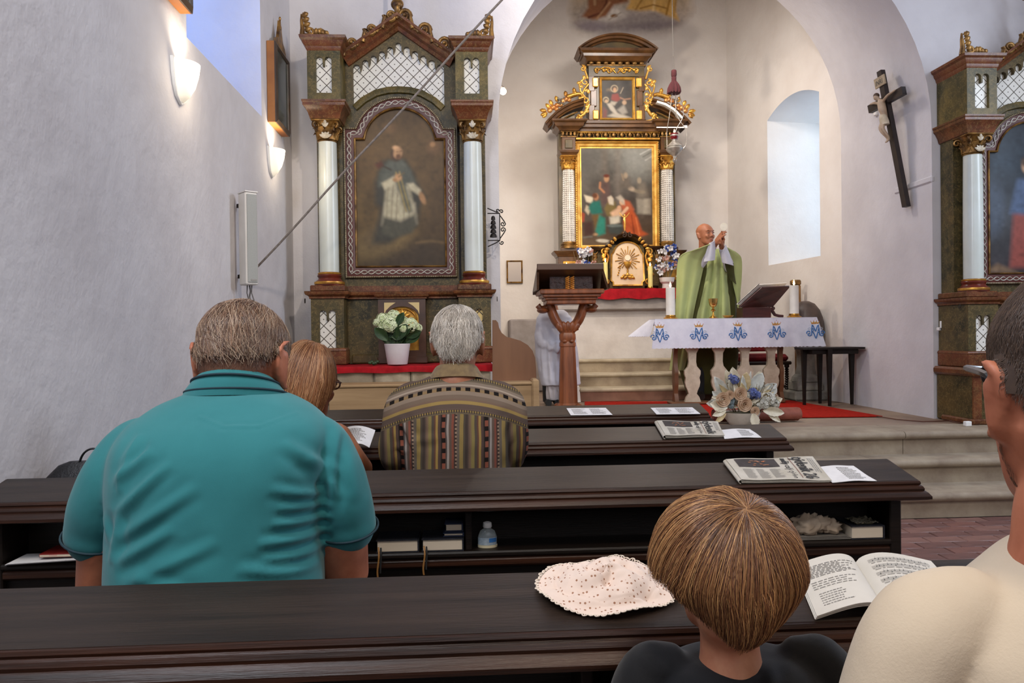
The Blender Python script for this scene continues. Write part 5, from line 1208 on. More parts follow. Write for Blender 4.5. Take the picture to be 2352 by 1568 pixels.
o = MB().tube([PZ(2010, 955, ZC+.005), PZ(2060, 963, ZC+.005), PZ(2120, 968, ZC+.005), PZ(2180, 966, ZC+.005), PZ(2206, 972, ZC+.005)], .004, 6).build('cable', mat('brown_cable', '#5a3426', rough=.5)); tag(o, 'thin brown cable on the floor from the carpet to the socket', 'cable')

# ------------------------------------------------------------------ dried-flower bowl
fb = thing('flower_bowl', 'white bowl of dried leaves, beige roses and blue blooms in front of the altar table', 'flowers', PZ(1703, 976, ZC)); c = PZ(1703, 976, ZC); k = c.y/1770
MB().lathe([(.075, 0), (.085, .008), (.112, .045), (.135, .095), (.128, .095), (.10, .05), (.001, .02)], n=36).build('bowl', mat('bowl_ceramic', '#cfc6bb', '#bfb5a8', 9, .45), fb)
MB().lathe([(.001, .10), (.12, .088)], n=24).build('moss', mat('moss', '#6d6448', '#4c452f', 40, .95), fb)
LEAFW = [mat('leaf_ivory', '#ddd5c0', '#c5ba9f', 20, .6), mat('leaf_straw', '#cdb98f', '#a99469', 20, .65), mat('leaf_silver', '#cfcfc6', '#b0b1a8', 20, .6)]
def bigleaf(root, x, z, ang, L, W, mt, y=-.02, bend=.25, serr=0, name='dried_leaf'):
    a = math.radians(ang); dx, dz = math.cos(a), math.sin(a)
    def f(u, v):
        w_ = W*math.sin(PI*min(1, .05+v*.95))**.8*(1+serr*math.sin(v*40)); s = u-.5
        return (x+dx*L*v-dz*w_*s, y-bend*L*v*v*.8-abs(s)*w_*.5, z+dz*L*v+dx*w_*s-bend*.3*L*v*v)
    return MB().grid(f, 6, 12, thick=.0015).build(name, mt, root, 70)
def fp(px, py): return ((px-1703)*k, (976-py)*k)
r_ = random.Random(11)
for px0, py0, ang, L, W, mi, y in ((1690, 915, 95, 80, 34, 0, .03), (1700, 905, 78, 58, 30, 1, -.02), (1672, 915, 120, 66, 26, 2, .02), (1725, 905, 60, 62, 34, 2, .03), (1735, 900, 72, 56, 26, 0, .04), (1660, 930, 165, 44, 30, 0, -.09), (1655, 938, 195, 34, 16, 0, -.10),
        (1740, 930, 20, 56, 26, 0, -.05), (1745, 940, -5, 48, 22, 0, -.08), (1755, 945, -35, 36, 14, 0, -.08), (1712, 944, -80, 32, 22, 0, -.15), (1655, 945, 215, 34, 12, 1, -.10), (1670, 925, 140, 50, 24, 2, 0), (1750, 925, 45, 52, 22, 2, 0), (1700, 920, 88, 60, 22, 1, .01), (1685, 900, 105, 60, 20, 0, .05), (1740, 912, 35, 60, 30, 2, .02), (1650, 925, 172, 36, 20, 2, -.04)):
    x, z = fp(px0, py0); bigleaf(fb, x, z, ang, L*k, W*k, LEAFW[mi], y, .15, .06)
for q in range(34):
    a_ = r_.uniform(10, 170); x, z = fp(1703-math.cos(math.radians(a_))*-22+r_.uniform(-10, 10), 930+r_.uniform(-14, 6)); L_ = r_.uniform(50, 84)*k*(1-.30*abs(a_-90)/90)
    bigleaf(fb, x, z, a_, L_, L_*r_.uniform(.16, .34), LEAFW[q % 3], r_.uniform(-.06, .06), .15, .06)
def rose(root, x, y, z, r, mt, name='rose'):
    m = MB(); rr = random.Random(int(x*1e4)+int(z*1e4))
    for ly, (n, rad, op) in enumerate(((3, .35, .15), (4, .6, .35), (5, .85, .65), (6, 1.05, 1.0))):
        for q in range(n):
            a0 = 2*PI*(q+ly*.4)/n
            def f(u, v):
                a = a0+(u-.5)*2*PI/n*1.5; rad_ = r*rad*(.35+.75*v*(.6+.5*op)); return (x+rad_*math.cos(a), y-r*(.55*v*(1.3-op*.55))+r*.3*op, z+rad_*math.sin(a))
            m.grid(f, 5, 4, thick=r*.03)
    return m.build(name, mt, root, 60)
ROSE = mat('rose_beige', '#cfb192', '#b39072', 25, .65)
for px_, py_, r in ((1648, 912, 14), (1688, 900, 13), (1698, 924, 14), (1663, 902, 9), (1722, 940, 9)):
    x, z = fp(px_, py_); rose(fb, x, -.11, z, r*k, ROSE)
def bloomball(root, x, y, z, r, mt, n, sd, name='bloom', ps=.33):
    rr = random.Random(sd); m = MB()
    for q in range(n):
        d = Vector((rr.gauss(0, 1), rr.gauss(0, 1)-.5, rr.gauss(0, 1)+.2)).normalized(); c_ = Vector((x, y, z))+d*r*rr.uniform(.75, 1); t1 = d.orthogonal().normalized(); t2 = d.cross(t1); a0 = rr.random()*6
        for j in range(4):
            a = a0+j*PI/2; e = t1*math.cos(a)+t2*math.sin(a); f_ = t1*-math.sin(a)+t2*math.cos(a); s = r*ps
            m.add([c_, c_+e*s*.6+f_*s*.42+d*s*.2, c_+e*s*1.05+d*s*.1, c_+e*s*.6-f_*s*.42+d*s*.2], [(0, 1, 2, 3)])
    return m.build(name, mt, root, None)
PB = mat('petal_dusty_blue', '#6c78a8', '#3f4c86', 60, .7); PW = mat('petal_cream', '#cfccc0', '#b0ad9f', 60, .7); PS = mat('petal_teal_grey', '#8fa0a6', '#6d8088', 50, .6)
for i_, (px_, py_, r, mt) in enumerate(((1722, 900, 13, PB), (1732, 905, 10, PB), (1680, 868, 11, PB), (1672, 862, 8, PB), (1760, 915, 17, PW), (1748, 925, 14, PW), (1710, 905, 9, PW), (1775, 925, 11, PW), (1670, 918, 10, PS), (1671, 928, 8, PS), (1735, 930, 9, PW), (1636, 928, 9, PW))):
    x, z = fp(px_, py_); bloomball(fb, x, -.07, z, r*k, mt, 60, i_)
m = MB()
for q in range(70):
    x, z = fp(r_.uniform(1640, 1780), r_.uniform(875, 940)); m.tube([(x*.5, 0, .09), (x*.8, -.03, z*.6+.02), (x, r_.uniform(-.1, .02), z)], .0016, 4)
    if q % 3 == 0: m.ball((x, -.06, z), .005, 6, 4)
m.build('twigs', mat('twig', '#7a6a4a', '#5c5036', 40, .8), fb)['kind'] = 'stuff'

# ------------------------------------------------------------------ lectern
lc = thing('lectern', 'carved reddish oak lectern on a single tapering post', 'lectern', (P(1305, 930, 6.9).x, 6.9, ZC)); lx = P(1305, 930, 6.9).x; kk = 6.9/1770
TLc = at(lx, 6.9, ZC)
def lp(px, py, y=6.9): p = P(px, py, y); return p
rows = [(934, 24), (928, 24), (925, 21), (880, 20), (840, 18.5), (800, 17), (795, 16.5)]
m = MB(TLc); m.loft([[(lx+sx*w_*kk, 6.9+sy*w_*kk*.8, P(1305, py, 6.9).z) for sx, sy in ((-1, -.6), (-.6, -1), (.6, -1), (1, -.6), (1, .6), (.6, 1), (-.6, 1), (-1, .6))] for py, w_ in [(935.5, 24)]+rows[1:]]); m.build('post', WOOD_O, lc, 25)
m = MB(TLc)
for s in (-1, 1): 
    for s2 in (-1, 1): m.ball((lx+s*.085, 6.9+s2*.07, ZC+.022), (.035, .03, .022))
m.build('foot', WOOD_O, lc)
m = MB(TLc); zc = lambda py: P(1305, py, 6.9).z
m.loft([[(lx+sx*w_*kk, 6.9+sy*w_*kk*.8, zc(py)) for sx, sy in ((-1, -.6), (-.6, -1), (.6, -1), (1, -.6), (1, .6), (.6, 1), (-.6, 1), (-1, .6))] for py, w_ in ((797, 16), (795, 18), (788, 18), (784, 16), (778, 18), (768, 18), (764, 16), (758, 18))])
for s in (-1, 1): m.ball((lx+s*8*kk, 6.9-.058, zc(783)), (.022, .016, .018))
m.build('collar', WOOD_O, lc, 30)
for s in (-1, 1):
    m = MB(TLc); pts = [(lx+s*a*kk, 6.9, zc(py)) for a, py in ((6, 768), (14, 752), (26, 736), (34, 718), (38, 704), (42, 698))]
    c_ = cr(pts, 4); rr2 = [.032+.012*math.sin(PI*i/len(c_)) for i in range(len(c_))]; m.tube(c_, [(r0*1.5, r0) for r0 in rr2], 12, flat=(0, 1, 0)); m.build('bracket_arm', WOOD_O, lc)
    m = MB(TLc); m.ball((lx+s*56*kk, 6.9, zc(712)), (.055, .09, .028)); m.tube([(lx+s*44*kk, 6.9, zc(706)), (lx+s*60*kk, 6.9, zc(709)), (lx+s*68*kk, 6.9, zc(700))], [.03, .03, .026], 10); m.build('bracket_scroll', WOOD_O, lc)
m = MB(TLc)
for a, b, L in ((0, 738, 90), (-14, 742, 120), (14, 742, 60), (-7, 745, 100), (7, 745, 80)): leaf(m, lx+a*kk, 6.86, zc(760), L, .085, .05, .2)
m.build('carved_leaf', WOOD_O, lc, 60)
m = MB(TLc); bx0, bx1 = P(1236, 680, 6.85).x, P(1380, 680, 6.85).x
for z0_, z1_, ins in ((699, 689, .065), (690, 683, .05), (684, 676, .025), (677, 666, 0)): m.box((bx0+ins, 6.66+ins, P(1305, z0_, 6.85).z), (bx1-ins, 7.12-ins, P(1305, z1_, 6.85).z), .008)
m.build('tray_moulding', WOOD_O, lc)
zt0 = P(1305, 667, 6.85).z; ztop = P(1309, 612, 6.6).z
m = MB(TLc); m.box((P(1262, 650, 6.72).x, 6.72, zt0), (P(1362, 650, 6.72).x, 6.76, P(1305, 634, 6.72).z), .006); m.build('carved_book_block', mat('carved_dark', '#3a2420', '#281613', 30, .5, bump=1, bscale=30, bdist=.02), lc)
m = MB(TLc)
xl0, xl1, xr0, xr1 = P(1226, 672, 7.1).x-.03, P(1233, 612, 6.6).x, P(1378, 668, 7.1).x+.03, P(1386, 610, 6.6).x
board(m, [(xl0+.02, 7.12, zt0+.005), (xr0-.02, 7.12, zt0+.005), (xr1, 6.60, ztop), (xl1, 6.60, ztop)], .03); m.build('reading_desk', mat('dark_desk', '#4f3524', '#3a2618', 6, .4, stretch=(.3, 4, 4)), lc)
m = MB(TLc); m.box((xl1, 6.585, ztop-.028), (xr1, 6.605, ztop+.025), .004); m.build('desk_lip', mat('dark_desk', '#4f3524'), lc)
for s, xa, xb in ((-1, xl0+.02, xl1), (1, xr0-.02, xr1)):
    m = MB(TLc); m.add([(xa, 7.12, zt0), (xa, 6.68, zt0), (xb, 6.62, ztop-.01), (xa-s*.02, 7.12, zt0), (xa-s*.02, 6.68, zt0), (xb-s*.02, 6.62, ztop-.01)], [(0, 1, 2), (5, 4, 3), (0, 3, 4, 1), (1, 4, 5, 2), (2, 5, 3, 0)]); m.build('desk_cheek', mat('dark_desk', '#4f3524'), lc)
m = MB(TLc)
for s in (-1, 1):
    for q in range(7): z_ = P(1309, 664-q*4.4, 6.7).z; X_ = P(1309+s*5.5, 650, 6.7).x; m.tube([(X_-.016, 6.708, z_-.006), (X_, 6.70, z_+.002), (X_+.016, 6.708, z_+.010)], .0065, 8)
m.build('gilt_knot', mat('amber_gilt', '#cf8a30', '#a8661e', 30, .5, .2), lc)

# ------------------------------------------------------------------ mirror, bell rack, spotlight, sanctuary lamp, crucifix, switch
a = P(1182, 624, YB-.02); mi = thing('wall_mirror', 'small dark-framed mirror on the apse wall beside the side altar', 'mirror', a)
w2, h2 = 18.5*YB/1770, 26*YB/1770
MB().sweep([(-w2, -h2), (-w2, h2), (w2, h2), (w2, -h2)], [(0, .01), (0, -.01), (.008, -.014), (.018, -.006), (.018, .01)], lambda p, q, h: (p, h, q), closed=True).build('mirror_frame', GOLDD, mi)
MB().box((-w2+.015, .0, -h2+.015), (w2-.015, .008, h2-.015)).build('mirror_glass', mat('mirror_glass', '#857a70', rough=.25, metal=1), mi)
br = thing('bell_rack', 'black wrought-iron rack with altar bells at the edge of the side altar', 'bells', P(1126, 520, 5.45)); IRON = mat('wrought_iron', '#2a2422', '#1c1817', 20, .5, .6); kb = 5.45/1770
b2 = lambda px, py: ((px-1126)*kb, 0, (520-py)*kb)
m = MB(); sc = lambda c, r, t, a0, s: [b2(x, y) for x, y in [(c[0]+q[0], c[1]-q[1]) for q in spiral(0, 0, r, t, a0, s, 16)]]
for pts in ([b2(1120, 490), b2(1148, 490)], [b2(1148, 490), b2(1148, 552)], [b2(1120, 552), b2(1148, 552)], [b2(1120, 478), b2(1138, 486), b2(1148, 490)], [b2(1120, 566), b2(1138, 558), b2(1148, 552)],
            sc((1152, 486), 5, 1.2, PI, -1), sc((1152, 557), 5, 1.2, PI, 1), [b2(1148, 494), b2(1158, 508)]+sc((1155, 514), 6, 1.2, 0, -1), [b2(1148, 548), b2(1158, 534)]+sc((1155, 528), 6, 1.2, 0, 1), sc((1143, 484), 4, 1, 0, 1)):
    m.tube(pts, .004, 6)
m.build('scrollwork', IRON, br)
for q, (py, r) in enumerate(((500, 5), (510, 6), (520, 7), (530, 7), (540, 8))):
    c = b2(1133, py); MB().lathe([(r*kb, 0), (r*kb*.95, 4*kb), (r*kb*.7, 8*kb), (r*kb*.2, 9.5*kb)], (c[0], 0, c[2]-5*kb), 14).build('bell', IRON, br)
sp = thing('spotlight', 'small lit spotlight on the left jamb of the chancel arch', 'lamp', P(1137, 200, 6.75)); kb = 6.75/1770
MB().box((-.045, -.03, -10*kb), (-.010, .03, 13*kb), .003).build('mounting_plate', mat('brushed_steel', '#8c857c', rough=.35, metal=.8), sp)
m = MB(); m.tube([(-.012, 0, 1*kb), (.02, -.02, 2*kb), (.045, -.04, -2*kb)], .009, 10); m.tube([(.040, -.035, -1*kb), (.062, -.06, -12*kb)], [.018, .032], 16); m.build('lamp_head', mat('brushed_steel', '#8c857c'), sp)
gl = NT('lit_bulb'); gl.set((1, .9, .7), .3); gl.b.inputs['Emission Color'].default_value = (1, .82, .55, 1); gl.b.inputs['Emission Strength'].default_value = 9
MB().ball((.066, -.066, -15*kb), .030, 16, 12).build('bulb', gl.m, sp)
l = bpy.data.lights.new('spotlight_bulb', 'POINT'); l.energy = 6; l.color = WARM; l.shadow_soft_size = .03; lo = bpy.data.objects.new('spotlight_bulb', l); COL.objects.link(lo); lo.location = Vector(sp.location)+Vector((.075, -.11, -.08))

YL = 7.6; kb = YL/1770; a = P(1549, 330, YL)
sl = thing('sanctuary_lamp', 'hanging silver sanctuary lamp with a red glass and a dark red tassel', 'lamp', a); TLm = Matrix.Translation(-a)
SILV = mat('old_silver', '#bdb8b0', '#8a847c', 18, .28, .6)
def lq(px, py, dy=0): p = P(px, py, YL+dy); return p
m = MB(TLm); m.lathe([(.001, -34), (3, -33), (5, -29), (3, -25), (4, -22), (10, -17), (17, -10), (20, -5), (17, -2), (19, 0), (12, 6), (6, 12), (5, 20), (10, 24), (9.5, 26), (8, 26)], (0, 0, 0), 28)
m = MB(); m.lathe([(r*kb, (h-5)*kb) for r, h in [(.01, -40), (3, -38), (5, -33), (3, -28), (4, -24), (10, -19), (17, -12), (20, -7), (17, -4), (19, -2), (12, 5), (6, 11), (5, 18), (10, 23), (9.5, 25), (8, 25)]], n=28); m.build('lamp_body', SILV, sl)
rg = NT('red_glass'); rg.set(srgb('#6a0a12'), .08); rg.b.inputs['Transmission Weight'].default_value = .5; rg.b.inputs['Emission Color'].default_value = (.6, .02, .02, 1); rg.b.inputs['Emission Strength'].default_value = .04
MB().lathe([(7.5*kb, 10*kb), (9*kb, 14*kb), (9*kb, 24*kb), (8.4*kb, 24*kb), (7*kb, 12*kb), (.001, 11*kb)], n=20).build('red_glass', rg.m, sl)
MB().lathe([(.5*kb, 24*kb), (2*kb, 27*kb), (1.2*kb, 31*kb), (.2*kb, 34*kb)], n=8).build('flame', FLAME, sl)
for q, (px_, py_, dy) in enumerate(((1532, 340, -.03), (1568, 342, -.03), (1552, 338, .09))):
    m = MB(TLm); p0 = lq(1544+q*8, 214, 0); p1 = lq(px_+(0, 8, 0)[q], 300, dy); p2 = lq(px_+(0, 8, 0)[q], 330, dy); p3 = lq(px_, py_, dy)
    c_ = cr([p0, lq(1538+q*16, 262, dy*.6), p1, p2, p3], 5); m.tube(c_, .0035, 6); m.build('chain', SILV, sl)
MB(TLm).tube(spiral(lq(1572, 342).x, lq(1572, 342).z, 5*kb, 1, 0, 1, 10) and [(x, YL-.02, z) for x, z in spiral(lq(1570, 344).x, lq(1570, 344).z, 6*kb, 1, 1, 1, 12)], .003, 6).build('hook', SILV, sl)
TAS = mat('maroon_tassel', '#4a1118', '#340a10', 60, .9, bump=.6, bscale=200, stretch=(4, 4, .3))
m = MB(TLm); c = lq(1548, 190); zz = lambda py: lq(1548, py).z
def fl(r, j): return r
for a0, a1 in ((161, 176),): m.lathe([(5.5*kb, zz(176)), (6.5*kb, zz(172)), (6.2*kb, zz(163)), (5*kb, zz(161))], (c.x, YL, 0), 18)
m.lathe([(6.2*kb, zz(188)), (5.5*kb, zz(183)), (5.8*kb, zz(178)), (4*kb, zz(175))], (c.x, YL, 0), 18)
rings = []
for py, r in ((214, 15), (210, 15), (202, 14), (194, 10.5), (189, 7), (186, 5)): rings.append([(c.x+r*kb*(1+.10*math.sin(j*PI*2/48*12))*math.cos(2*PI*j/48), YL+r*kb*(1+.10*math.sin(j*PI*2/48*12))*math.sin(2*PI*j/48), zz(py)+(.008*math.sin(j*1.7) if py == 214 else 0)) for j in range(48)])
m.loft(rings); m.build('tassel', TAS, sl, 60)
MB(TLm).tube([(c.x, YL, zz(163)), (lq(1545, 80).x, YL, zz(80)), (lq(1545, 80).x-.004, YL, TOP-.02)], .004, 6).build('cord', mat('grey_cord', '#4a4642', rough=.8), sl)

# crucifix on the right jamb of the arch (hangs tilted, head leaning into the room)
q0 = PX(2087, 475, XR-.03); cx = thing('crucifix', 'dark wooden crucifix with a pale carved figure, hanging on the right side of the arch', 'crucifix', q0)
topz = E+2.07-q0.z; Hh = topz; lean = .115
TCx = Matrix(((0, 1, 0, 0), (-1, 0, 0, 0), (0, 0, 1, 0), (0, 0, 0, 1)))     # local x -> -Y world ; local y (out) -> +X
def cw_(x, out, z):   # x along the wall towards the camera, out into the room, z up
    return (-out-lean*z/Hh*1.0, -x*1.0+.15*z/Hh*1.0, z)
def cbox(m, x0, x1, o0, o1, z0, z1):
    vs = [cw_(x, o, z) for z in (z0, z1) for x, o in ((x0, o0), (x1, o0), (x1, o1), (x0, o1))]
    m.add(vs, [(3, 2, 1, 0), (4, 5, 6, 7), (0, 1, 5, 4), (1, 2, 6, 5), (2, 3, 7, 6), (3, 0, 4, 7)])
DW = mat('black_brown_cross', '#2c2220', '#1f1817', 8, .5)
m = MB(); cbox(m, -.032, .032, 0, .035, 0, Hh); m.build('upright', DW, cx); za = Hh*.78
m = MB(); cbox(m, -.25, .25, .0, .034, za-.032, za+.032); m.build('crossbeam', DW, cx)
m = MB(); cbox(m, -.075, .075, .036, .045, Hh*.885, Hh*.955); m.build('inscription_plate', mat('plate_parchment', '#a89880', '#8d7d66', 20, .7), cx)
e1 = (Vector(cw_(1, .05, 0))-Vector(cw_(0, .05, 0))); e2 = Vector(cw_(0, .05, 1))-Vector(cw_(0, .05, 0)); text_mesh('INRI', .055, cw_(-.062, .0455, Hh*.90), e1, e2, INK, cx, 'inscription')
IV = mat('pale_carved_flesh', '#b39c84', '#97806a', 12, .5)
f_ = lambda x, o, z, r: (*cw_(x*.8, .045+(o-.045)*.75, za+(z-za)*.70), r*.74)
parts_ = [limb([f_(0, .07, za-.02, .040), f_(.008, .075, za-.10, .042), f_(.012, .07, za-.17, .034), f_(0, .075, za-.24, .040)], 4, 12),
          limb([f_(0, .08, za-.01, .016), f_(-.01, .09, za+.03, .018)], 3, 10)]
hd = MB().ball(cw_(-.018, .085, za+.032), (.022, .019, .027), 14, 10); parts_.append(hd)
for s in (-1, 1):
    parts_.append(limb([f_(s*.035, .07, za-.025, .017), f_(s*.12, .065, za+.012, .015), f_(s*.20, .05, za+.03, .011), f_(s*.225, .048, za+.035, .010)], 4, 10))
    parts_.append(limb([f_(s*.018, .075, za-.24, .024), f_(s*.02-.012, .11, za-.33, .020), f_(s*.012, .07, za-.43, .014), f_(s*.008, .068, za-.47, .011)], 4, 10)); parts_.append(limb([f_(s*.008, .066, za-.465, .011), f_(s*.010, .095, za-.49, .009)], 3, 8))
link('corpus', fuse(parts_,   .0042, 2), IV, cx)
m = MB(); m.loft([[cw_((r*math.cos(2*PI*j/16)*1.1+ox)*.8, .068+r*.62*math.sin(2*PI*j/16), za+z*.70) for j in range(16)] for r, z, ox in ((.036, -.17, 0), (.044, -.20, 0), (.050, -.25, .004), (.048, -.29, .008))]); m.build('loincloth', mat('loincloth_ivory', '#c9bda8', '#ab9d86', 12, .6), cx, 50)
m = MB(); m.ball(cw_(-.018, .081, za+.044), (.0245, .0215, .022), 12, 8); m.build('hair', mat('brown_hair_paint', '#4a3426', rough=.6), cx)
a = PX(2158, 748, XR-.002); o = MB().box((-.012, -.030, -.035), (0, .020, -.012), .003).box((-.012, -.03, -.035), (0, -.018, .035), .003); o = o.build('wall_hook', mat('white_plastic', '#dcd9d6'), None, loc=a); tag(o, 'small white L-shaped bracket low on the right jamb of the arch', 'bracket')
a = PX(2016, 255, XR-.002); o = MB().box((-.03, -.02, -.04), (0, .02, .04), .006).build('wall_sensor', mat('white_plastic', '#dcd9d6'), None, loc=a); tag(o, 'small white plastic box on the arch beside the crossbeam of the crucifix', 'sensor')

# ------------------------------------------------------------------ left wall: sconces, pictures, loudspeaker, rope
sg = NT('lit_sconce_glass'); sg.set((.95, .9, .8), .4); sg.b.inputs['Emission Color'].default_value = (1, .85, .60, 1); sg.b.inputs['Emission Strength'].default_value = .5
def sconce(px, py, label):
    c = PX(px, py, XL); s = thing('wall_sconce', label, 'lamp', c, 0, 'half-bowl sconces on the left wall')
    prof = [(.004, -.095), (.022, -.092), (.045, -.070), (.068, -.030), (.082, .020), (.090, .070), (.086, .070), (.076, .020), (.06, -.03), (.03, -.07)]
    MB().lathe(prof, (0, 0, 0), 24, 'z', -PI/2, PI/2).build('glass_bowl', sg.m, s)
    MB().prism([(-.098, .075), (.098, .075), (.09, .02), (.075, -.035), (.05, -.08), (.0, -.105), (-.05, -.08), (-.075, -.035), (-.09, .02)], .001, .014, lambda a, b, h: (h, a, b)).build('wall_plate', mat('white_plastic', '#dcd9d6'), s)
    MB().tube([(.04, -.03, .03), (.04, .03, .03)], .009, 8).build('lamp_tube', sg.m, s)
    l2 = bpy.data.lights.new('sconce_glow', 'POINT'); l2.energy = 2.2; l2.color = (1, .82, .58); l2.shadow_soft_size = .04; lo2 = bpy.data.objects.new('sconce_glow', l2); COL.objects.link(lo2); lo2.location = c+Vector((.13, .02, .02))
    l = bpy.data.lights.new('sconce_lamp', 'SPOT'); l.energy = 5; l.color = (1, .86, .66); l.spot_size = math.radians(120); l.spot_blend = 1; l.shadow_soft_size = .02
    lo = bpy.data.objects.new('sconce_lamp', l); COL.objects.link(lo); lo.location = c+Vector((.05, 0, .075)); lo.rotation_euler = Vector((-.25, 0, 1)).to_track_quat('-Z', 'Y').to_euler()
sconce(410, 185, 'lit half-bowl wall lamp under the cut-off picture, the nearer of two'); sconce(622, 370, 'lit half-bowl wall lamp under the crested picture, near the corner')
def wall_picture(y0, y1, z0, z1, label, crest):
    r = thing('wall_picture', label, 'picture', (XL, (y0+y1)/2, (z0+z1)/2), 0, None); h = (z1-z0)/2; w_ = (y1-y0)/2
    MB().box((.002, -w_, -h), (.050, w_, h), .002).build('case', mat('orange_pine', '#a5692c', '#8d5420', 5, .45), r)
    MB().sweep([(-w_, -h), (-w_, h), (w_, h), (w_, -h)], [(0, .050), (0, .056), (.02, .066), (.032, .058), (.034, .050)], lambda a, b, q: (q, a, b), closed=True).build('picture_frame', mat('dark_frame', '#4a3a2c', '#33271d', 8, .4), r)
    MB().box((.050, -w_+.03, -h+.03), (.053, w_-.03, h-.03)).build('picture_glass', mat('dark_print', '#55584f', '#3a3d38', 6, .1), r)
    if crest:
        m = MB(); m.prism([(-w_*.8, h), (w_*.8, h), (w_*.55, h+.05), (w_*.3, h+.07), (.015, h+.16), (0, h+.2), (-.015, h+.16), (-w_*.3, h+.07), (-w_*.55, h+.05)], .03, .05, lambda a, b, q: (q, a, b))
        m.ball((.045, 0, h+.15), (.01, .012, .02)); m.ball((.045, 0, h+.21), (.008, .008, .014)); m.build('crest', GOLDD, r)
wall_picture(4.93, 5.30, E+1.355, E+1.865, 'wooden-cased station picture with a gilt crest, beyond the blue window recess', True)
wall_picture(3.02, 3.46, E+1.42, E+1.98, 'wooden-cased picture cut off at the top of the frame, above the nearer lamp', True)
c = Vector((XL+.085, 4.17, (P(560, 438, 4.1).z+P(560, 653, 4.1).z)/2)); hh = (P(560, 438, 4.1).z-P(560, 653, 4.1).z)/2
ls = thing('column_loudspeaker', 'tall white column loudspeaker on the left wall', 'loudspeaker', c, math.radians(38))
m = MB(); m.box((-.035, -.045, -hh), (.032, .05, hh), .006); m.build('cabinet', mat('white_cabinet', '#cfcbc6', '#c4c0ba', 6, .5), ls)
MB().box((-.028, -.050, -hh+.012), (.026, -.042, hh-.012), .002).build('grille', mat('grey_grille', '#9a9b97', '#8d8e8a', 300, .7, bump=.5, bscale=900, bdist=.001), ls)
MB().box((-.036, -.048, hh-.001), (.034, .05, hh+.006), .001).build('top_cap', mat('white_cabinet', '#cfcbc6'), ls)
MB().box((-.012, -.052, -hh+.02), (.02, -.049, -hh+.03)).build('badge', mat('grey_plate', '#8a8680', rough=.4), ls)
m = MB(); m.box((-.03, .045, hh-.07), (.02, .085, hh-.05)); m.box((-.03, .045, -hh+.04), (.02, .085, -hh+.06)); m.build('bracket', IRON, ls)
o = MB().tube([(0, 0, 0), (.004, .0, -.03), (-.004, .01, -.06), (.006, 0, -.09), (.0, .01, -.16)], .004, 6).tube([(.012, 0, 0), (.010, .0, -.04), (.02, .01, -.08), (.014, 0, -.15)], .003, 6).tube([(-.012, 0, 0), (-.014, .0, -.04), (-.010, .01, -.07)], .003, 6).build('speaker_cable', mat('grey_cable', '#5a5654', rough=.6), None, loc=c+Vector((0, 0, -hh-.001))); tag(o, 'grey cables dangling below the column loudspeaker', 'cable')
p0 = P(586, 618, 4.32); p1 = P(1135, 0, 3.95); d = p1-p0; p2 = p0+d*((TOP-.02-p0.z)/d.z)
o = MB(Matrix.Translation(-p0)).tube([p0+(p2-p0)*(i/30)+Vector((.004*math.sin(i*1.3), 0, -.05*math.sin(PI*i/30))) for i in range(31)], .0062, 8).build('rope', mat('grey_rope', '#857b74', '#6a625c', 60, .9, bump=.8, bscale=300, bdist=.002), None, loc=p0); tag(o, 'grey rope running slantwise from the loudspeaker up across the side altar', 'rope')
o = MB().lathe([(.001, -.01), (.012, -.008), (.014, 0), (.008, .008)], (0, 0, 0), 12, 'x').build('wall_eyelet', IRON, None, loc=(XL+.012, p0.y, p0.z)); tag(o, 'small iron eyelet where the slanting rope meets the left wall', 'fitting')
o = MB().tube([(XL+.01, p0.y, p0.z), p0], .006, 8).build('rope_end', mat('grey_rope', '#857b74'), None); tag(o, 'short end of the grey rope tied at the left wall', 'rope')
MB_ = None
# ------------------------------------------------------------------ potted hydrangea on the left altar block
c = Vector((P(913, 830, 5.05).x, 5.05, mz+.004)); hp = thing('potted_hydrangea', 'white hydrangea in a white pot on the red cloth of the left side altar', 'plant', c); kb = 5.05/1770
MB().lathe([(22*kb, 0), (23*kb, 2*kb), (27*kb, 30*kb), (29.5*kb, 46*kb), (28.5*kb, 47*kb), (27*kb, 44*kb), (.001, 42*kb)], n=36).build('pot', mat('white_pot', '#cfc8ca', '#c4bcbe', 6, .5), hp)
HY = mat('hydrangea_petal', '#e0e6c6', '#c3d29a', 40, .7); LG = mat('hydrangea_leaf', '#2f4a26', '#1d331a', 30, .5)
for i_, (px_, py_, r, y) in enumerate(((882, 736, 17, .0), (905, 728, 16, .03), (899, 747, 19, -.05), (925, 741, 15, -.01), (945, 748, 17, -.03), (960, 755, 11, .0), (868, 742, 9, -.02), (880, 755, 10, -.04), (930, 755, 12, -.05))):
    bloomball(hp, (px_-913)*kb, y, (837-py_)*kb, r*kb, HY, 130, 50+i_, 'flower_head', .24)
rr = random.Random(3)
for q in range(26):
    a = rr.uniform(0, 2*PI); ang = rr.uniform(15, 165); L = rr.uniform(24, 46)*kb
    bigleaf(hp, rr.uniform(-22, 22)*kb, (837-rr.uniform(770, 790))*kb, ang, L, L*.55, LG, rr.uniform(-.05, .04), .3, name='leaf')
bigleaf(hp, 2*kb, (837-748)*kb, 62, 34*kb, 18*kb, LG, -.06, .1, name='leaf')
m = MB()
for q in range(12): a = q*.6; m.tube([(math.cos(a)*8*kb, math.sin(a)*8*kb, 42*kb), (math.cos(a)*22*kb, math.sin(a)*12*kb, 90*kb)], .003, 5)
m.build('stems', mat('green_stem', '#3a4a22', rough=.7), hp)['kind'] = 'stuff'
o = MB()
for q in range(5): o.ball(((q-2)*.012, 0, .012+.006*math.sin(q*2)), (.014, .01, .012), 8, 6)
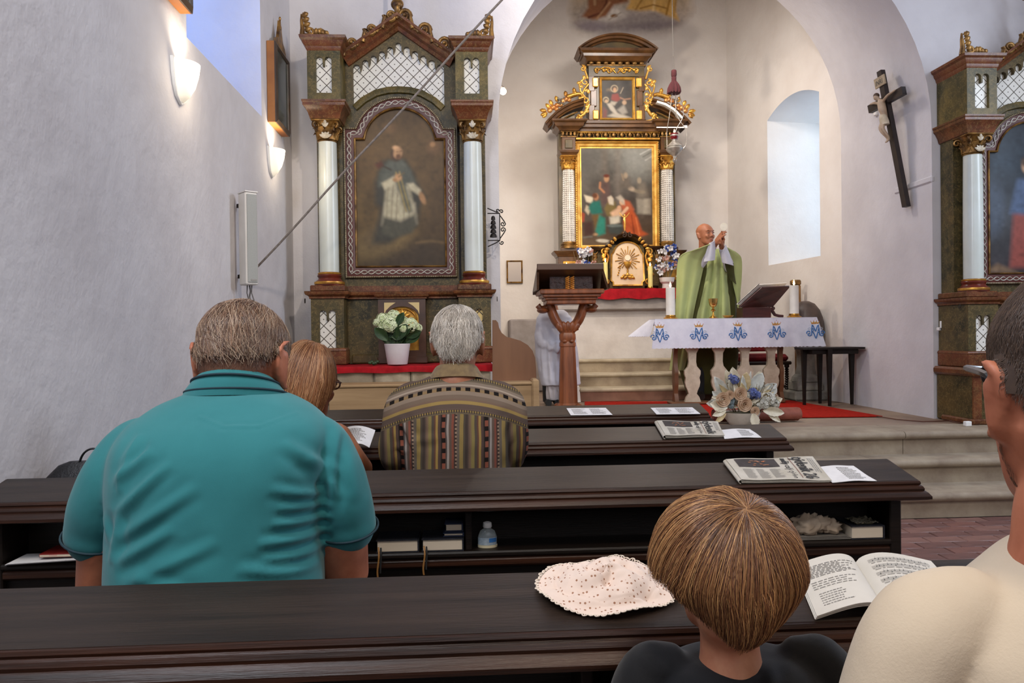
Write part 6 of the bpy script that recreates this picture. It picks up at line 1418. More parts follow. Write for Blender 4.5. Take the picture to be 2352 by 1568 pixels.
o = o.build('fallen_leaf', LG, None, loc=Vector((P(858, 800, 5.08).x, 5.08, mz+.003))); tag(o, 'dark green curled leaf lying on the red cloth left of the hydrangea pot', 'leaf')
# ------------------------------------------------------------------ people: tools
def wl(name, me, mt, root):
    me.transform(Matrix.Translation(-Vector(root.location))); return link(name, me, mt, root)
def silh(rows, n=40, p=2.4):
    """closed loft from photo silhouettes: (py, xl, xr, Y, ry[, dx])"""
    rings = []
    c = cr([r[:5] for r in rows], 4)
    for py, xl, xr, Y, ry in c:
        a, b = P(xl, py, Y), P(xr, py, Y); cx = (a.x+b.x)/2; rx = (b.x-a.x)/2; z = (a.z+b.z)/2; ring = []
        for j in range(n):
            t = 2*PI*j/n; ct, s_ = math.cos(t), math.sin(t)
            ring.append((cx+rx*math.copysign(abs(ct)**(2/p), ct), Y+ry*math.copysign(abs(s_)**(2/p), s_), z))
        rings.append(ring)
    return MB().loft(rings)
def limbp(pts, k=5, n=16):
    """(px, py, Y, r) limb"""
    return limb([(*P(a, b, y), r) for a, b, y, r in pts], k, n)
def folds(segs, Yp, noise_amp=.0015, nscale=9, yback=None, seed=0, extra=None):
    S_ = [(P(a[0], a[1], Yp), P(b[0], b[1], Yp), am, w_) for a, b, am, w_ in segs]
    def fn(co, no):
        d = np.zeros(len(co))
        front = np.clip(-no[:, 1]*2, 0, 1)
        for a, b, am, w_ in S_:
            ex, ez = b.x-a.x, b.z-a.z; L = ex*ex+ez*ez
            t = np.clip(((co[:, 0]-a.x)*ex+(co[:, 2]-a.z)*ez)/L, 0, 1)
            dist = np.hypot(co[:, 0]-a.x-t*ex, co[:, 2]-a.z-t*ez); side = ((co[:, 0]-a.x)*ez-(co[:, 2]-a.z)*ex)/math.sqrt(L)
            env_ = np.sin(np.clip(t, .0, 1)*PI)**.5 if am > 0 else 1
            d += front*abs(am)*env_*(np.exp(-(dist/w_)**2)-.7*np.exp(-((dist-w_*1.6)/w_)**2))
        if noise_amp:
            for i in range(len(co)):
                c_ = co[i]; d[i] += noise_amp*noise.noise((c_[0]*nscale+seed, c_[1]*nscale, c_[2]*nscale*1.3))+noise_amp*.5*noise.noise((c_[0]*nscale*3, c_[1]*nscale*3, c_[2]*nscale*3))
        return co+no*d[:, None]
    return fn
def head_parts(M4, s=1.0, ear=1.0, child=0, nose=1, jaw=1.0):
    """skull, jaw, nose, brow and ears; local x right, y face, z up"""
    T = lambda p: tuple(M4 @ (Vector(p)*s))
    prof = [(-.118, .014, .014, .072), (-.112, .030, .026, .066), (-.098, .044, .044, .052), (-.078, .054, .063, .032), (-.05, .062, .080, .012), (-.02, .069, .090, .004), (.02, .074, .095, 0), (.05, .0755, .095, -.004), (.078, .063, .076, -.007), (.098, .045, .054, -.008), (.110, .023, .028, -.008), (.1155, .010, .014, -.008)]
    rings = []
    for z, rx, ry, yc in [tuple(q) for q in cr(prof, 3)]:
        jw = jaw if z < -.03 else 1
        rings.append([T((rx*jw*math.copysign(abs(math.cos(t))**.92, math.cos(t)), yc+ry*math.sin(t), z)) for t in [2*PI*j/32 for j in range(32)]])
    out = [MB().loft(rings)]
    L = lambda pts, n=12: limb([(*T(p[:3]), p[3]*s) for p in pts], 3, n)
    if nose: out += [L([(0, .088, .018, .008), (0, .104, -.012, .0095), (0, .108, -.026, .013)]), L([(-.011, .098, -.030, .0075), (.011, .098, -.030, .0075)]), L([(-.045, .078, .030, .008), (-.02, .090, .030, .009), (.02, .090, .030, .009), (.045, .078, .030, .008)]),
                     L([(-.040, .074, -.024, .020), (-.030, .078, -.040, .018)]), L([(.040, .074, -.024, .020), (.030, .078, -.040, .018)]), L([(-.018, .090, -.062, .006), (0, .095, -.060, .0075), (.018, .090, -.062, .006)]), L([(-.014, .090, -.071, .006), (0, .094, -.072, .008), (.014, .090, -.071, .006)]), L([(-.012, .084, -.100, .012), (.012, .084, -.100, .012)])]
    for sx in (-1, 1):
        m = MB(); c = (sx*(.078+.022*max(0, ear-1)), -.008, -.012); R_ = Matrix.Rotation(sx*-.30, 3, 'Z') @ Matrix.Rotation(.18, 3, 'X')
        pts = [(0, -.004, .034), (0, -.018, .026), (0, -.021, .006), (0, -.014, -.016), (0, -.002, -.030), (0, .006, -.030)]
        c = (c[0], c[1], c[2]+.004); q = [Vector(c)+R_ @ Vector((sx*(.003+.26*z), y*ear, z*ear)) for x, y, z in pts]
        out.append(L([(*v, .0056) for v in q], 10)); out.append(L([(*(Vector(c)+R_ @ Vector((sx*.002, -.006*ear, .016*ear))), .012), (*(Vector(c)+R_ @ Vector((-sx*.004, -.005*ear, -.020*ear))), .0105)], 10))
    return out
def pose(loc, yaw_=0, pitch_=0, roll_=0):
    """yaw 0 = facing +Y (away from the camera); positive pitch bows the head"""
    return Matrix.Translation(Vector(loc)) @ Matrix.Rotation(yaw_, 4, 'Z') @ Matrix.Rotation(-pitch_, 4, 'X') @ Matrix.Rotation(roll_, 4, 'Y')
def scalp_table(body, root, M4):
    from mathutils.bvhtree import BVHTree
    me = body.data; bv = BVHTree.FromPolygons([v.co for v in me.vertices], [tuple(p.vertices) for p in me.polygons])
    o = M4 @ Vector((0, 0, 0))-Vector(root.location); NT_, NP = 36, 72; T_ = np.zeros((NT_+1, NP)); R3 = M4.to_3x3(); sc = R3.col[0].length
    for i in range(NT_+1):
        for j in range(NP):
            th = PI*i/NT_; ph_ = 2*PI*j/NP; d = Vector((math.sin(th)*math.cos(ph_), math.sin(th)*math.sin(ph_), math.cos(th))); w_ = (R3 @ d).normalized()
            h = bv.ray_cast(o+w_*.20, -w_, .20); T_[i, j] = ((h[0]-o).length/sc) if h[0] is not None else 0
    return T_
def hair(root, name, M4, abc, whorl, keep, n, length, cols, thick=.012, rad=.0005, seg=9, seed=0, clump=.0, jit=.10, cutj=.06, tipout=0.0, drop=0, swirl=.0, grav=0.0, rootmin=0, capshrink=.97, thickf=None, body=None, wave=0, squeeze=0):
    """strands combed away from the whorl over an ellipsoid scalp; one scalp cap, one strand mesh"""
    r = np.random.default_rng(seed); a, b, c = abc; w_ = np.array(whorl, float); w_ /= np.linalg.norm(w_)
    env = lambda d: ((np.abs(d[..., 0])/a)**2.25+(np.abs(d[..., 1])/b)**2.25+(np.abs(d[..., 2])/c)**2.25)**(-1/2.25)
    if body is not None:
        TB_ = scalp_table(body, root, M4 @ Matrix.Translation((0, -.005, 0))); ell = env
        def env(d):
            nd = d/np.linalg.norm(d, axis=-1)[..., None]; th = np.arccos(np.clip(nd[..., 2], -1, 1))/PI*36; ph_ = (np.arctan2(nd[..., 1], nd[..., 0])/(2*PI) % 1)*72
            i0 = np.clip(th.astype(int), 0, 35); j0 = ph_.astype(int) % 72; fi = th-i0; fj = ph_-np.floor(ph_); j1 = (j0+1) % 72
            t_ = (TB_[i0, j0]*(1-fj)+TB_[i0, j1]*fj)*(1-fi)+(TB_[i0+1, j0]*(1-fj)+TB_[i0+1, j1]*fj)*fi
            e = ell(d); return np.maximum(e, np.minimum(t_+.0012, e*1.10))
    d0 = r.normal(size=(n*3, 3)); d0 /= np.linalg.norm(d0, axis=1)[:, None]; k_ = keep(d0, 0); d0 = d0[k_][:int(n*.8)]
    dw = w_+r.normal(size=(int(n*.2), 3))*.22; dw /= np.linalg.norm(dw, axis=1)[:, None]; d0 = np.concatenate([d0, dw]); n = len(d0)
    M4 = M4 @ Matrix.Translation((0, -.005, 0))
    if clump:
        nc = max(8, int(n/(90 if clump > .7 else 45))); ci = r.integers(0, n, nc); cen = d0[ci]
        near = np.argmax(d0 @ cen.T, 1); cd_ = cen[near]; pull = clump*r.uniform(.4, 1, n); cb = r.uniform(-1, 1, nc)[near]
    else: cd_ = d0; pull = np.zeros(n); cb = r.uniform(-1, 1, n)
    ax = np.cross(w_, d0); al = np.linalg.norm(ax, axis=1)[:, None]; ax = ax/np.maximum(al, 1e-5)
    tw = r.normal(size=n)*jit+swirl
    if wave:
        az_ = np.arctan2(d0[:, 0], -d0[:, 1]); tw = tw+wave*(np.sin(az_*3+1.2)+.6*np.sin(az_*5+d0[:, 2]*4+2)+.4*np.sin(az_*9+4))
    ax = ax*np.cos(tw)[:, None]+np.cross(d0, ax)*np.sin(tw)[:, None]
    L_ = length*r.uniform(.65, 1.1, n); layer = r.uniform(.45, 1, n)**.7; cj = r.normal(size=n)*cutj
    pts = []; alive = np.ones(n, bool); last = None; lastrad = None
    for i in range(seg+1):
        t = i/seg; ang = L_*t
        d = d0*np.cos(ang)[:, None]+np.cross(ax, d0)*np.sin(ang)[:, None]
        d = d+(cd_-d0)*(pull*t)[:, None]
        if grav: d[:, 2] -= grav*t*np.clip(1-np.abs(d[:, 2]), 0, 1)
        d /= np.linalg.norm(d, axis=1)[:, None]
        ok = keep(d, cj)
        if last is not None:
            alive &= ok; d = np.where(alive[:, None], d, last)
        tf = thickf(d) if thickf is not None else 1
        rr = env(d)+thick*tf*(layer*min(1, t*5+.45)+.16*cb*pull*(t > .1)*2)+tipout*t*t*L_
        p = d*rr[:, None]
        if squeeze: p[:, 0] *= 1-squeeze*np.clip(-p[:, 2]/c-.12, 0, 1)
        if drop: p[:, 2] -= drop*(~alive)*0
        pts.append(p); last = d
    A = np.stack(pts, 1)           # n, seg+1, 3
    keepers = np.linalg.norm(A[:, -1]-A[:, 0], axis=1) > .004; A = A[keepers]; n = len(A)
    A += r.normal(size=(n, seg+1, 3))*rad*.35
    T_ = np.gradient(A, axis=1); T_ /= np.maximum(np.linalg.norm(T_, axis=2)[..., None], 1e-9)
    N = A/np.linalg.norm(A, axis=2)[..., None]; B = np.cross(T_, N); B /= np.maximum(np.linalg.norm(B, axis=2)[..., None], 1e-9)
    prof = rad*np.concatenate([[.8], np.ones(seg-2), [.75, .15]])[None, :, None]*r.uniform(.7, 1.2, n)[:, None, None]
    V = np.stack([A+B*prof, A+N*prof*.7, A-B*prof], 2).reshape(-1, 3)
    M = np.array(M4); V = V @ M[:3, :3].T+M[:3, 3]-np.array(root.location)
    base = (np.arange(n)*(seg+1)*3)[:, None, None]; s_ = (np.arange(seg)*3)[None, :, None]; q = []
    for j in range(2): q.append(np.stack([base+s_+j, base+s_+j+1, base+s_+3+j+1, base+s_+3+j], -1).reshape(-1, 4))
    Fq = np.concatenate(q)
    me = bpy.data.meshes.new(name); me.vertices.add(len(V)); me.vertices.foreach_set('co', V.astype(np.float32).reshape(-1))
    me.loops.add(len(Fq)*4); me.loops.foreach_set('vertex_index', Fq.astype(np.int32).reshape(-1)); me.polygons.add(len(Fq)); me.polygons.foreach_set('loop_start', np.arange(0, len(Fq)*4, 4, dtype=np.int32))
    me.update(calc_edges=True)
    C = np.array([srgb(x) for x in cols]); wv = r.random(n); idx = np.minimum((wv*len(C)).astype(int), len(C)-1); cc = C[idx]
    if clump: cc = cc*(.8+.2*(cb[keepers][:n]+1))[:, None]
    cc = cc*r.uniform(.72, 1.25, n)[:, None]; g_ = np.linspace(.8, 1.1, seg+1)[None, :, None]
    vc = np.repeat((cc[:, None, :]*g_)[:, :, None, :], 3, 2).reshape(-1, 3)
    at_ = me.color_attributes.new('Col', 'FLOAT_COLOR', 'POINT'); at_.data.foreach_set('color', np.concatenate([np.clip(vc, 0, 1), np.ones((len(vc), 1))], 1).astype(np.float32).reshape(-1))
    me.polygons.foreach_set('use_smooth', np.ones(len(me.polygons), dtype=bool))
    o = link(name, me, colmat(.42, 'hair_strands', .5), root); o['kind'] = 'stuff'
    # scalp cap under the strands
    m = MB(); nu, nv = 48, 30; vs = []; kp = []
    for j in range(nv+1):
        for i in range(nu):
            th = PI*j/nv; ph_ = 2*PI*i/nu; d = np.array([math.sin(th)*math.cos(ph_), math.sin(th)*math.sin(ph_), math.cos(th)])
            tf = float(thickf(d[None])[0]) if thickf is not None else 1
            kp.append(bool(keep(d[None], np.zeros(1))[0])); q_ = d*float(env(d)+thick*.35*tf)*capshrink/.97; q_[0] *= 1-squeeze*min(1, max(0, -q_[2]/c-.12)); vs.append(M4 @ Vector(q_))
    fs = [(j*nu+i, j*nu+(i+1) % nu, (j+1)*nu+(i+1) % nu, (j+1)*nu+i) for j in range(nv) for i in range(nu) if all(kp[x] for x in (j*nu+i, j*nu+(i+1) % nu, (j+1)*nu+(i+1) % nu, (j+1)*nu+i))]
    m.add(vs, fs); me2 = m.mesh('scalp', 60)
    wl('scalp', me2, mat('scalp_'+cols[0][1:], cols[0], cols[-1], 60, .7), root)
    return o
def hairline(back=-.8, side=-.15, front=.25, soft=1):
    """keeps directions above a hairline that runs nape - ear - forehead"""
    def k(d, j):
        az = np.arctan2(np.abs(d[..., 0]), -d[..., 1])    # 0 = nape, pi = face
        z = np.interp(az, [0, .55, .95, 1.35, 1.75, 2.2, PI], [back, back+.02, (back+side)*.45, side, side+.05, front, front+.12])
        return d[..., 2] > z+j
    return k
def glasses(root, M4, s, mt, temple=.075, name='glasses', w=.0026):
    T = lambda p: tuple(M4 @ (Vector(p)*s)-Vector(root.location))
    m = MB()
    for sx in (-1, 1):
        m.tube([T((sx*.034+.024*math.cos(t), .104-.006*abs(math.cos(t)*.0+1)*0, .012+.017*math.sin(t))) for t in [2*PI*i/20 for i in range(20)]], w, 6, closed=True)
        m.tube([T((sx*.058, .102, .016)), T((sx*.076, .090, .018)), T((sx*.081, .02, .016)), T((sx*.082, -.004, .014)), T((sx*.078, -.012, .006))], w, 6)
    m.tube([T((-.010, .104, .014)), T((0, .108, .017)), T((.010, .104, .014))], w, 6)
    return m.build(name, mt, root)
def seated_legs(root, x, y, z, w_, mt, reach=.42, foot=True):
    """thighs forward from the pelvis, shins down to the floor"""
    L = []
    for s in (-1, 1):
        L.append(limb([(x+s*w_*.5, y-.02, z+.02, w_*.55), (x+s*w_*.55, y+reach*.5, z+.01, w_*.44), (x+s*w_*.55, y+reach, z-.01, w_*.34), (x+s*w_*.55, y+reach+.02, z-.18, w_*.28), (x+s*w_*.55, y+reach+.01, .07, .045)], 4, 14))
    wl('trousers', fuse(L, .012, 3), mt, root)
    for s in (-1, 1):
        m = MB(); m.tube([(x+s*w_*.55, y+reach-.04, .035), (x+s*w_*.55, y+reach+.06, .038), (x+s*w_*.55, y+reach+.17, .025)], [.033, .042, .028], 12); wl('shoe', m.mesh('shoe', 60), mat('dark_shoe', '#26201c', rough=.5), root)
def hand_parts(T, s=1.0, curl=.5, spread=.1, side=1):
    """palm, four unequal curled fingers and a thumb from the side; local x across, y out of the palm, z along the fingers"""
    L = lambda pts, n=10: limb([(*T(Vector(p[:3])*s), p[3]*s) for p in pts], 3, n)
    out = [L([(-.022, 0, .0, .019), (-.024, 0, .04, .017), (-.024, 0, .075, .013)]), L([(.0, 0, -.01, .021), (0, 0, .04, .019), (0, 0, .08, .014)]), L([(.022, 0, .0, .019), (.024, 0, .04, .016), (.024, 0, .07, .012)])]
    for i, (x, l) in enumerate(((-.030, .062), (-.010, .074), (.011, .070), (.030, .054))):
        z = .082-.006*abs(i-1.2); c_ = curl*(1+.12*i); p = [Vector((x, 0, z-.012)), Vector((x+spread*(i-1.5)*.012, 0, z+.008))]; a = 0
        q = p[-1]
        for sgl in (.42, .33, .25): a += c_*.75; q = q+Vector((spread*(i-1.5)*.01, math.sin(a)*l*sgl, math.cos(a)*l*sgl)); p.append(q)
        out.append(L([(*v, (.0095, .0095, .0088, .0082, .0070)[j]*(1 if i < 3 else .88)) for j, v in enumerate(p)]))
    sx = -side
    out.append(L([(sx*.030, .004, .012, .014), (sx*.050, .018, .040, .0115), (sx*.050, .034, .066, .0098), (sx*.040, .044, .086, .008)]))
    return out
SKIN_M = NT('skin_fair_detailed'); _n = SKIN_M.noise(22, 5, .65)
SKIN_M.set(SKIN_M.ramp(_n, [(.3, srgb('#a8694e')), (.7, srgb('#c08a6a'))]), .5, 0, .4); SKIN_M.b.inputs['Subsurface Weight'].default_value = .08; SKIN_M.b.inputs['Subsurface Radius'].default_value = (.012, .005, .003); SKIN_M.bump(SKIN_M.noise(300, 3), .12, .001); SKIN_M = SKIN_M.m
SKIN_R = mat('skin_ruddy', '#b87356', '#a05f46', 18, .5, bump=.12, bscale=260, bdist=.001, spec=.4)
SKIN_T = mat('skin_tanned', '#a3694c', '#8d5538', 18, .5, bump=.1, bscale=260, bdist=.001, spec=.4)
def cloth_mat(name, c1, c2, weave=900, rough=.85, bump=.25, big=6):
    if name in _mc: return _mc[name]
    t = NT(name); col = t.ramp(t.noise(big, 4, .6), [(.3, srgb(c1)), (.7, srgb(c2))]); t.set(col, rough, 0, .25); t.b.inputs['Sheen Weight'].default_value = .15
    t.bump(t.noise(weave, 2), bump, .0008); _mc[name] = t.m; return t.m

# ------------------------------------------------------------------ man in the turquoise polo shirt
TURQ = cloth_mat('turquoise_pique', '#276d72', '#2f787c'); NAVY = mat('navy_trim', '#14303a', rough=.8)
r1 = thing('person', 'person in a turquoise polo shirt with bowed grey-brown head, seen from behind', 'person', P(500, 1400, 1.36))
torso = silh([(1560, 300, 720, 1.36, .13), (1480, 285, 735, 1.35, .155), (1400, 268, 742, 1.345, .165), (1330, 264, 742, 1.345, .165), (1250, 262, 742, 1.35, .16), (1160, 262, 748, 1.355, .155), (1080, 262, 758, 1.36, .150), (1020, 272, 762, 1.37, .142), (975, 300, 752, 1.385, .128), (945, 338, 728, 1.40, .110), (922, 380, 695, 1.41, .092), (905, 425, 660, 1.42, .075), (896, 460, 625, 1.425, .055)], 48, 2.3)
slv = [limbp([(372, 995, 1.41, .036), (318, 1026, 1.39, .052), (272, 1090, 1.37, .056), (238, 1160, 1.37, .055), (224, 1205, 1.38, .053), (221, 1234, 1.385, .054)], 6, 22),
       limbp([(690, 990, 1.41, .036), (728, 1020, 1.39, .052), (762, 1085, 1.37, .055), (784, 1150, 1.37, .054), (793, 1185, 1.38, .053), (796, 1212, 1.385, .054)], 6, 22)]
FS = [((300, 1000), (262, 1120), .004, .010), ((345, 1035), (262, 1105), .0055, .008), ((400, 1060), (268, 1180), .006, .009), ((470, 1110), (275, 1235), .005, .010), ((420, 1200), (270, 1290), .006, .010), ((520, 1230), (300, 1330), .004, .010), ((275, 1180), (262, 1290), .005, .009),
      ((640, 1020), (760, 1110), .0055, .009), ((690, 1060), (765, 1170), .006, .009), ((620, 1120), (745, 1165), .005, .008), ((640, 1165), (742, 1185), .006, .007), ((625, 1200), (742, 1215), .006, .007), ((600, 1240), (742, 1250), .006, .008), ((610, 1275), (740, 1290), .006, .008), ((560, 1290), (730, 1325), .005, .009), ((745, 1000), (742, 1200), .006, .008), ((215, 1190), (250, 1255), .003, .008), ((780, 1060), (800, 1180), .003, .012), ((330, 1310), (480, 1345), .004, .01)]
seam = [((430, 965), (500, 985), -.0012, .0022), ((500, 985), (580, 985), -.0012, .0022), ((580, 985), (650, 962), -.0012, .0022), ((295, 1010), (268, 1130), -.001, .003), ((752, 1010), (748, 1150), -.001, .003)]
wl('polo_shirt', fuse([torso]+slv, .0055, 5, folds(FS+seam, 1.24, .0022, 7)), TURQ, r1)
Mh = pose(P(559, 834, 1.465), -.10, .24, 0)
body = head_parts(Mh, .96, 1.35)+[limb([(*(Mh @ Vector((0, -.0, -.05))), .057), (*P(550, 878, 1.445), .056), (*P(545, 915, 1.435), .056), (*P(525, 985, 1.41), .075), (*P(505, 1200, 1.38), .095)], 5, 24)]
for s, sh, el, wr in ((-1, (262, 1100, 1.375), (232, 1350, 1.40), (330, 1370, 1.62)), (1, (770, 1100, 1.375), (795, 1322, 1.41), (700, 1330, 1.60))):
    body.append(limb([(*P(*sh), .040), (*P((sh[0]+el[0])/2, (sh[1]+el[1])/2, 1.385), .046), (*P(*el), .041)], 6, 18))
    body.append(limb([(*P(*el), .037), (*((P(*el)+P(*wr))*.5), .033), (*P(*wr), .024)], 5, 16)); w0 = P(*wr)
    fw_ = (P(*wr)-P(*el)).normalized(); sd_ = fw_.cross(Vector((0, 0, 1))).normalized(); up_ = sd_.cross(fw_)
    body += hand_parts(lambda p, w0=w0, fw_=fw_, sd_=sd_, up_=up_: w0+sd_*p.x-up_*p.y+fw_*p.z, .95, .45, .2, s)
body.append(limb([(*P(262, 1100, 1.375), .04), (*P(505, 1060, 1.39), .08), (*P(770, 1100, 1.375), .04)], 4, 16))
BODY = wl('body', fuse(body, .0052, 3), SKIN_R, r1)
wl('collar', (lambda: (lambda m: m.mesh('collar', 50))(MB().loft([[tuple(P(cx, py, Yc)+Vector((rx*math.cos(t), ry*math.sin(t), tl*math.sin(t)*-1)))for t in [2*PI*j/48 for j in range(48)]] for cx, py, Yc, rx, ry, tl in ((540, 912, 1.43, .092, .080, .010), (542, 898, 1.43, .086, .079, .018), (544, 878, 1.435, .072, .074, .024), (545, 872, 1.437, .066, .068, .024), (545, 876, 1.437, .062, .064, .024), (545, 900, 1.435, .064, .066, .022))], False)))(), TURQ, r1)
for cy, rx, ry, tl in ((903, .0890, .0805, .0155), (883, .0765, .0762, .0235)):
    wl('collar_stripe', MB().tube([tuple(P(543, cy, 1.432)+Vector((rx*math.cos(t), ry*math.sin(t), -tl*math.sin(t)))) for t in [2*PI*j/48 for j in range(48)]], .0022, 6, closed=True).mesh('t', 60), NAVY, r1)
for a, b, r, e in (((224, 1205, 1.38), (221, 1240, 1.388), .0555, (222, 1232, 1.385)), ((793, 1185, 1.38), (796, 1218, 1.388), .0555, (796, 1209, 1.385))):
    ax_ = (P(*b)-P(*a)).normalized(); u_ = ax_.cross(Vector((0, 1, 0))).normalized(); v_ = ax_.cross(u_); c_ = P(*e)
    wl('cuff_stripe', MB().tube([tuple(c_+u_*r*math.cos(t)+v_*r*math.sin(t)) for t in [2*PI*j/36 for j in range(36)]], .0022, 6, closed=True).mesh('t', 60), NAVY, r1)
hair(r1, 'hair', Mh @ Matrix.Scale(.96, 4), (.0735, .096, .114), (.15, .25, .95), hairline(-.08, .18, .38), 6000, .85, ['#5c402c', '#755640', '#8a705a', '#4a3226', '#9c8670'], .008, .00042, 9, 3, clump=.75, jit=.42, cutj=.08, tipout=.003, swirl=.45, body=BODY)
hair(r1, 'hair_fade', Mh @ Matrix.Scale(.96, 4), (.072, .095, .112), (0, 0, 1), hairline(-.52, .0, .35), 5000, .10, ['#6b4632', '#7d5640', '#5a3a28'], .0016, .0003, 3, 5, jit=.4, cutj=.10, body=BODY)
seated_legs(r1, P(505, 1400, 1.36).x, 1.33, .47, .17, cloth_mat('dark_trousers', '#26282c', '#303338'), .22)

# ------------------------------------------------------------------ man in the patterned shirt
def stripes_mat():
    t = NT('folk_stripe_shirt'); s_ = t.n('ShaderNodeSeparateXYZ'); t.l(t.coord(), s_.inputs[0]); X_, Y_, Z_ = s_.outputs
    cols = ['#55453c', '#6a5644', '#75683f', '#4a4038', '#5a3c30', '#8c7240', '#4a3a34', '#2e2622', '#7a4636', '#4a3f3a', '#8a8078', '#5a4a40', '#744436', '#3a2e2a', '#5c5248', '#806c40', '#4a4236', '#3e342e']
    def band(coord, period, cl, seed_):
        u = t.math('FRACT', t.math('DIVIDE', coord, period)); w_ = np.random.default_rng(seed_).uniform(.5, 1.5, len(cl)); p = np.concatenate([[0], np.cumsum(w_)/w_.sum()])[:-1]
        return t.ramp(u, [(float(a), srgb(c)) for a, c in zip(p, cl)], 'CONSTANT'), u
    wob = t.noise(6, 2); xw = t.math('ADD', X_, t.math('MULTIPLY', wob, .012))
    v, u1 = band(t.math('ADD', xw, 2), .128, cols, 3)
    # little repeated figures inside two of the stripes
    tick = t.math('LESS_THAN', t.math('ABSOLUTE', t.math('SUBTRACT', t.math('FRACT', t.math('DIVIDE', Z_, .03)), .5)), .22)
    inb = t.math('LESS_THAN', t.math('ABSOLUTE', t.math('SUBTRACT', u1, .43)), .045); v = t.mix(t.math('MULTIPLY', tick, inb), v, srgb('#1c1512'))
    tick2 = t.math('LESS_THAN', t.math('FRACT', t.math('DIVIDE', Z_, .011)), .5); inb2 = t.math('LESS_THAN', t.math('ABSOLUTE', t.math('SUBTRACT', u1, .72)), .022); v = t.mix(t.math('MULTIPLY', tick2, inb2), v, srgb('#86705c'))
    # yoke: curved horizontal bands
    h = t.math('ADD', t.math('ADD', Z_, t.math('MULTIPLY', t.math('MULTIPLY', X_, X_), 1.15)), t.math('MULTIPLY', wob, .006))
    cols2 = ['#6a5a4c', '#7d6d5e', '#7d6648', '#6d5d50', '#948575', '#77685a', '#5c5040', '#86703f', '#5a4a42', '#54463e', '#8a7344', '#6a5648']
    hb, u2 = band(t.math('ADD', h, 2), .094, cols2, 5)
    tk = t.math('LESS_THAN', t.math('ABSOLUTE', t.math('SUBTRACT', t.math('FRACT', t.math('DIVIDE', X_, .029)), .5)), .26); ib = t.math('LESS_THAN', t.math('ABSOLUTE', t.math('SUBTRACT', u2, .30)), .055); hb = t.mix(t.math('MULTIPLY', tk, ib), hb, srgb('#171210'))
    tk = t.math('LESS_THAN', t.math('FRACT', t.math('DIVIDE', X_, .0075)), .5); ib = t.math('LESS_THAN', t.math('ABSOLUTE', t.math('SUBTRACT', u2, .62)), .045); hb = t.mix(t.math('MULTIPLY', tk, ib), hb, srgb('#3e342c'))
    sel = t.math('GREATER_THAN', h, YOKE)
    t.set(t.mix(sel, v, hb), .9, 0, .15); t.bump(t.noise(500, 2), .3, .001); return t.m
r2 = thing('person', 'person with short grey hair in a brown folk-patterned shirt, seated in the third pew', 'person', P(1045, 1100, 2.38))
YOKE = P(1045, 952, 2.25).z-r2.location.z
tor = silh([(1250, 950, 1160, 2.40, .12), (1150, 938, 1168, 2.40, .135), (1080, 932, 1170, 2.40, .14), (1020, 925, 1172, 2.40, .138), (960, 912, 1175, 2.41, .130), (925, 912, 1172, 2.42, .118), (898, 925, 1155, 2.43, .10), (880, 945, 1130, 2.435, .085), (866, 975, 1105, 2.44, .070), (856, 1003, 1085, 2.44, .055)], 44, 2.3)
sl2 = [limbp([(955, 905, 2.44, .05), (930, 935, 2.42, .062), (916, 985, 2.40, .056), (908, 1040, 2.41, .050), (922, 1066, 2.47, .045), (945, 1070, 2.53, .038)], 6, 20), limbp([(1135, 905, 2.44, .05), (1160, 930, 2.42, .062), (1175, 980, 2.40, .054), (1178, 1030, 2.41, .048), (1166, 1056, 2.47, .044), (1145, 1062, 2.53, .036)], 6, 20)]
FG = [((915, 960), (960, 1050), .006, .012), ((905, 1000), (925, 1060), .007, .011), ((900, 1030), (935, 1045), .006, .01), ((925, 1020), (1010, 1005), .004, .012), ((1165, 960), (1150, 1050), .005, .012), ((1180, 990), (1160, 1060), .005, .012), ((950, 1000), (945, 1080), .004, .012), ((1150, 985), (1162, 1075), .004, .012)]
wl('patterned_shirt', fuse([tor]+sl2, .008, 5, folds(FG, 2.27, .005, 9)), stripes_mat(), r2)
Mh = pose(P(1051, 784, 2.455), -.04, .06, 0)
bd = head_parts(Mh, .97, 1.2)+[limb([(*(Mh @ Vector((0, -.015, -.05))), .056), (*P(1050, 848, 2.44), .058), (*P(1048, 880, 2.43), .075), (*P(1045, 1000, 2.42), .09)], 5, 22)]
for s, x in ((-1, 950), (1, 1140)):
    e_ = P(x, 1068, 2.50); w0 = P(1045+s*35, 1062, 2.58); bd.append(limb([(*e_, .034), (*((e_+w0)*.5), .032), (*w0, .024)], 4, 14)); fw_ = (w0-e_).normalized(); sd_ = fw_.cross(Vector((0, 0, 1))).normalized(); up_ = sd_.cross(fw_)
    bd += hand_parts(lambda p, w0=w0, fw_=fw_, sd_=sd_, up_=up_: w0+sd_*p.x-up_*p.y+fw_*p.z, .95, .45, .2, s)
    bd.append(limb([(*P(x, 1060, 2.50), .034), (*P(x-s*0, 985, 2.42), .035), (*P(1045, 930, 2.42), .06)], 4, 14))
BODY = wl('body', fuse(bd, .0065, 3), SKIN_T, r2)
cm = MB().loft([[tuple(P(1048, py, 2.44)+Vector((rx*math.cos(t), ry*math.sin(t), -.016*math.sin(t)))) for t in [2*PI*j/40 for j in range(40)]] for py, rx, ry in ((872, .090, .085), (860, .080, .080), (846, .068, .072), (843, .064, .067), (847, .060, .064), (866, .062, .064))], False)
wl('collar', cm.mesh('c', 50), cloth_mat('shirt_collar', '#6d5a44', '#8a7450', 500, .9, .3, 40), r2)
hair(r2, 'hair', Mh @ Matrix.Scale(.97, 4), (.0745, .096, .114), (0, -.1, 1), hairline(-.56, .08, .35), 6500, .42, ['#a59a8c', '#c2b8aa', '#8b8074', '#d3cbc0', '#b3a899'], .006, .00055, 7, 8, clump=.4, jit=.35, cutj=.06, tipout=.008, body=BODY)
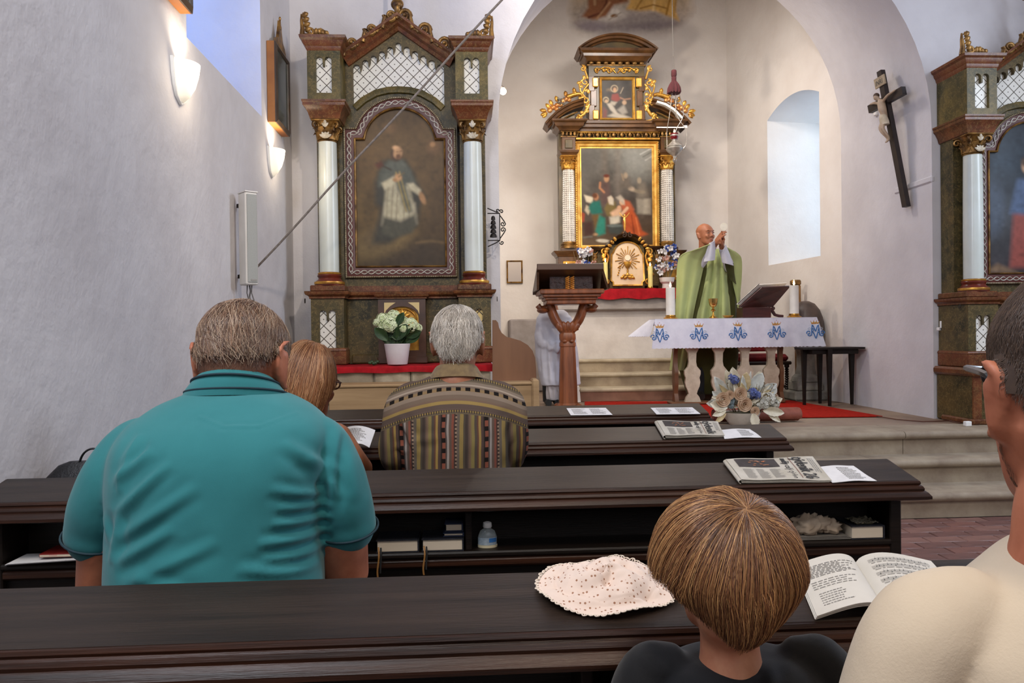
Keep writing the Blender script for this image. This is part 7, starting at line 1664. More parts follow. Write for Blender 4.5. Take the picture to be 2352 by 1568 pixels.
seated_legs(r2, P(1045, 1200, 2.4).x, 2.36, .47, .16, cloth_mat('dark_trousers', '#26282c', '#303338'), .12)

# ------------------------------------------------------------------ woman with reddish hair
r3 = thing('person', 'person with reddish-blond bobbed hair and glasses in a dark sleeveless top, between the two men', 'person', P(700, 1100, 2.36)); Mh = pose(P(706, 882, 2.42), -.62, .18, 0)
bd = head_parts(Mh, .86, .9)+[limb([(*(Mh @ Vector((0, -.015, -.06))), .046), (*P(700, 950, 2.41), .048), (*P(700, 985, 2.41), .055), (*P(700, 1100, 2.40), .09)], 5, 18)]
for s, pts in ((-1, ((640, 1000, 2.42), (622, 1060, 2.42), (625, 1095, 2.5))), (1, ((770, 1000, 2.40), (805, 1050, 2.40), (832, 1078, 2.48)))):
    q = [P(*p) for p in pts]; bd.append(limb([(*q[0], .046), (*q[1], .043), (*q[2], .036)], 5, 16)); w0 = P(740+s*45, 1052, 2.56); bd.append(limb([(*q[2], .036), (*((q[2]+w0)*.5), .032), (*w0, .022)], 5, 14)); bd.append(limb([(*q[0], .046), (*P(703, 1010, 2.41), .07)], 3, 14))
    fw_ = (w0-q[2]).normalized(); sd_ = fw_.cross(Vector((0, 0, 1))).normalized(); up_ = sd_.cross(fw_); bd += hand_parts(lambda p, w0=w0, fw_=fw_, sd_=sd_, up_=up_: w0+sd_*p.x-up_*p.y+fw_*p.z, .88, .5, .15, s)
BODY = wl('body', fuse(bd, .0065, 3), SKIN_T, r3)
tp = silh([(1250, 625, 790, 2.40, .11), (1120, 622, 790, 2.40, .12), (1050, 628, 785, 2.40, .115), (1010, 636, 784, 2.41, .105), (990, 648, 780, 2.415, .09), (975, 668, 758, 2.42, .07), (968, 684, 728, 2.42, .055)], 36, 2.3)
wl('sleeveless_top', fuse([tp], .008, 4, folds([((640, 1020), (760, 1060), .004, .012)], 2.3, .003)), cloth_mat('dark_green_top', '#141a18', '#1c2422'), r3)
def bobkeep(d, j):
    az = np.arctan2(np.abs(d[..., 0]), -d[..., 1]); z = np.interp(az, [0, 1.2, 1.7, 2.1, PI], [-.96, -.95, -.90, -.2, .45]); return d[..., 2] > z+j*.5
hair(r3, 'hair', Mh @ Matrix.Scale(.86, 4), (.081, .100, .150), (0.1, .05, 1), bobkeep, 5000, 2.2, ['#8a5a36', '#a8744a', '#6f4428', '#c4956a', '#945f3a'], .013, .00055, 14, 12, clump=.4, jit=.10, cutj=.05, body=BODY)
glasses(r3, Mh, .86, mat('brown_glasses', '#4a2c20', rough=.3), name='glasses')
seated_legs(r3, P(703, 1200, 2.4).x, 2.36, .47, .14, cloth_mat('dark_trousers', '#26282c', '#303338'), .12)
pw_ = [P(786, 984, 2.60), P(862, 988, 2.64), P(848, 1028, 2.56), P(800, 1026, 2.50)]
sh = thing('song_sheet', 'white printed sheet held by the person with reddish hair', 'paper', pw_[0]); B4 = lambda u, v: (pw_[0]*(1-u)+pw_[1]*u)*(1-v)+(pw_[3]*(1-u)+pw_[2]*u)*v-pw_[0]+Vector((0, -.004*0, .012*math.sin(u*PI)))
MB().grid(lambda u, v: B4(u, v), 10, 6, thick=.001).build('paper_sheet', mat('paper_white', '#dcd9d8', '#d0cdcc', 20, .8), sh)
fine_print(sh, lambda u, v: B4(u, v)+Vector((0, -.0018, .0012)), .12, .8, .12, .85, 11, INKL, 3)

# ------------------------------------------------------------------ boy right in front of the camera
r4 = thing('person', 'child with a light-brown bowl haircut and black shirt, beside the dotted hat', 'person', P(1675, 1540, .86)); Mh = pose(P(1664, 1300, .865), .06, .06, 0)
S4 = .71
bd = head_parts(Mh, S4, 1.25)+[limb([(*(Mh @ Vector((0, -.012, -.05))), .038), (*P(1675, 1455, .865), .033), (*P(1678, 1530, .865), .037), (*P(1680, 1620, .87), .055), (*P(1680, 1800, .88), .065)], 5, 22)]
for s in (-1, 1):
    a0 = P(1680+s*190, 1600, .875); e0 = P(1680+s*215, 1900, .88); w0 = P(1680+s*120, 1820, .90)
    bd += [limb([(*a0, .03), (*e0, .026), ], 5, 14), limb([(*e0, .026), (*w0, .018)], 4, 12), limb([(*a0, .03), (*P(1680, 1650, .87), .05)], 4, 14)]
    fw_ = (w0-e0).normalized(); sd_ = fw_.cross(Vector((0, 0, 1))).normalized(); up_ = sd_.cross(fw_); bd += hand_parts(lambda p, w0=w0, fw_=fw_, sd_=sd_, up_=up_: w0+sd_*p.x-up_*p.y+fw_*p.z, .7, .5, .15, s)
BODY = wl('body', fuse(bd, .0042, 3), SKIN_M, r4)
sht = silh([(2150, 1500, 1860, .88, .07), (1900, 1490, 1870, .88, .078), (1750, 1478, 1885, .88, .078), (1640, 1470, 1895, .88, .074), (1570, 1480, 1890, .88, .068), (1528, 1510, 1860, .88, .060), (1505, 1560, 1815, .882, .048), (1496, 1600, 1775, .884, .040)], 44, 2.3)
sv = [limbp([(1545, 1515, .885, .022), (1490, 1545, .88, .034), (1462, 1640, .88, .035), (1455, 1740, .88, .033)], 5, 18), limbp([(1830, 1500, .885, .022), (1885, 1530, .88, .034), (1915, 1630, .88, .035), (1920, 1730, .88, .033)], 5, 18)]
wl('black_shirt', fuse([sht]+sv, .0045, 4, folds([((1500, 1560), (1560, 1600), .003, .008), ((1830, 1540), (1780, 1600), .003, .008)], .80, .002, 14)), cloth_mat('black_cotton', '#0d0d0f', '#141416'), r4)
def bowl(d, j):
    az = np.arctan2(np.abs(d[..., 0]), -d[..., 1]); z = np.interp(az, [0, .35, .62, .95, 1.3, 1.8, 2.2, PI], [-.86, -.85, -.78, -.50, -.16, -.10, .05, .15]); return d[..., 2] > z+j
def bt(d):
    return np.clip(1.15-.55*np.clip(d[..., 2], 0, 1)-.9*np.clip(-d[..., 2]-.3, 0, 1), .3, 1.2)
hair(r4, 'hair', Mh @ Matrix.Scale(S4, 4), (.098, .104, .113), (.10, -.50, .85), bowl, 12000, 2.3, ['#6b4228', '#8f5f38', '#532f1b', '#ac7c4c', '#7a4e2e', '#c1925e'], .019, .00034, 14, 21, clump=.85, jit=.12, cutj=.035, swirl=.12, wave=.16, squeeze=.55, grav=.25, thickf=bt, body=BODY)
glasses(r4, Mh, S4, mat('clear_white_glasses', '#d9d4cc', rough=.2), name='glasses', w=.0026)
L = []
for s in (-1, 1): L.append(limb([(P(1680, 2000, .88).x+s*.05, .88, .42, .06), (P(1680, 2000, .88).x+s*.05, .86, .25, .045), (P(1680, 2000, .88).x+s*.05, .86, .05, .032)], 4, 12))
wl('trousers', fuse(L, .01, 2), cloth_mat('dark_trousers', '#26282c', '#303338'), r4)
for s in (-1, 1): wl('shoe', MB().tube([(P(1680, 2000, .88).x+s*.05, .83, .03), (P(1680, 2000, .88).x+s*.05, .93, .028)], [.03, .03], 10).mesh('s', 60), mat('dark_shoe', '#26201c'), r4)

# ------------------------------------------------------------------ man in the cream shirt at the right edge
r5 = thing('person', 'person in a cream shirt with cropped hair and dark glasses, cut by the right edge', 'person', P(2480, 1500, .66)); Mh = pose(P(2518, 900, .66), -.36, .02, 0); S5 = 1.06
bd = head_parts(Mh, S5, 1.02, jaw=1.1)+[limb([(*(Mh @ Vector((.0, -.02, -.06))), .056), (*P(2490, 1180, .66), .054), (*P(2495, 1290, .66), .062), (*P(2500, 1600, .67), .09)], 5, 22)]
for s, x in ((-1, 2110), (1, 2900)):
    a0 = P(x, 1480, .67); e0 = P(x-40*0, 2050, .70); w0 = P(x+(-s)*90, 1800, .78); bd += [limb([(*a0, .045), (*e0, .038)], 5, 14), limb([(*e0, .038), (*w0, .025)], 4, 12), limb([(*a0, .045), (*P(2500, 1500, .67), .07)], 4, 14)]
    fw_ = (w0-e0).normalized(); sd_ = fw_.cross(Vector((0, 0, 1))).normalized(); up_ = sd_.cross(fw_); bd += hand_parts(lambda p, w0=w0, fw_=fw_, sd_=sd_, up_=up_: w0+sd_*p.x-up_*p.y+fw_*p.z, .95, .4, .2, s)
BODY = wl('body', fuse(bd, .0050, 3), SKIN_R, r5)
tor = silh([(2300, 2180, 2820, .67, .11), (2000, 2150, 2850, .67, .12), (1750, 2130, 2870, .67, .12), (1600, 2120, 2880, .67, .115), (1480, 2130, 2870, .67, .105), (1390, 2190, 2810, .67, .09), (1320, 2270, 2730, .67, .078), (1270, 2340, 2650, .67, .068), (1245, 2390, 2600, .67, .058)], 44, 2.3)
sl = [limbp([(2230, 1390, .67, .040), (2135, 1450, .67, .050), (2078, 1560, .67, .050), (2050, 1700, .67, .050), (2040, 1850, .68, .048)], 5, 20), limbp([(2760, 1390, .67, .040), (2850, 1450, .67, .050), (2910, 1560, .67, .050), (2940, 1700, .67, .050), (2950, 1850, .68, .048)], 5, 20)]
wl('cream_shirt', fuse([tor]+sl, .0055, 5, folds([((2010, 1560), (2110, 1400), -.0014, .0028), ((2110, 1395), (2160, 1480), -.0014, .0025), ((2120, 1440), (2060, 1568), .002, .010)], .58, .002, 8)), cloth_mat('cream_linen', '#c9b8a0', '#c0ae96', 350, .9, .45), r5)
hair(r5, 'hair', Mh @ Matrix.Scale(S5, 4), (.0745, .0965, .113), (0, -.2, 1), hairline(-.46, .10, .3), 26000, .075, ['#4a382c', '#5d4838', '#3a2b22'], .0018, .00019, 4, 31, jit=.3, cutj=.04, body=BODY)
def beard(d, j):
    az = np.arctan2(np.abs(d[..., 0]), -d[..., 1]); lo_ = np.interp(az, [0, 1.3, 1.7, 2.3, PI], [9, 9, -.85, -.95, -.99]); hi_ = np.interp(az, [1.3, 1.7, 2.2, PI], [-.2, -.15, -.45, -.5]); return (d[..., 2] > lo_) & (d[..., 2] < hi_)
hair(r5, 'beard', Mh @ Matrix.Scale(S5, 4), (.066, .090, .112), (0, 0, 1), beard, 5000, .07, ['#4a382c', '#6a4a38', '#3a2b22'], .0012, .00022, 3, 33, jit=.3, cutj=.05, body=BODY, capshrink=.93)
glasses(r5, Mh, S5, mat('dark_glasses', '#1c1d20', rough=.25), name='glasses', w=.0034)
L = []
for s in (-1, 1): L.append(limb([(.52+s*.09, .67, .42, .085), (.52+s*.09, .68, .22, .06), (.52+s*.09, .68, .05, .045)], 4, 12))
wl('trousers', fuse(L, .012, 2), cloth_mat('dark_trousers', '', ''), r5)
for s in (-1, 1): wl('shoe', MB().tube([(.52+s*.09, .64, .035), (.52+s*.09, .80, .03)], [.04, .035], 10).mesh('s', 60), mat('dark_shoe', '#26201c'), r5)

# ------------------------------------------------------------------ priest
r6 = thing('person', 'person in a light-green vestment raising a white wafer with both hands behind the altar table', 'person', (P(1622, 800, 7.42).x, 7.42, ZC)); kp = 7.4/1770
SG = cloth_mat('light_green_chasuble', '#a0ab70', '#abb67c', 300, .85, .2); DG = cloth_mat('dark_olive_lining', '#4a4a22', '#3e3f1e', 300, .9, .2); ALB = cloth_mat('white_alb', '#c9cad4', '#bfc0cc', 400, .85, .2)
Mh = pose(P(1619, 539, 7.40), PI+.42, -.04, .04); S6 = .95
bd = head_parts(Mh, S6, .9)+[limb([(*(Mh @ Vector((0, -.015, -.05))), .052), (*P(1618, 568, 7.43), .056), (*P(1618, 590, 7.43), .07), (*P(1620, 680, 7.43), .11)], 5, 18)]
shl, elb, wrl = P(1590, 600, 7.42), P(1600, 612, 7.26), P(1645, 558, 7.08)
shr, elr, wrr = P(1664, 602, 7.42), P(1676, 612, 7.26), P(1657, 564, 7.08)
for a, b, c_ in ((shl, elb, wrl), (shr, elr, wrr)): bd += [limb([(*a, .052), (*b, .042)], 4, 14), limb([(*b, .04), (*((b+c_)*.5), .034), (*c_, .025)], 4, 14), limb([(*a, .052), (*P(1622, 600, 7.43), .08)], 3, 14)]
hostc = P(1662.5, 520, 6.99)
for s, w0, tipx in ((-1, wrl, 1660), (1, wrr, 1664)):
    tip = P(tipx, 534, 6.99); fw_ = (tip-w0).normalized(); out_ = Vector((-s, 0, 0)); out_ = (out_-fw_*out_.dot(fw_)).normalized(); x_ = fw_.cross(out_)
    # fingers curl towards the other hand
    bd += hand_parts(lambda p, w0=w0, fw_=fw_, out_=out_, x_=x_: w0+x_*p.x+out_*p.y*.8+fw_*(p.z+.01), .92, .32, .1, 1 if s < 0 else -1)
BODY = wl('body', fuse(bd, .0055, 2), SKIN_T, r6)
def hp_(p): return Mh @ (Vector(p)*S6)
for s in (-1, 1):
    wl('eye', MB().ball(hp_((s*.031, .0795, .006)), (.012*S6, .011*S6, .0065*S6), 12, 8).mesh('e', 60), mat('eye_white', '#a08a7c', rough=.4), r6); wl('iris', MB().ball(hp_((s*.031-.001, .0875, .006)), (.0050*S6,)*3, 10, 6).mesh('e', 60), mat('iris_dark', '#2c2018', rough=.2), r6)
    wl('eyelid', MB().tube([hp_((s*.031+q, .0900-abs(q)*.35, .0125-q*q*18)) for q in (-.016, -.008, 0, .008, .016)], .0042, 6).mesh('e', 60), SKIN_T, r6)
    wl('eyebrow', MB().tube([hp_((s*.031+q, .097-abs(q)*.5, .031-abs(q)*.12)) for q in (-.018, -.008, .004, .018)], [.0012, .0028, .0030, .0014], 6).mesh('e', 60), mat('eyebrow_brown', '#6a4632', rough=.9), r6)
wl('lips', MB().tube([hp_((q, .1005-abs(q)*.35, -.0665+q*.06+abs(q)*.10)) for q in (-.024, -.012, 0, .012, .024)], [.0012, .0038, .0042, .0038, .0012], 6).mesh('e', 60), mat('lips', '#8a4236', rough=.5), r6)
robe = silh([(905, 1578, 1668, 7.43, .05)]+[(850, 1560, 1692, 7.43, .07), (800, 1552, 1696, 7.44, .13), (728, 1553, 1698, 7.44, .15), (650, 1556, 1700, 7.44, .15), (612, 1560, 1698, 7.44, .135), (592, 1570, 1686, 7.44, .11), (580, 1585, 1668, 7.44, .085), (572, 1598, 1642, 7.44, .06)], 40, 2.2)
wl('alb_sleeve', fuse([limb([(*shl, .06), (*elb, .058), (*(elb*.4+wrl*.6), .044), (*(elb*.15+wrl*.85), .036)], 5, 16)], .008, 2), ALB, r6)
wl('alb_sleeve', fuse([limb([(*shr, .06), (*elr, .058), (*(elr*.4+wrr*.6), .044), (*(elr*.15+wrr*.85), .036)], 5, 16)], .008, 2), ALB, r6)
wl('chasuble_back', fuse([robe], .012, 4, folds([((1570, 620), (1560, 760), .01, .02), ((1590, 640), (1585, 760), .01, .02), ((1690, 640), (1688, 760), .01, .02)], 7.3, .004)), DG, r6)
def panel(name, Lf, Rt, Yt, Yb, mt, nf=3, am=.02, ph0=0, bulge=.03, n=26):
    """hanging cloth panel between two photo outlines [(px, py)...] from top to bottom"""
    Lc = cr(Lf, 6); Rc = cr(Rt, 6)
    def samp(c_, t):
        f = t*(len(c_)-1); i = min(int(f), len(c_)-2); return c_[i]*(1-(f-i))+c_[i+1]*(f-i)
    def fn(u, v):
        a = samp(Lc, v); b = samp(Rc, v); Y = Yt+(Yb-Yt)*v**.7-bulge*math.sin(PI*u)+am*math.sin(u*PI*2*nf+ph0+v*1.3)*min(1, .25+v)
        return P(a[0]*(1-u)+b[0]*u, a[1]*(1-u)+b[1]*u, Y)
    m = MB().grid(fn, 30, n, thick=.006); return wl(name, m.mesh('p', 60), mt, r6)
panel('chasuble_side', [(1590, 575), (1566, 584), (1556, 604), (1553, 660), (1551, 729), (1545, 800), (1538, 850)], [(1640, 556), (1628, 576), (1618, 601), (1609, 640), (1590, 729), (1582, 800), (1570, 850)], 7.06, 7.32, SG, 2, .016, .5)
panel('chasuble_side', [(1668, 566), (1677, 590), (1677, 610), (1683, 650), (1692, 690), (1697, 729), (1698, 800)], [(1672, 570), (1694, 582), (1703, 598), (1702, 645), (1698, 690), (1700, 729), (1701, 800)], 7.08, 7.32, SG, 1, .006, 0, .01)
panel('chasuble_front', [(1612, 572), (1622, 585), (1624, 606), (1616, 650), (1608, 690), (1601, 729), (1594, 800)], [(1655, 572), (1664, 585), (1667, 606), (1671, 650), (1675, 690), (1678, 729), (1682, 800)], 7.32, 7.28, SG, 3, .024, .8, .04)
def sleeve(Lf, Rt, Y0, Y1, name='alb_sleeve'): return panel(name, Lf, Rt, Y0, Y1, ALB, 1, .006, 0, .02, 10)
sleeve([(1630, 558), (1622, 578), (1617, 601)], [(1641, 552), (1642, 575), (1641, 597)], 7.05, 7.08)
sleeve([(1657, 583), (1657, 592), (1659, 602)], [(1666, 562), (1676, 586), (1684, 610)], 7.05, 7.08)
panel('sleeve_lining', [(1664, 600), (1668, 618), (1676, 640)], [(1684, 604), (1686, 630), (1690, 652)], 7.16, 7.2, DG, 1, .004, 0, .01, 8)
for s in (-1, 1):
    xs = P(1625+s*20, 880, 7.44).x
    wl('trouser_leg', MB().tube([(xs, 7.42, ZC+.34), (xs, 7.42, ZC+.05)], [.065, .055], 14).mesh('t', 60), cloth_mat('dark_trousers', '', ''), r6)
    wl('shoe', MB().tube([(xs, 7.43, ZC+.058), (xs+s*.01, 7.34, ZC+.056), (xs+s*.02, 7.27, ZC+.046)], [.04, .042, .028], 12).mesh('s', 60), mat('dark_shoe', '#26201c'), r6)
o = MB().tube([(0, -.0012, 0), (0, .0012, 0)], .0345, 32).build('wafer', mat('wafer', '#efe9d8', '#e6dfcc', 30, .7), None, loc=hostc); tag(o, 'round white wafer held up in the fingers of the priest', 'wafer')
# ------------------------------------------------------------------ altar server behind the lectern
r7 = thing('person', 'person in a white alb standing behind the lectern, head hidden by its desk', 'person', (P(1275, 900, 7.27).x, 7.27, ZC)); Mh = pose(P(1268, 676, 7.27), -1.1, .15)
bd = head_parts(Mh, .82, .9)+[limb([(*(Mh @ Vector((0, -.01, -.05))), .042), (*P(1272, 712, 7.27), .045), (*P(1274, 760, 7.27), .07)], 4, 14)]
for s, (a, b, c_) in ((-1, ((1242, 732, 7.25), (1244, 786, 7.22), (1296, 800, 7.09))), (1, ((1305, 732, 7.27), (1312, 786, 7.22), (1304, 800, 7.09)))): 
    q = [P(*a), P(*b), P(*c_)]; bd += [limb([(*q[0], .035), (*q[1], .03)], 4, 12), limb([(*q[1], .03), (*q[2], .02)], 4, 12), limb([(*q[0], .035), (*P(1272, 740, 7.27), .05)], 3, 12)]; w0 = q[2]; fw_ = (q[2]-q[1]).normalized(); sd_ = fw_.cross(Vector((0, 0, 1))).normalized(); up_ = sd_.cross(fw_); bd += hand_parts(lambda p, w0=w0, fw_=fw_, sd_=sd_, up_=up_: w0+sd_*p.x-up_*p.y+fw_*p.z, .8, .4, .1, s)
BODY = wl('body', fuse(bd, .007, 2), SKIN_M, r7)
hair(r7, 'hair', Mh @ Matrix.Scale(.82, 4), (.079, .099, .115), (0, -.1, 1), hairline(-.65, -.2, .3), 1800, .6, ['#3a2a20', '#4a3628', '#2c2019'], .012, .0010, 7, 41, jit=.2, body=BODY)
rb = silh([(884, 1244, 1334, 7.27, .13), (860, 1238, 1332, 7.27, .135), (800, 1229, 1326, 7.27, .13), (745, 1230, 1316, 7.27, .12), (722, 1238, 1306, 7.27, .09), (712, 1250, 1294, 7.27, .06)], 40, 2.2)
FR = [((1240, 740), (1250, 880), .012, .016), ((1258, 760), (1266, 884), .012, .016), ((1278, 750), (1280, 884), .010, .016), ((1236, 760), (1240, 860), .01, .014)]
wl('alb', fuse([rb, limbp([(1244, 732, 7.24, .05), (1242, 780, 7.2, .055), (1262, 794, 7.17, .052), (1284, 799, 7.12, .045)], 4, 14), limbp([(1302, 732, 7.24, .05), (1310, 780, 7.2, .055), (1308, 795, 7.17, .05), (1305, 799, 7.12, .045)], 4, 14)], .010, 3, folds(FR, 7.14, .006)), ALB, r7)
rb = silh([(918, 1252, 1300, 7.28, .09), (900, 1250, 1306, 7.28, .10), (870, 1250, 1316, 7.28, .10)], 32, 2.2); wl('under_alb', fuse([rb], .010, 3, folds([((1262, 880), (1266, 918), .01, .012), ((1282, 880), (1286, 918), .01, .012)], 7.15, .003)), cloth_mat('pale_under_alb', '#b9b3b4', '#aaa4a6'), r7)
for s in (-1, 1):
    xs = P(1268+s*10, 925, 7.28).x; wl('trouser_leg', MB().tube([(xs, 7.28, ZC+.2), (xs, 7.28, ZC+.03)], [.05, .045], 12).mesh('t', 60), BLACK, r7); wl('shoe', MB().tube([(xs, 7.3, ZC+.03), (xs, 7.18, ZC+.025)], [.034, .03], 10).mesh('t', 60), BLACK, r7)
# ------------------------------------------------------------------ papers, books and odds and ends on and in the pews
PAPER = mat('paper_white', '#dcd9d8', '#d0cdcc', 20, .8); NEWS = mat('newsprint', '#bdb6aa', '#ada596', 12, .9); PAGES = mat('page_edges', '#cfc0aa', '#b8a892', 2, .85, bump=.3, bscale=400, stretch=(.1, .1, 4), bdist=.001)
def plane_fn(i, q, lift=.0012):
    c = [top_pt(i, *p, lift) for p in q]      # back-left, back-right, front-right, front-left in the photo
    return lambda u, v: (c[0]*(1-u)+c[1]*u)*(1-v)+(c[3]*(1-u)+c[2]*u)*v
def flat_sheet(i, q, label, name='sheet_of_paper', rows=7, lift=.0026, group=None, cat='paper', sd=1, wave=.0, cols=((.1, .45), (.55, .92)), along='u'):
    f = plane_fn(i, q, lift); o0 = f(.5, .5); g = lambda u, v: f(u, v)-o0+pn*(wave*math.sin(u*PI*1.0)**2+wave*.4*math.sin(v*5+sd))
    t = thing(name, label, cat, o0, 0, group); MB().grid(g, 10, 6, thick=-.0012).build('paper_sheet', PAPER, t, 60)
    for k, (a, b) in enumerate(cols): fine_print(t, lambda u, v: g(u, v)+pn*.0006, a, b, .12, .88, rows, INKL, sd+k, along)
    return t, g
flat_sheet(0, [(1301, 937), (1391, 936), (1407, 952), (1311, 953)], 'white printed sheet on the front pew, in front of the lectern', sd=2, group='song sheets on the front pew')
flat_sheet(0, [(1494, 936), (1590, 935), (1609, 950), (1508, 951)], 'white printed sheet on the front pew, in front of the altar table', sd=5, group='song sheets on the front pew')
def newspaper(i, q, label, big, small, k):
    f = plane_fn(i, q, .001); o0 = f(.5, .5); t = thing('newspaper', label, 'newspaper', o0, 0, 'folded newspapers on the pews')
    th = .011*k
    def top(u, v): return f(u, v)-o0+pn*(th*(1-.55*u)*(1-.0*v)+.0015*math.sin(u*9+v*3))
    for L in range(3):
        h = L/3
        MB().grid(lambda u, v: f(min(1, u*(1-.015*L)+.004*L), v)-o0+pn*((th*(1-.55*u)+.0015*math.sin(u*9+v*3))*(1-h)), 14, 6, thick=-.0012 if L else .0012).build('newspaper_page', NEWS, t, 60)
    e = f(1, 0)-f(0, 0); en = e.normalized()
    # rounded fold along the left side
    MB().grid(lambda u, v: f(0, v)-o0-en*(th*.62*math.sin(u*PI))+pn*(th*.5+th*.5*math.cos(u*PI)), 10, 6, thick=.001).build('fold', NEWS, t, 60)
    up = pn*.0030; vd = f(.8, 1)-f(.8, 0); ud = f(1, .5)-f(0, .5); H_ = vd.length
    text_mesh(big, ud.length*.20, top(.735, .03)+up, vd, ud, INK, t, 'masthead', 0, fit=H_*.92)
    text_mesh(small, ud.length*.10, top(.60, .06)+up, vd, ud, INK, t, 'headline', .0002, fit=H_*.86)
    m = MB(); m.grid(lambda u, v: top(.695+.008*u, .03+.9*v)+up*.8, 1, 6); m.build('rule', mat('brown_rule', '#7a4a3a', rough=.8), t, None)
    m = MB(); m.grid(lambda u, v: top(.08+.46*u, .05+.38*v)+up*.7, 8, 4); m.build('photo_print', mat('dark_photo', '#2c2523', '#3a3230', 30, .7), t, None)
    m = MB(); rr = random.Random(4)
    for a in range(16):
        u0, v0 = rr.uniform(.2, .42), rr.uniform(.12, .36); m.grid(lambda u, v: top(u0+.03*u, v0+.03*v)+up, 1, 1)
    m.build('photo_figures', mat('orange_print', '#a5623c', '#8a6a54', 80, .8), t, None)['kind'] = 'stuff'
    for c_ in range(3): fine_print(t, lambda u, v: top(u, v)+up*.6, .10+.15*c_, .225+.15*c_, .50, .93, 14, INKL, 30+c_, 'u', .45)
    fine_print(t, lambda u, v: top(u, v)+up*.6, .90, .97, .1, .8, 3, INKL, 40, 'v'); return t
newspaper(2, [(1666, 1064), (1866, 1053), (1910, 1107), (1702, 1111)], 'folded newspaper on the third pew, masthead turned sideways', 'týdeník 26', 'měly celý týden', 1)
newspaper(1, [(1508, 974), (1648, 972), (1664, 1003), (1528, 1008)], 'folded newspaper on the second pew, behind the sheet near its end', 'týdeník', 'měly celý týden', 1.25)
flat_sheet(2, [(1874, 1073), (1960, 1070), (2014, 1104), (1912, 1108)], 'white booklet page beside the newspaper on the third pew', 'booklet', 9, .0026, 'white song booklets beside the newspapers', 'booklet', 8, .003, ((.45, .9),))
flat_sheet(1, [(1656, 986), (1722, 984), (1749, 1004), (1664, 1007)], 'white booklet page beside the newspaper on the second pew', 'booklet', 7, .0026, 'white song booklets beside the newspapers', 'booklet', 11, .003, ((.5, .9),))
# open hymn book on the nearest pew
BL, BR, TR_, TL_ = top_pt(3, 1876, 1419, .004), top_pt(3, 2235, 1398, .004), top_pt(3, 2138, 1292, .004), top_pt(3, 1826, 1300, .004)
o0 = (BL+BR)*.5; hb = thing('open_hymn_book', 'open hymn book with text and notes, on the nearest pew beside the cream shirt', 'book', o0)
GU = .44
def pagef(side):
    def f(u, v):
        uu = GU*u if side == 0 else GU+(1-GU)*u; b = BL*(1-uu)+BR*uu; t_ = TL_*(1-uu)+TR_*uu; p = b*(1-v)+t_*v
        d = abs(uu-GU)/(GU if side == 0 else 1-GU); return p-o0+pn*(.003+.016*math.sin(PI*min(1, d**.6))*(1-.35*v*0))+Vector((0, 0, .0))
    return f
for sd in (0, 1):
    f = pagef(sd); MB().grid(f, 24, 10, thick=.0015).build('page', mat('page_cream', '#cfc9bf', '#c4beb3', 8, .8), hb, 60)
    for L in (1, 2): MB().grid(lambda u, v: f(u, v)-pn*(.0022*L*(1-.0*u))+Vector(((-1 if sd == 0 else 1)*.0012*L*(u if sd else 1-u), 0, 0)), 12, 4, thick=.0012).build('page', mat('page_cream', ''), hb, 60)
f = pagef(0); lift = pn*.0006
fine_print(hb, lambda u, v: f(u, v)+lift, .12, .88, .62, .86, 9, INKL, 60, 'u', .5); fine_print(hb, lambda u, v: f(u, v)+lift, .10, .90, .40, .56, 4, INKL, 61, 'u', .28); fine_print(hb, lambda u, v: f(u, v)+lift, .14, .60, .10, .34, 6, INKL, 62, 'u', .28)
f1 = pagef(1); m = MB()
for st_ in range(6):
    for ln in range(5):
        v0 = .88-st_*.14-ln*.014; m.grid(lambda u, v: f1(.10+.80*u, v0+.0035*v)+lift, 8, 1)
m.build('stave', INKL, hb, None)['kind'] = 'stuff'
m = MB(); rr = random.Random(6)
for st_ in range(6):
    for q in range(16):
        u0 = .14+.047*q+rr.uniform(-.01, .01); v0 = .88-st_*.14-rr.uniform(0, .05); m.grid(lambda u, v: f1(u0+.012*u, v0+.012*v)+lift, 1, 1); m.grid(lambda u, v: f1(u0+.011+.0025*u, v0+.045*v)+lift, 1, 1)
    fine_print(hb, lambda u, v: f1(u, v)+lift, .12, .9, .795-st_*.14, .808-st_*.14, 1, INKL, 70+st_, 'u', .8)
m.build('notes', INK, hb, None)['kind'] = 'stuff'
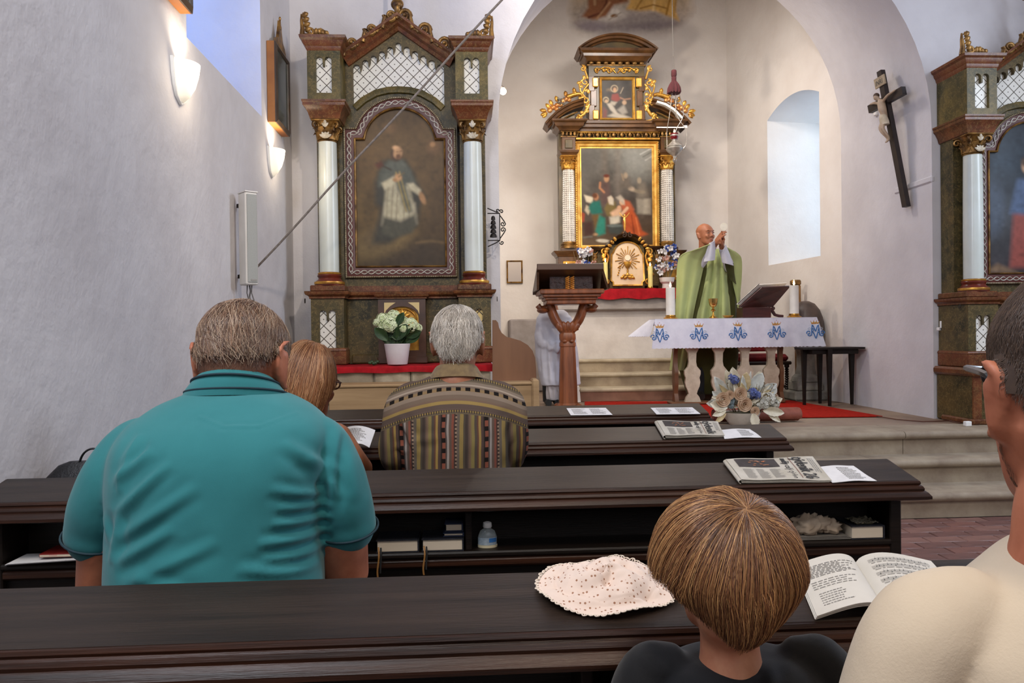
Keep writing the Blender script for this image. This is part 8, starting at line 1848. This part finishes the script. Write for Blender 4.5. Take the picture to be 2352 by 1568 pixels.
# dotted hat
DOT = NT('dotted_cotton'); vo = DOT.n('ShaderNodeTexVoronoi'); vo.inputs['Scale'].default_value = 150; vo.inputs['Randomness'].default_value = .35; DOT.l(DOT.coord(), vo.inputs['Vector'])
dm = DOT.math('LESS_THAN', vo.outputs['Distance'], .24); DOT.set(DOT.mix(dm, srgb('#ddc8ba'), srgb('#9a7058')), .9, 0, .2); DOT.b.inputs['Sheen Weight'].default_value = .2
ca, cb_ = top_pt(3, 1236, 1362), top_pt(3, 1552, 1352); HC = (ca+cb_)*.5; RX = (cb_-ca).length/2; RY = .068
hat = thing('sun_hat', 'crumpled cream sun hat with brown dots and a lace edge on the nearest pew', 'hat', HC); ex_ = (cb_-ca).normalized(); ey_ = pn.cross(ex_)
def hatf(u, v):
    a = 2*PI*u; r = v; rr_ = r*(1+.03*math.sin(a*3+1)+.015*math.sin(a*7)); x = RX*rr_*math.cos(a); y = RY*rr_*math.sin(a)
    cx_, cy_ = x/RX+.0, y/RY-.12; q = math.hypot(cx_*1.35, cy_*1.25); h = .034*max(0, 1-q**3) if q < 1 else 0
    n1 = noise.noise((x*38, y*38, 3)); n2 = noise.noise((x*75+4, y*75, 7)); w = max(0, 1-q*.85)
    h += w*(.024*n1+.014*n2)+.014*w*math.sin(math.atan2(cy_, cx_)*3+q*6)+.008*w*math.sin(cx_*14+cy_*6)+.010*math.exp(-((q-1.02)/.12)**2)*(.5+n1)
    h += .004+.005*r**2*(1+math.sin(a*5+2)*.8)*(.4+.6*(r > .75))
    h += .009*w*math.exp(-((cx_-.25)**2+(cy_-.35)**2)/.03)
    return ex_*x+ey_*y+pn*max(.0025, .040*math.tanh(h/.040))
MB().grid(hatf, 160, 60, thick=-.0012).build('hat_cloth', DOT.m, hat, 80)
m = MB(); N = 74
for q in range(N):
    pts = []
    for j in range(7):
        a = (q+j/6)/N; p = hatf(a % 1, 1.0); e = (p-hatf(a % 1, .93)).normalized(); pts.append(p+e*(.0045+.0015*math.sin(q*2.3))*math.sin(PI*j/6)**.6+pn*.0008)
    m.tube(pts, .0009, 5)
    a = (q+.5)/N; p = hatf(a % 1, 1.0); e = (p-hatf(a % 1, .93)).normalized(); m.tube([p, p+e*.004+pn*.0008], .0008, 4)
m.build('lace_edge', mat('lace_cream', '#dccdbc', rough=.9), hat)['kind'] = 'stuff'

# shelf contents of the third pew
zsh = PZT-.150+.0005; YS = 1.876
def sp_(px): return P(px, 1240, YS+.03).x
COVER = mat('black_book_cover', '#15161c', '#1d1f28', 20, .5, bump=.3, bscale=200); COVB = mat('blue_book_cover', '#16233f', '#111a30', 20, .5)
def shelf_book(x0, x1, z, h, label, cov, ribbon=0, depth=.085, group='hymn books on the pew shelf', y0=YS+.018, rz=0):
    b = thing('hymn_book', label, 'book', ((x0+x1)/2, y0, z), rz, group); w2 = (x1-x0)/2
    m = MB(); m.box((-w2, -.002, 0), (w2, depth, .0022)); m.box((-w2, -.002, h-.0022), (w2, depth, h)); m.box((w2-.001, -.002, 0), (w2+.002, depth, h)); m.build('cover', cov, b)
    MB().box((-w2+.003, .001, .0022), (w2-.0012, depth-.003, h-.0022), .001).build('page_block', PAGES, b)
    if ribbon:
        m = MB(); x = -w2+.006; m.grid(lambda u, v: (x+.004*(u-.5)+.002*math.sin(v*6), .0-.004-.010*min(1, v*4)-.0, h*.5-ribbon*v), 1, 12, thick=.0006); m.build('ribbon', mat('gold_ribbon', '#8a5f2a', rough=.7), b)
        m = MB(); x = -w2+.012; m.grid(lambda u, v: (x+.004*(u-.5)+.001*math.sin(v*5), -.004-.008*min(1, v*4), h*.45-ribbon*.8*v), 1, 12, thick=.0006); m.build('ribbon', mat('black_ribbon', '#141414', rough=.8), b)
    return b
shelf_book(sp_(865), sp_(961), zsh, .031, 'thick hymn book with a ribbon on the pew shelf, beside the turquoise sleeve', COVER, .075)
shelf_book(sp_(969), sp_(1063), zsh, .031, 'thick hymn book with a ribbon on the pew shelf, left of the shelf divider', COVER, .068)
shelf_book(sp_(1018), sp_(1064), zsh+.0325, .010, 'thin blue book lying on top of the hymn book by the shelf divider', COVB, 0, .08, 'books stacked by the divider', YS+.03)
shelf_book(sp_(1022), sp_(1062), zsh+.0435, .020, 'small pale-edged booklet topmost of the stack by the shelf divider', COVB, 0, .06, 'books stacked by the divider', YS+.035)
bt_ = thing('sanitizer_bottle', 'small clear bottle with a white cap and blue label on the pew shelf', 'bottle', (sp_(1120), YS+.05, zsh))
cg = NT('clear_plastic'); cg.set((.8, .88, .9), .12); cg.b.inputs['Transmission Weight'].default_value = .75; cg.b.inputs['IOR'].default_value = 1.3
MB().lathe([(.020, 0), (.023, .004), (.0235, .026), (.018, .040), (.009, .046), (.008, .050)], n=24, sy=.65).build('bottle_body', cg.m, bt_); MB().lathe([(.0105, .048), (.0115, .050), (.0105, .060), (.006, .062)], n=20).build('cap', mat('white_plastic', ''), bt_)
MB().lathe([(.0238, .007), (.0242, .007), (.0242, .025), (.0238, .025)], n=16, sy=.68, a0=-PI*.95, a1=-PI*.1).build('bottle_label', mat('pale_label', '#a9b6bf', '#8a98a2', 60, .5), bt_); MB().lathe([(.0246, .014), (.0246, .024)], n=8, sy=.69, a0=-PI*.45, a1=-PI*.15).build('label_mark', mat('label_blue', '#2f6aa8', rough=.5), bt_, None)
MB().lathe([(.0246, .0), (.0250, .006), (.021, .0065)], n=24, sy=.7).build('base', mat('bottle_base', '#c9bd9c', rough=.5), bt_)
# right end of the shelf
z = zsh
tr = thing('paper_tray', 'grey folded papers lying flat under the tissues on the shelf', 'paper', (sp_(1885), YS+.055, z)); w2 = (sp_(1955)-sp_(1815))/2
for k in range(3): MB().box((-w2+.004*k, -.035+.002*k, .003*k+.0004), (w2-.006*k, .045, .003*k+.0026), .0005).build('sheet', mat('grey_card', '#6d675e', '#5c564e', 9, .8), tr)
ts = thing('tissues', 'crumpled white tissues on the right part of the pew shelf', 'tissue', (sp_(1888), YS+.05, z+.0095)); 
for k, (x, r, zz) in enumerate(((-.028, .034, .028), (.03, .024, .018), (.002, .026, .03))):
    m = MB(); rings = []
    for i in range(15):
        th = PI*i/14; rg_ = []
        for j in range(24):
            ph_ = 2*PI*j/24; d = Vector((math.sin(th)*math.cos(ph_), math.sin(th)*math.sin(ph_), -math.cos(th))); q = 1+.45*noise.noise(d*2.2+Vector((k*5, 0, 0)))+.25*noise.noise(d*6+Vector((k, 3, 0))); p_ = d*r*q; rg_.append((x+p_.x*1.15, p_.y*.8, max(0, zz*.8+p_.z*.8)))
        rings.append(rg_)
    m.loft(rings, False); m.build('tissue', mat('tissue_white', '#b9a58e', '#a5917a', 30, .95), ts, 80)
shelf_book(sp_(1950), sp_(2024), z, .034, 'thick black book at the right end of the pew shelf', COVER, 0, .09)
pk = thing('plastic_packet', 'crinkled clear packet lying on the black book at the end of the shelf', 'packet', (sp_(1988), YS+.05, z+.0348))
MB().grid(lambda u, v: ((u-.5)*.062, (v-.5)*.055, .006+.006*noise.noise((u*5, v*5, 1))+.004*noise.noise((u*14, v*14, 3))), 20, 18, thick=.0006).build('film', mat('crinkled_foil', '#8d8672', '#5c5748', 60, .2, .5), pk)
MB().box((-.024, -.02, 0), (.02, .022, .0045), .001).build('contents', mat('olive_card', '#6a6448', rough=.7), pk)
# left end of the shelf
pp = thing('loose_papers', 'curled white papers under a red booklet at the left end of the shelf', 'paper', (sp_(110), YS+.045, z))
for k in range(3): MB().grid(lambda u, v: ((u-.5)*.17+.004*k, (v-.5)*.085-.004*k, .001+.0022*k+.008*(1-u)**3*0+.006*u*(1-v)**2), 12, 6, thick=-.0008).build('paper_sheet', PAPER, pp, 60)
rb_ = thing('red_booklet', 'red booklet lying on the loose papers in the left of the shelf', 'booklet', (sp_(150), YS+.055, z+.0125)); MB().box((-.055, -.04, 0), (.055, .04, .009), .002).build('cover', mat('red_cover', '#7a1d18', '#5e1512', 30, .35), rb_); MB().box((-.052, -.0405, .002), (.052, .036, .007)).build('page_block', PAGES, rb_)
MB().box((-.03, -.041, .004), (-.012, -.0402, .007)).build('cover_mark', mat('pale_mark', '#c9a090'), rb_, None)
gc_ = top_pt(2, 188, 1140); gcs = thing('glasses_case', 'round black glasses case on the left end of the third pew', 'case', gc_+Vector((.012, .02, .0045)))
MB().lathe([(.012, -.002), (.020, .002), (.0215, .012), (.0215, .015), (.020, .024), (.012, .029), (.001, .030)], n=28, sy=1.1).build('shell', BLACK, gcs); MB().tube([(.0218*math.cos(t), .0238*math.sin(t), .0135) for t in [2*PI*i/28 for i in range(28)]], .0012, 6, closed=True).build('zip', mat('dark_zip', '#2c2c30', rough=.4), gcs)
hbg = thing('handbag', 'black handbag with a looped handle behind the third pew, by the left wall', 'bag', (P(164, 1100, 2.25).x, 2.30, .392))
zb = P(178, 1082, 2.25).z-.392; m = MB(); rings = []
for t_, rx, ry in ((0, .11, .05), (.02, .125, .06), (.5, .13, .06), (.85, .105, .045), (.97, .06, .022), (1, .03, .012)):
    rings.append([(rx*math.copysign(abs(math.cos(2*PI*j/28))**.7, math.cos(2*PI*j/28)), ry*math.sin(2*PI*j/28), t_*zb*1.06) for j in range(28)])
m.loft(rings); m.build('bag_body', mat('black_leather', '#0f0f12', '#18181c', 40, .45, bump=.3), hbg)
k_ = 2.25/1770; hp = [(-.0, zb-.02), (.004, zb+.02), (.018, zb+.047), (.042, zb+.058), (.07, zb+.047), (.088, zb+.018), (.094, zb-.03)]
MB().tube([(a-.0, -.01, b) for a, b in [tuple(q) for q in cr(hp, 4)]], [(.005, .003)]*25, 8).build('handle', mat('black_leather', ''), hbg)

# ------------------------------------------------------------------ small pieces become sub-parts of the part they sit on
def nest(child, host):
    for root in [o for o in bpy.data.objects if o.parent is None]:
        ch = [o for o in root.children if o.type == 'MESH' and o.location.length < 1e-6]
        hosts = [o for o in ch if o.name.split('.')[0] == host]
        if not hosts: continue
        mid = lambda o: sum((Vector(c) for c in o.bound_box), Vector())/8
        hm = [(h, mid(h)) for h in hosts]
        for o in ch:
            if o.name.split('.')[0] == child and not o.children:
                m_ = mid(o); o.parent = min(hm, key=lambda q: (q[1]-m_).length)[0]
for a, b in (('gilt_ring', 'column_base'), ('palmette', 'capital'), ('bead_row', 'frame_outer_fillet'), ('ribbon_carving', 'frame_band'), ('spandrel', 'tabernacle'), ('column_beading', 'column_shaft'),
             ('collar_stripe', 'collar'), ('cuff_stripe', 'polo_shirt'), ('iris', 'eye'), ('scroll_embroidery', 'monogram'), ('crown_jewels', 'crown'), ('wick', 'wax'), ('frame_beads', 'gilt_frame'), ('block_panel', 'entablature_block'),
             ('relief_chalice', 'tabernacle_door'), ('ray', 'tabernacle_door'), ('host_disc', 'tabernacle_door'), ('door_rim', 'tabernacle_door'), ('inscription', 'inscription_plate'), ('lamp_tube', 'glass_bowl'), ('gilt_knot', 'carved_book_block'),
             ('label_mark', 'bottle_label'), ('photo_figures', 'photo_print'), ('cover_mark', 'cover'), ('badge', 'cabinet'), ('pedestal_panel', 'pedestal'), ('flame', 'red_glass')):
    nest(a, b)
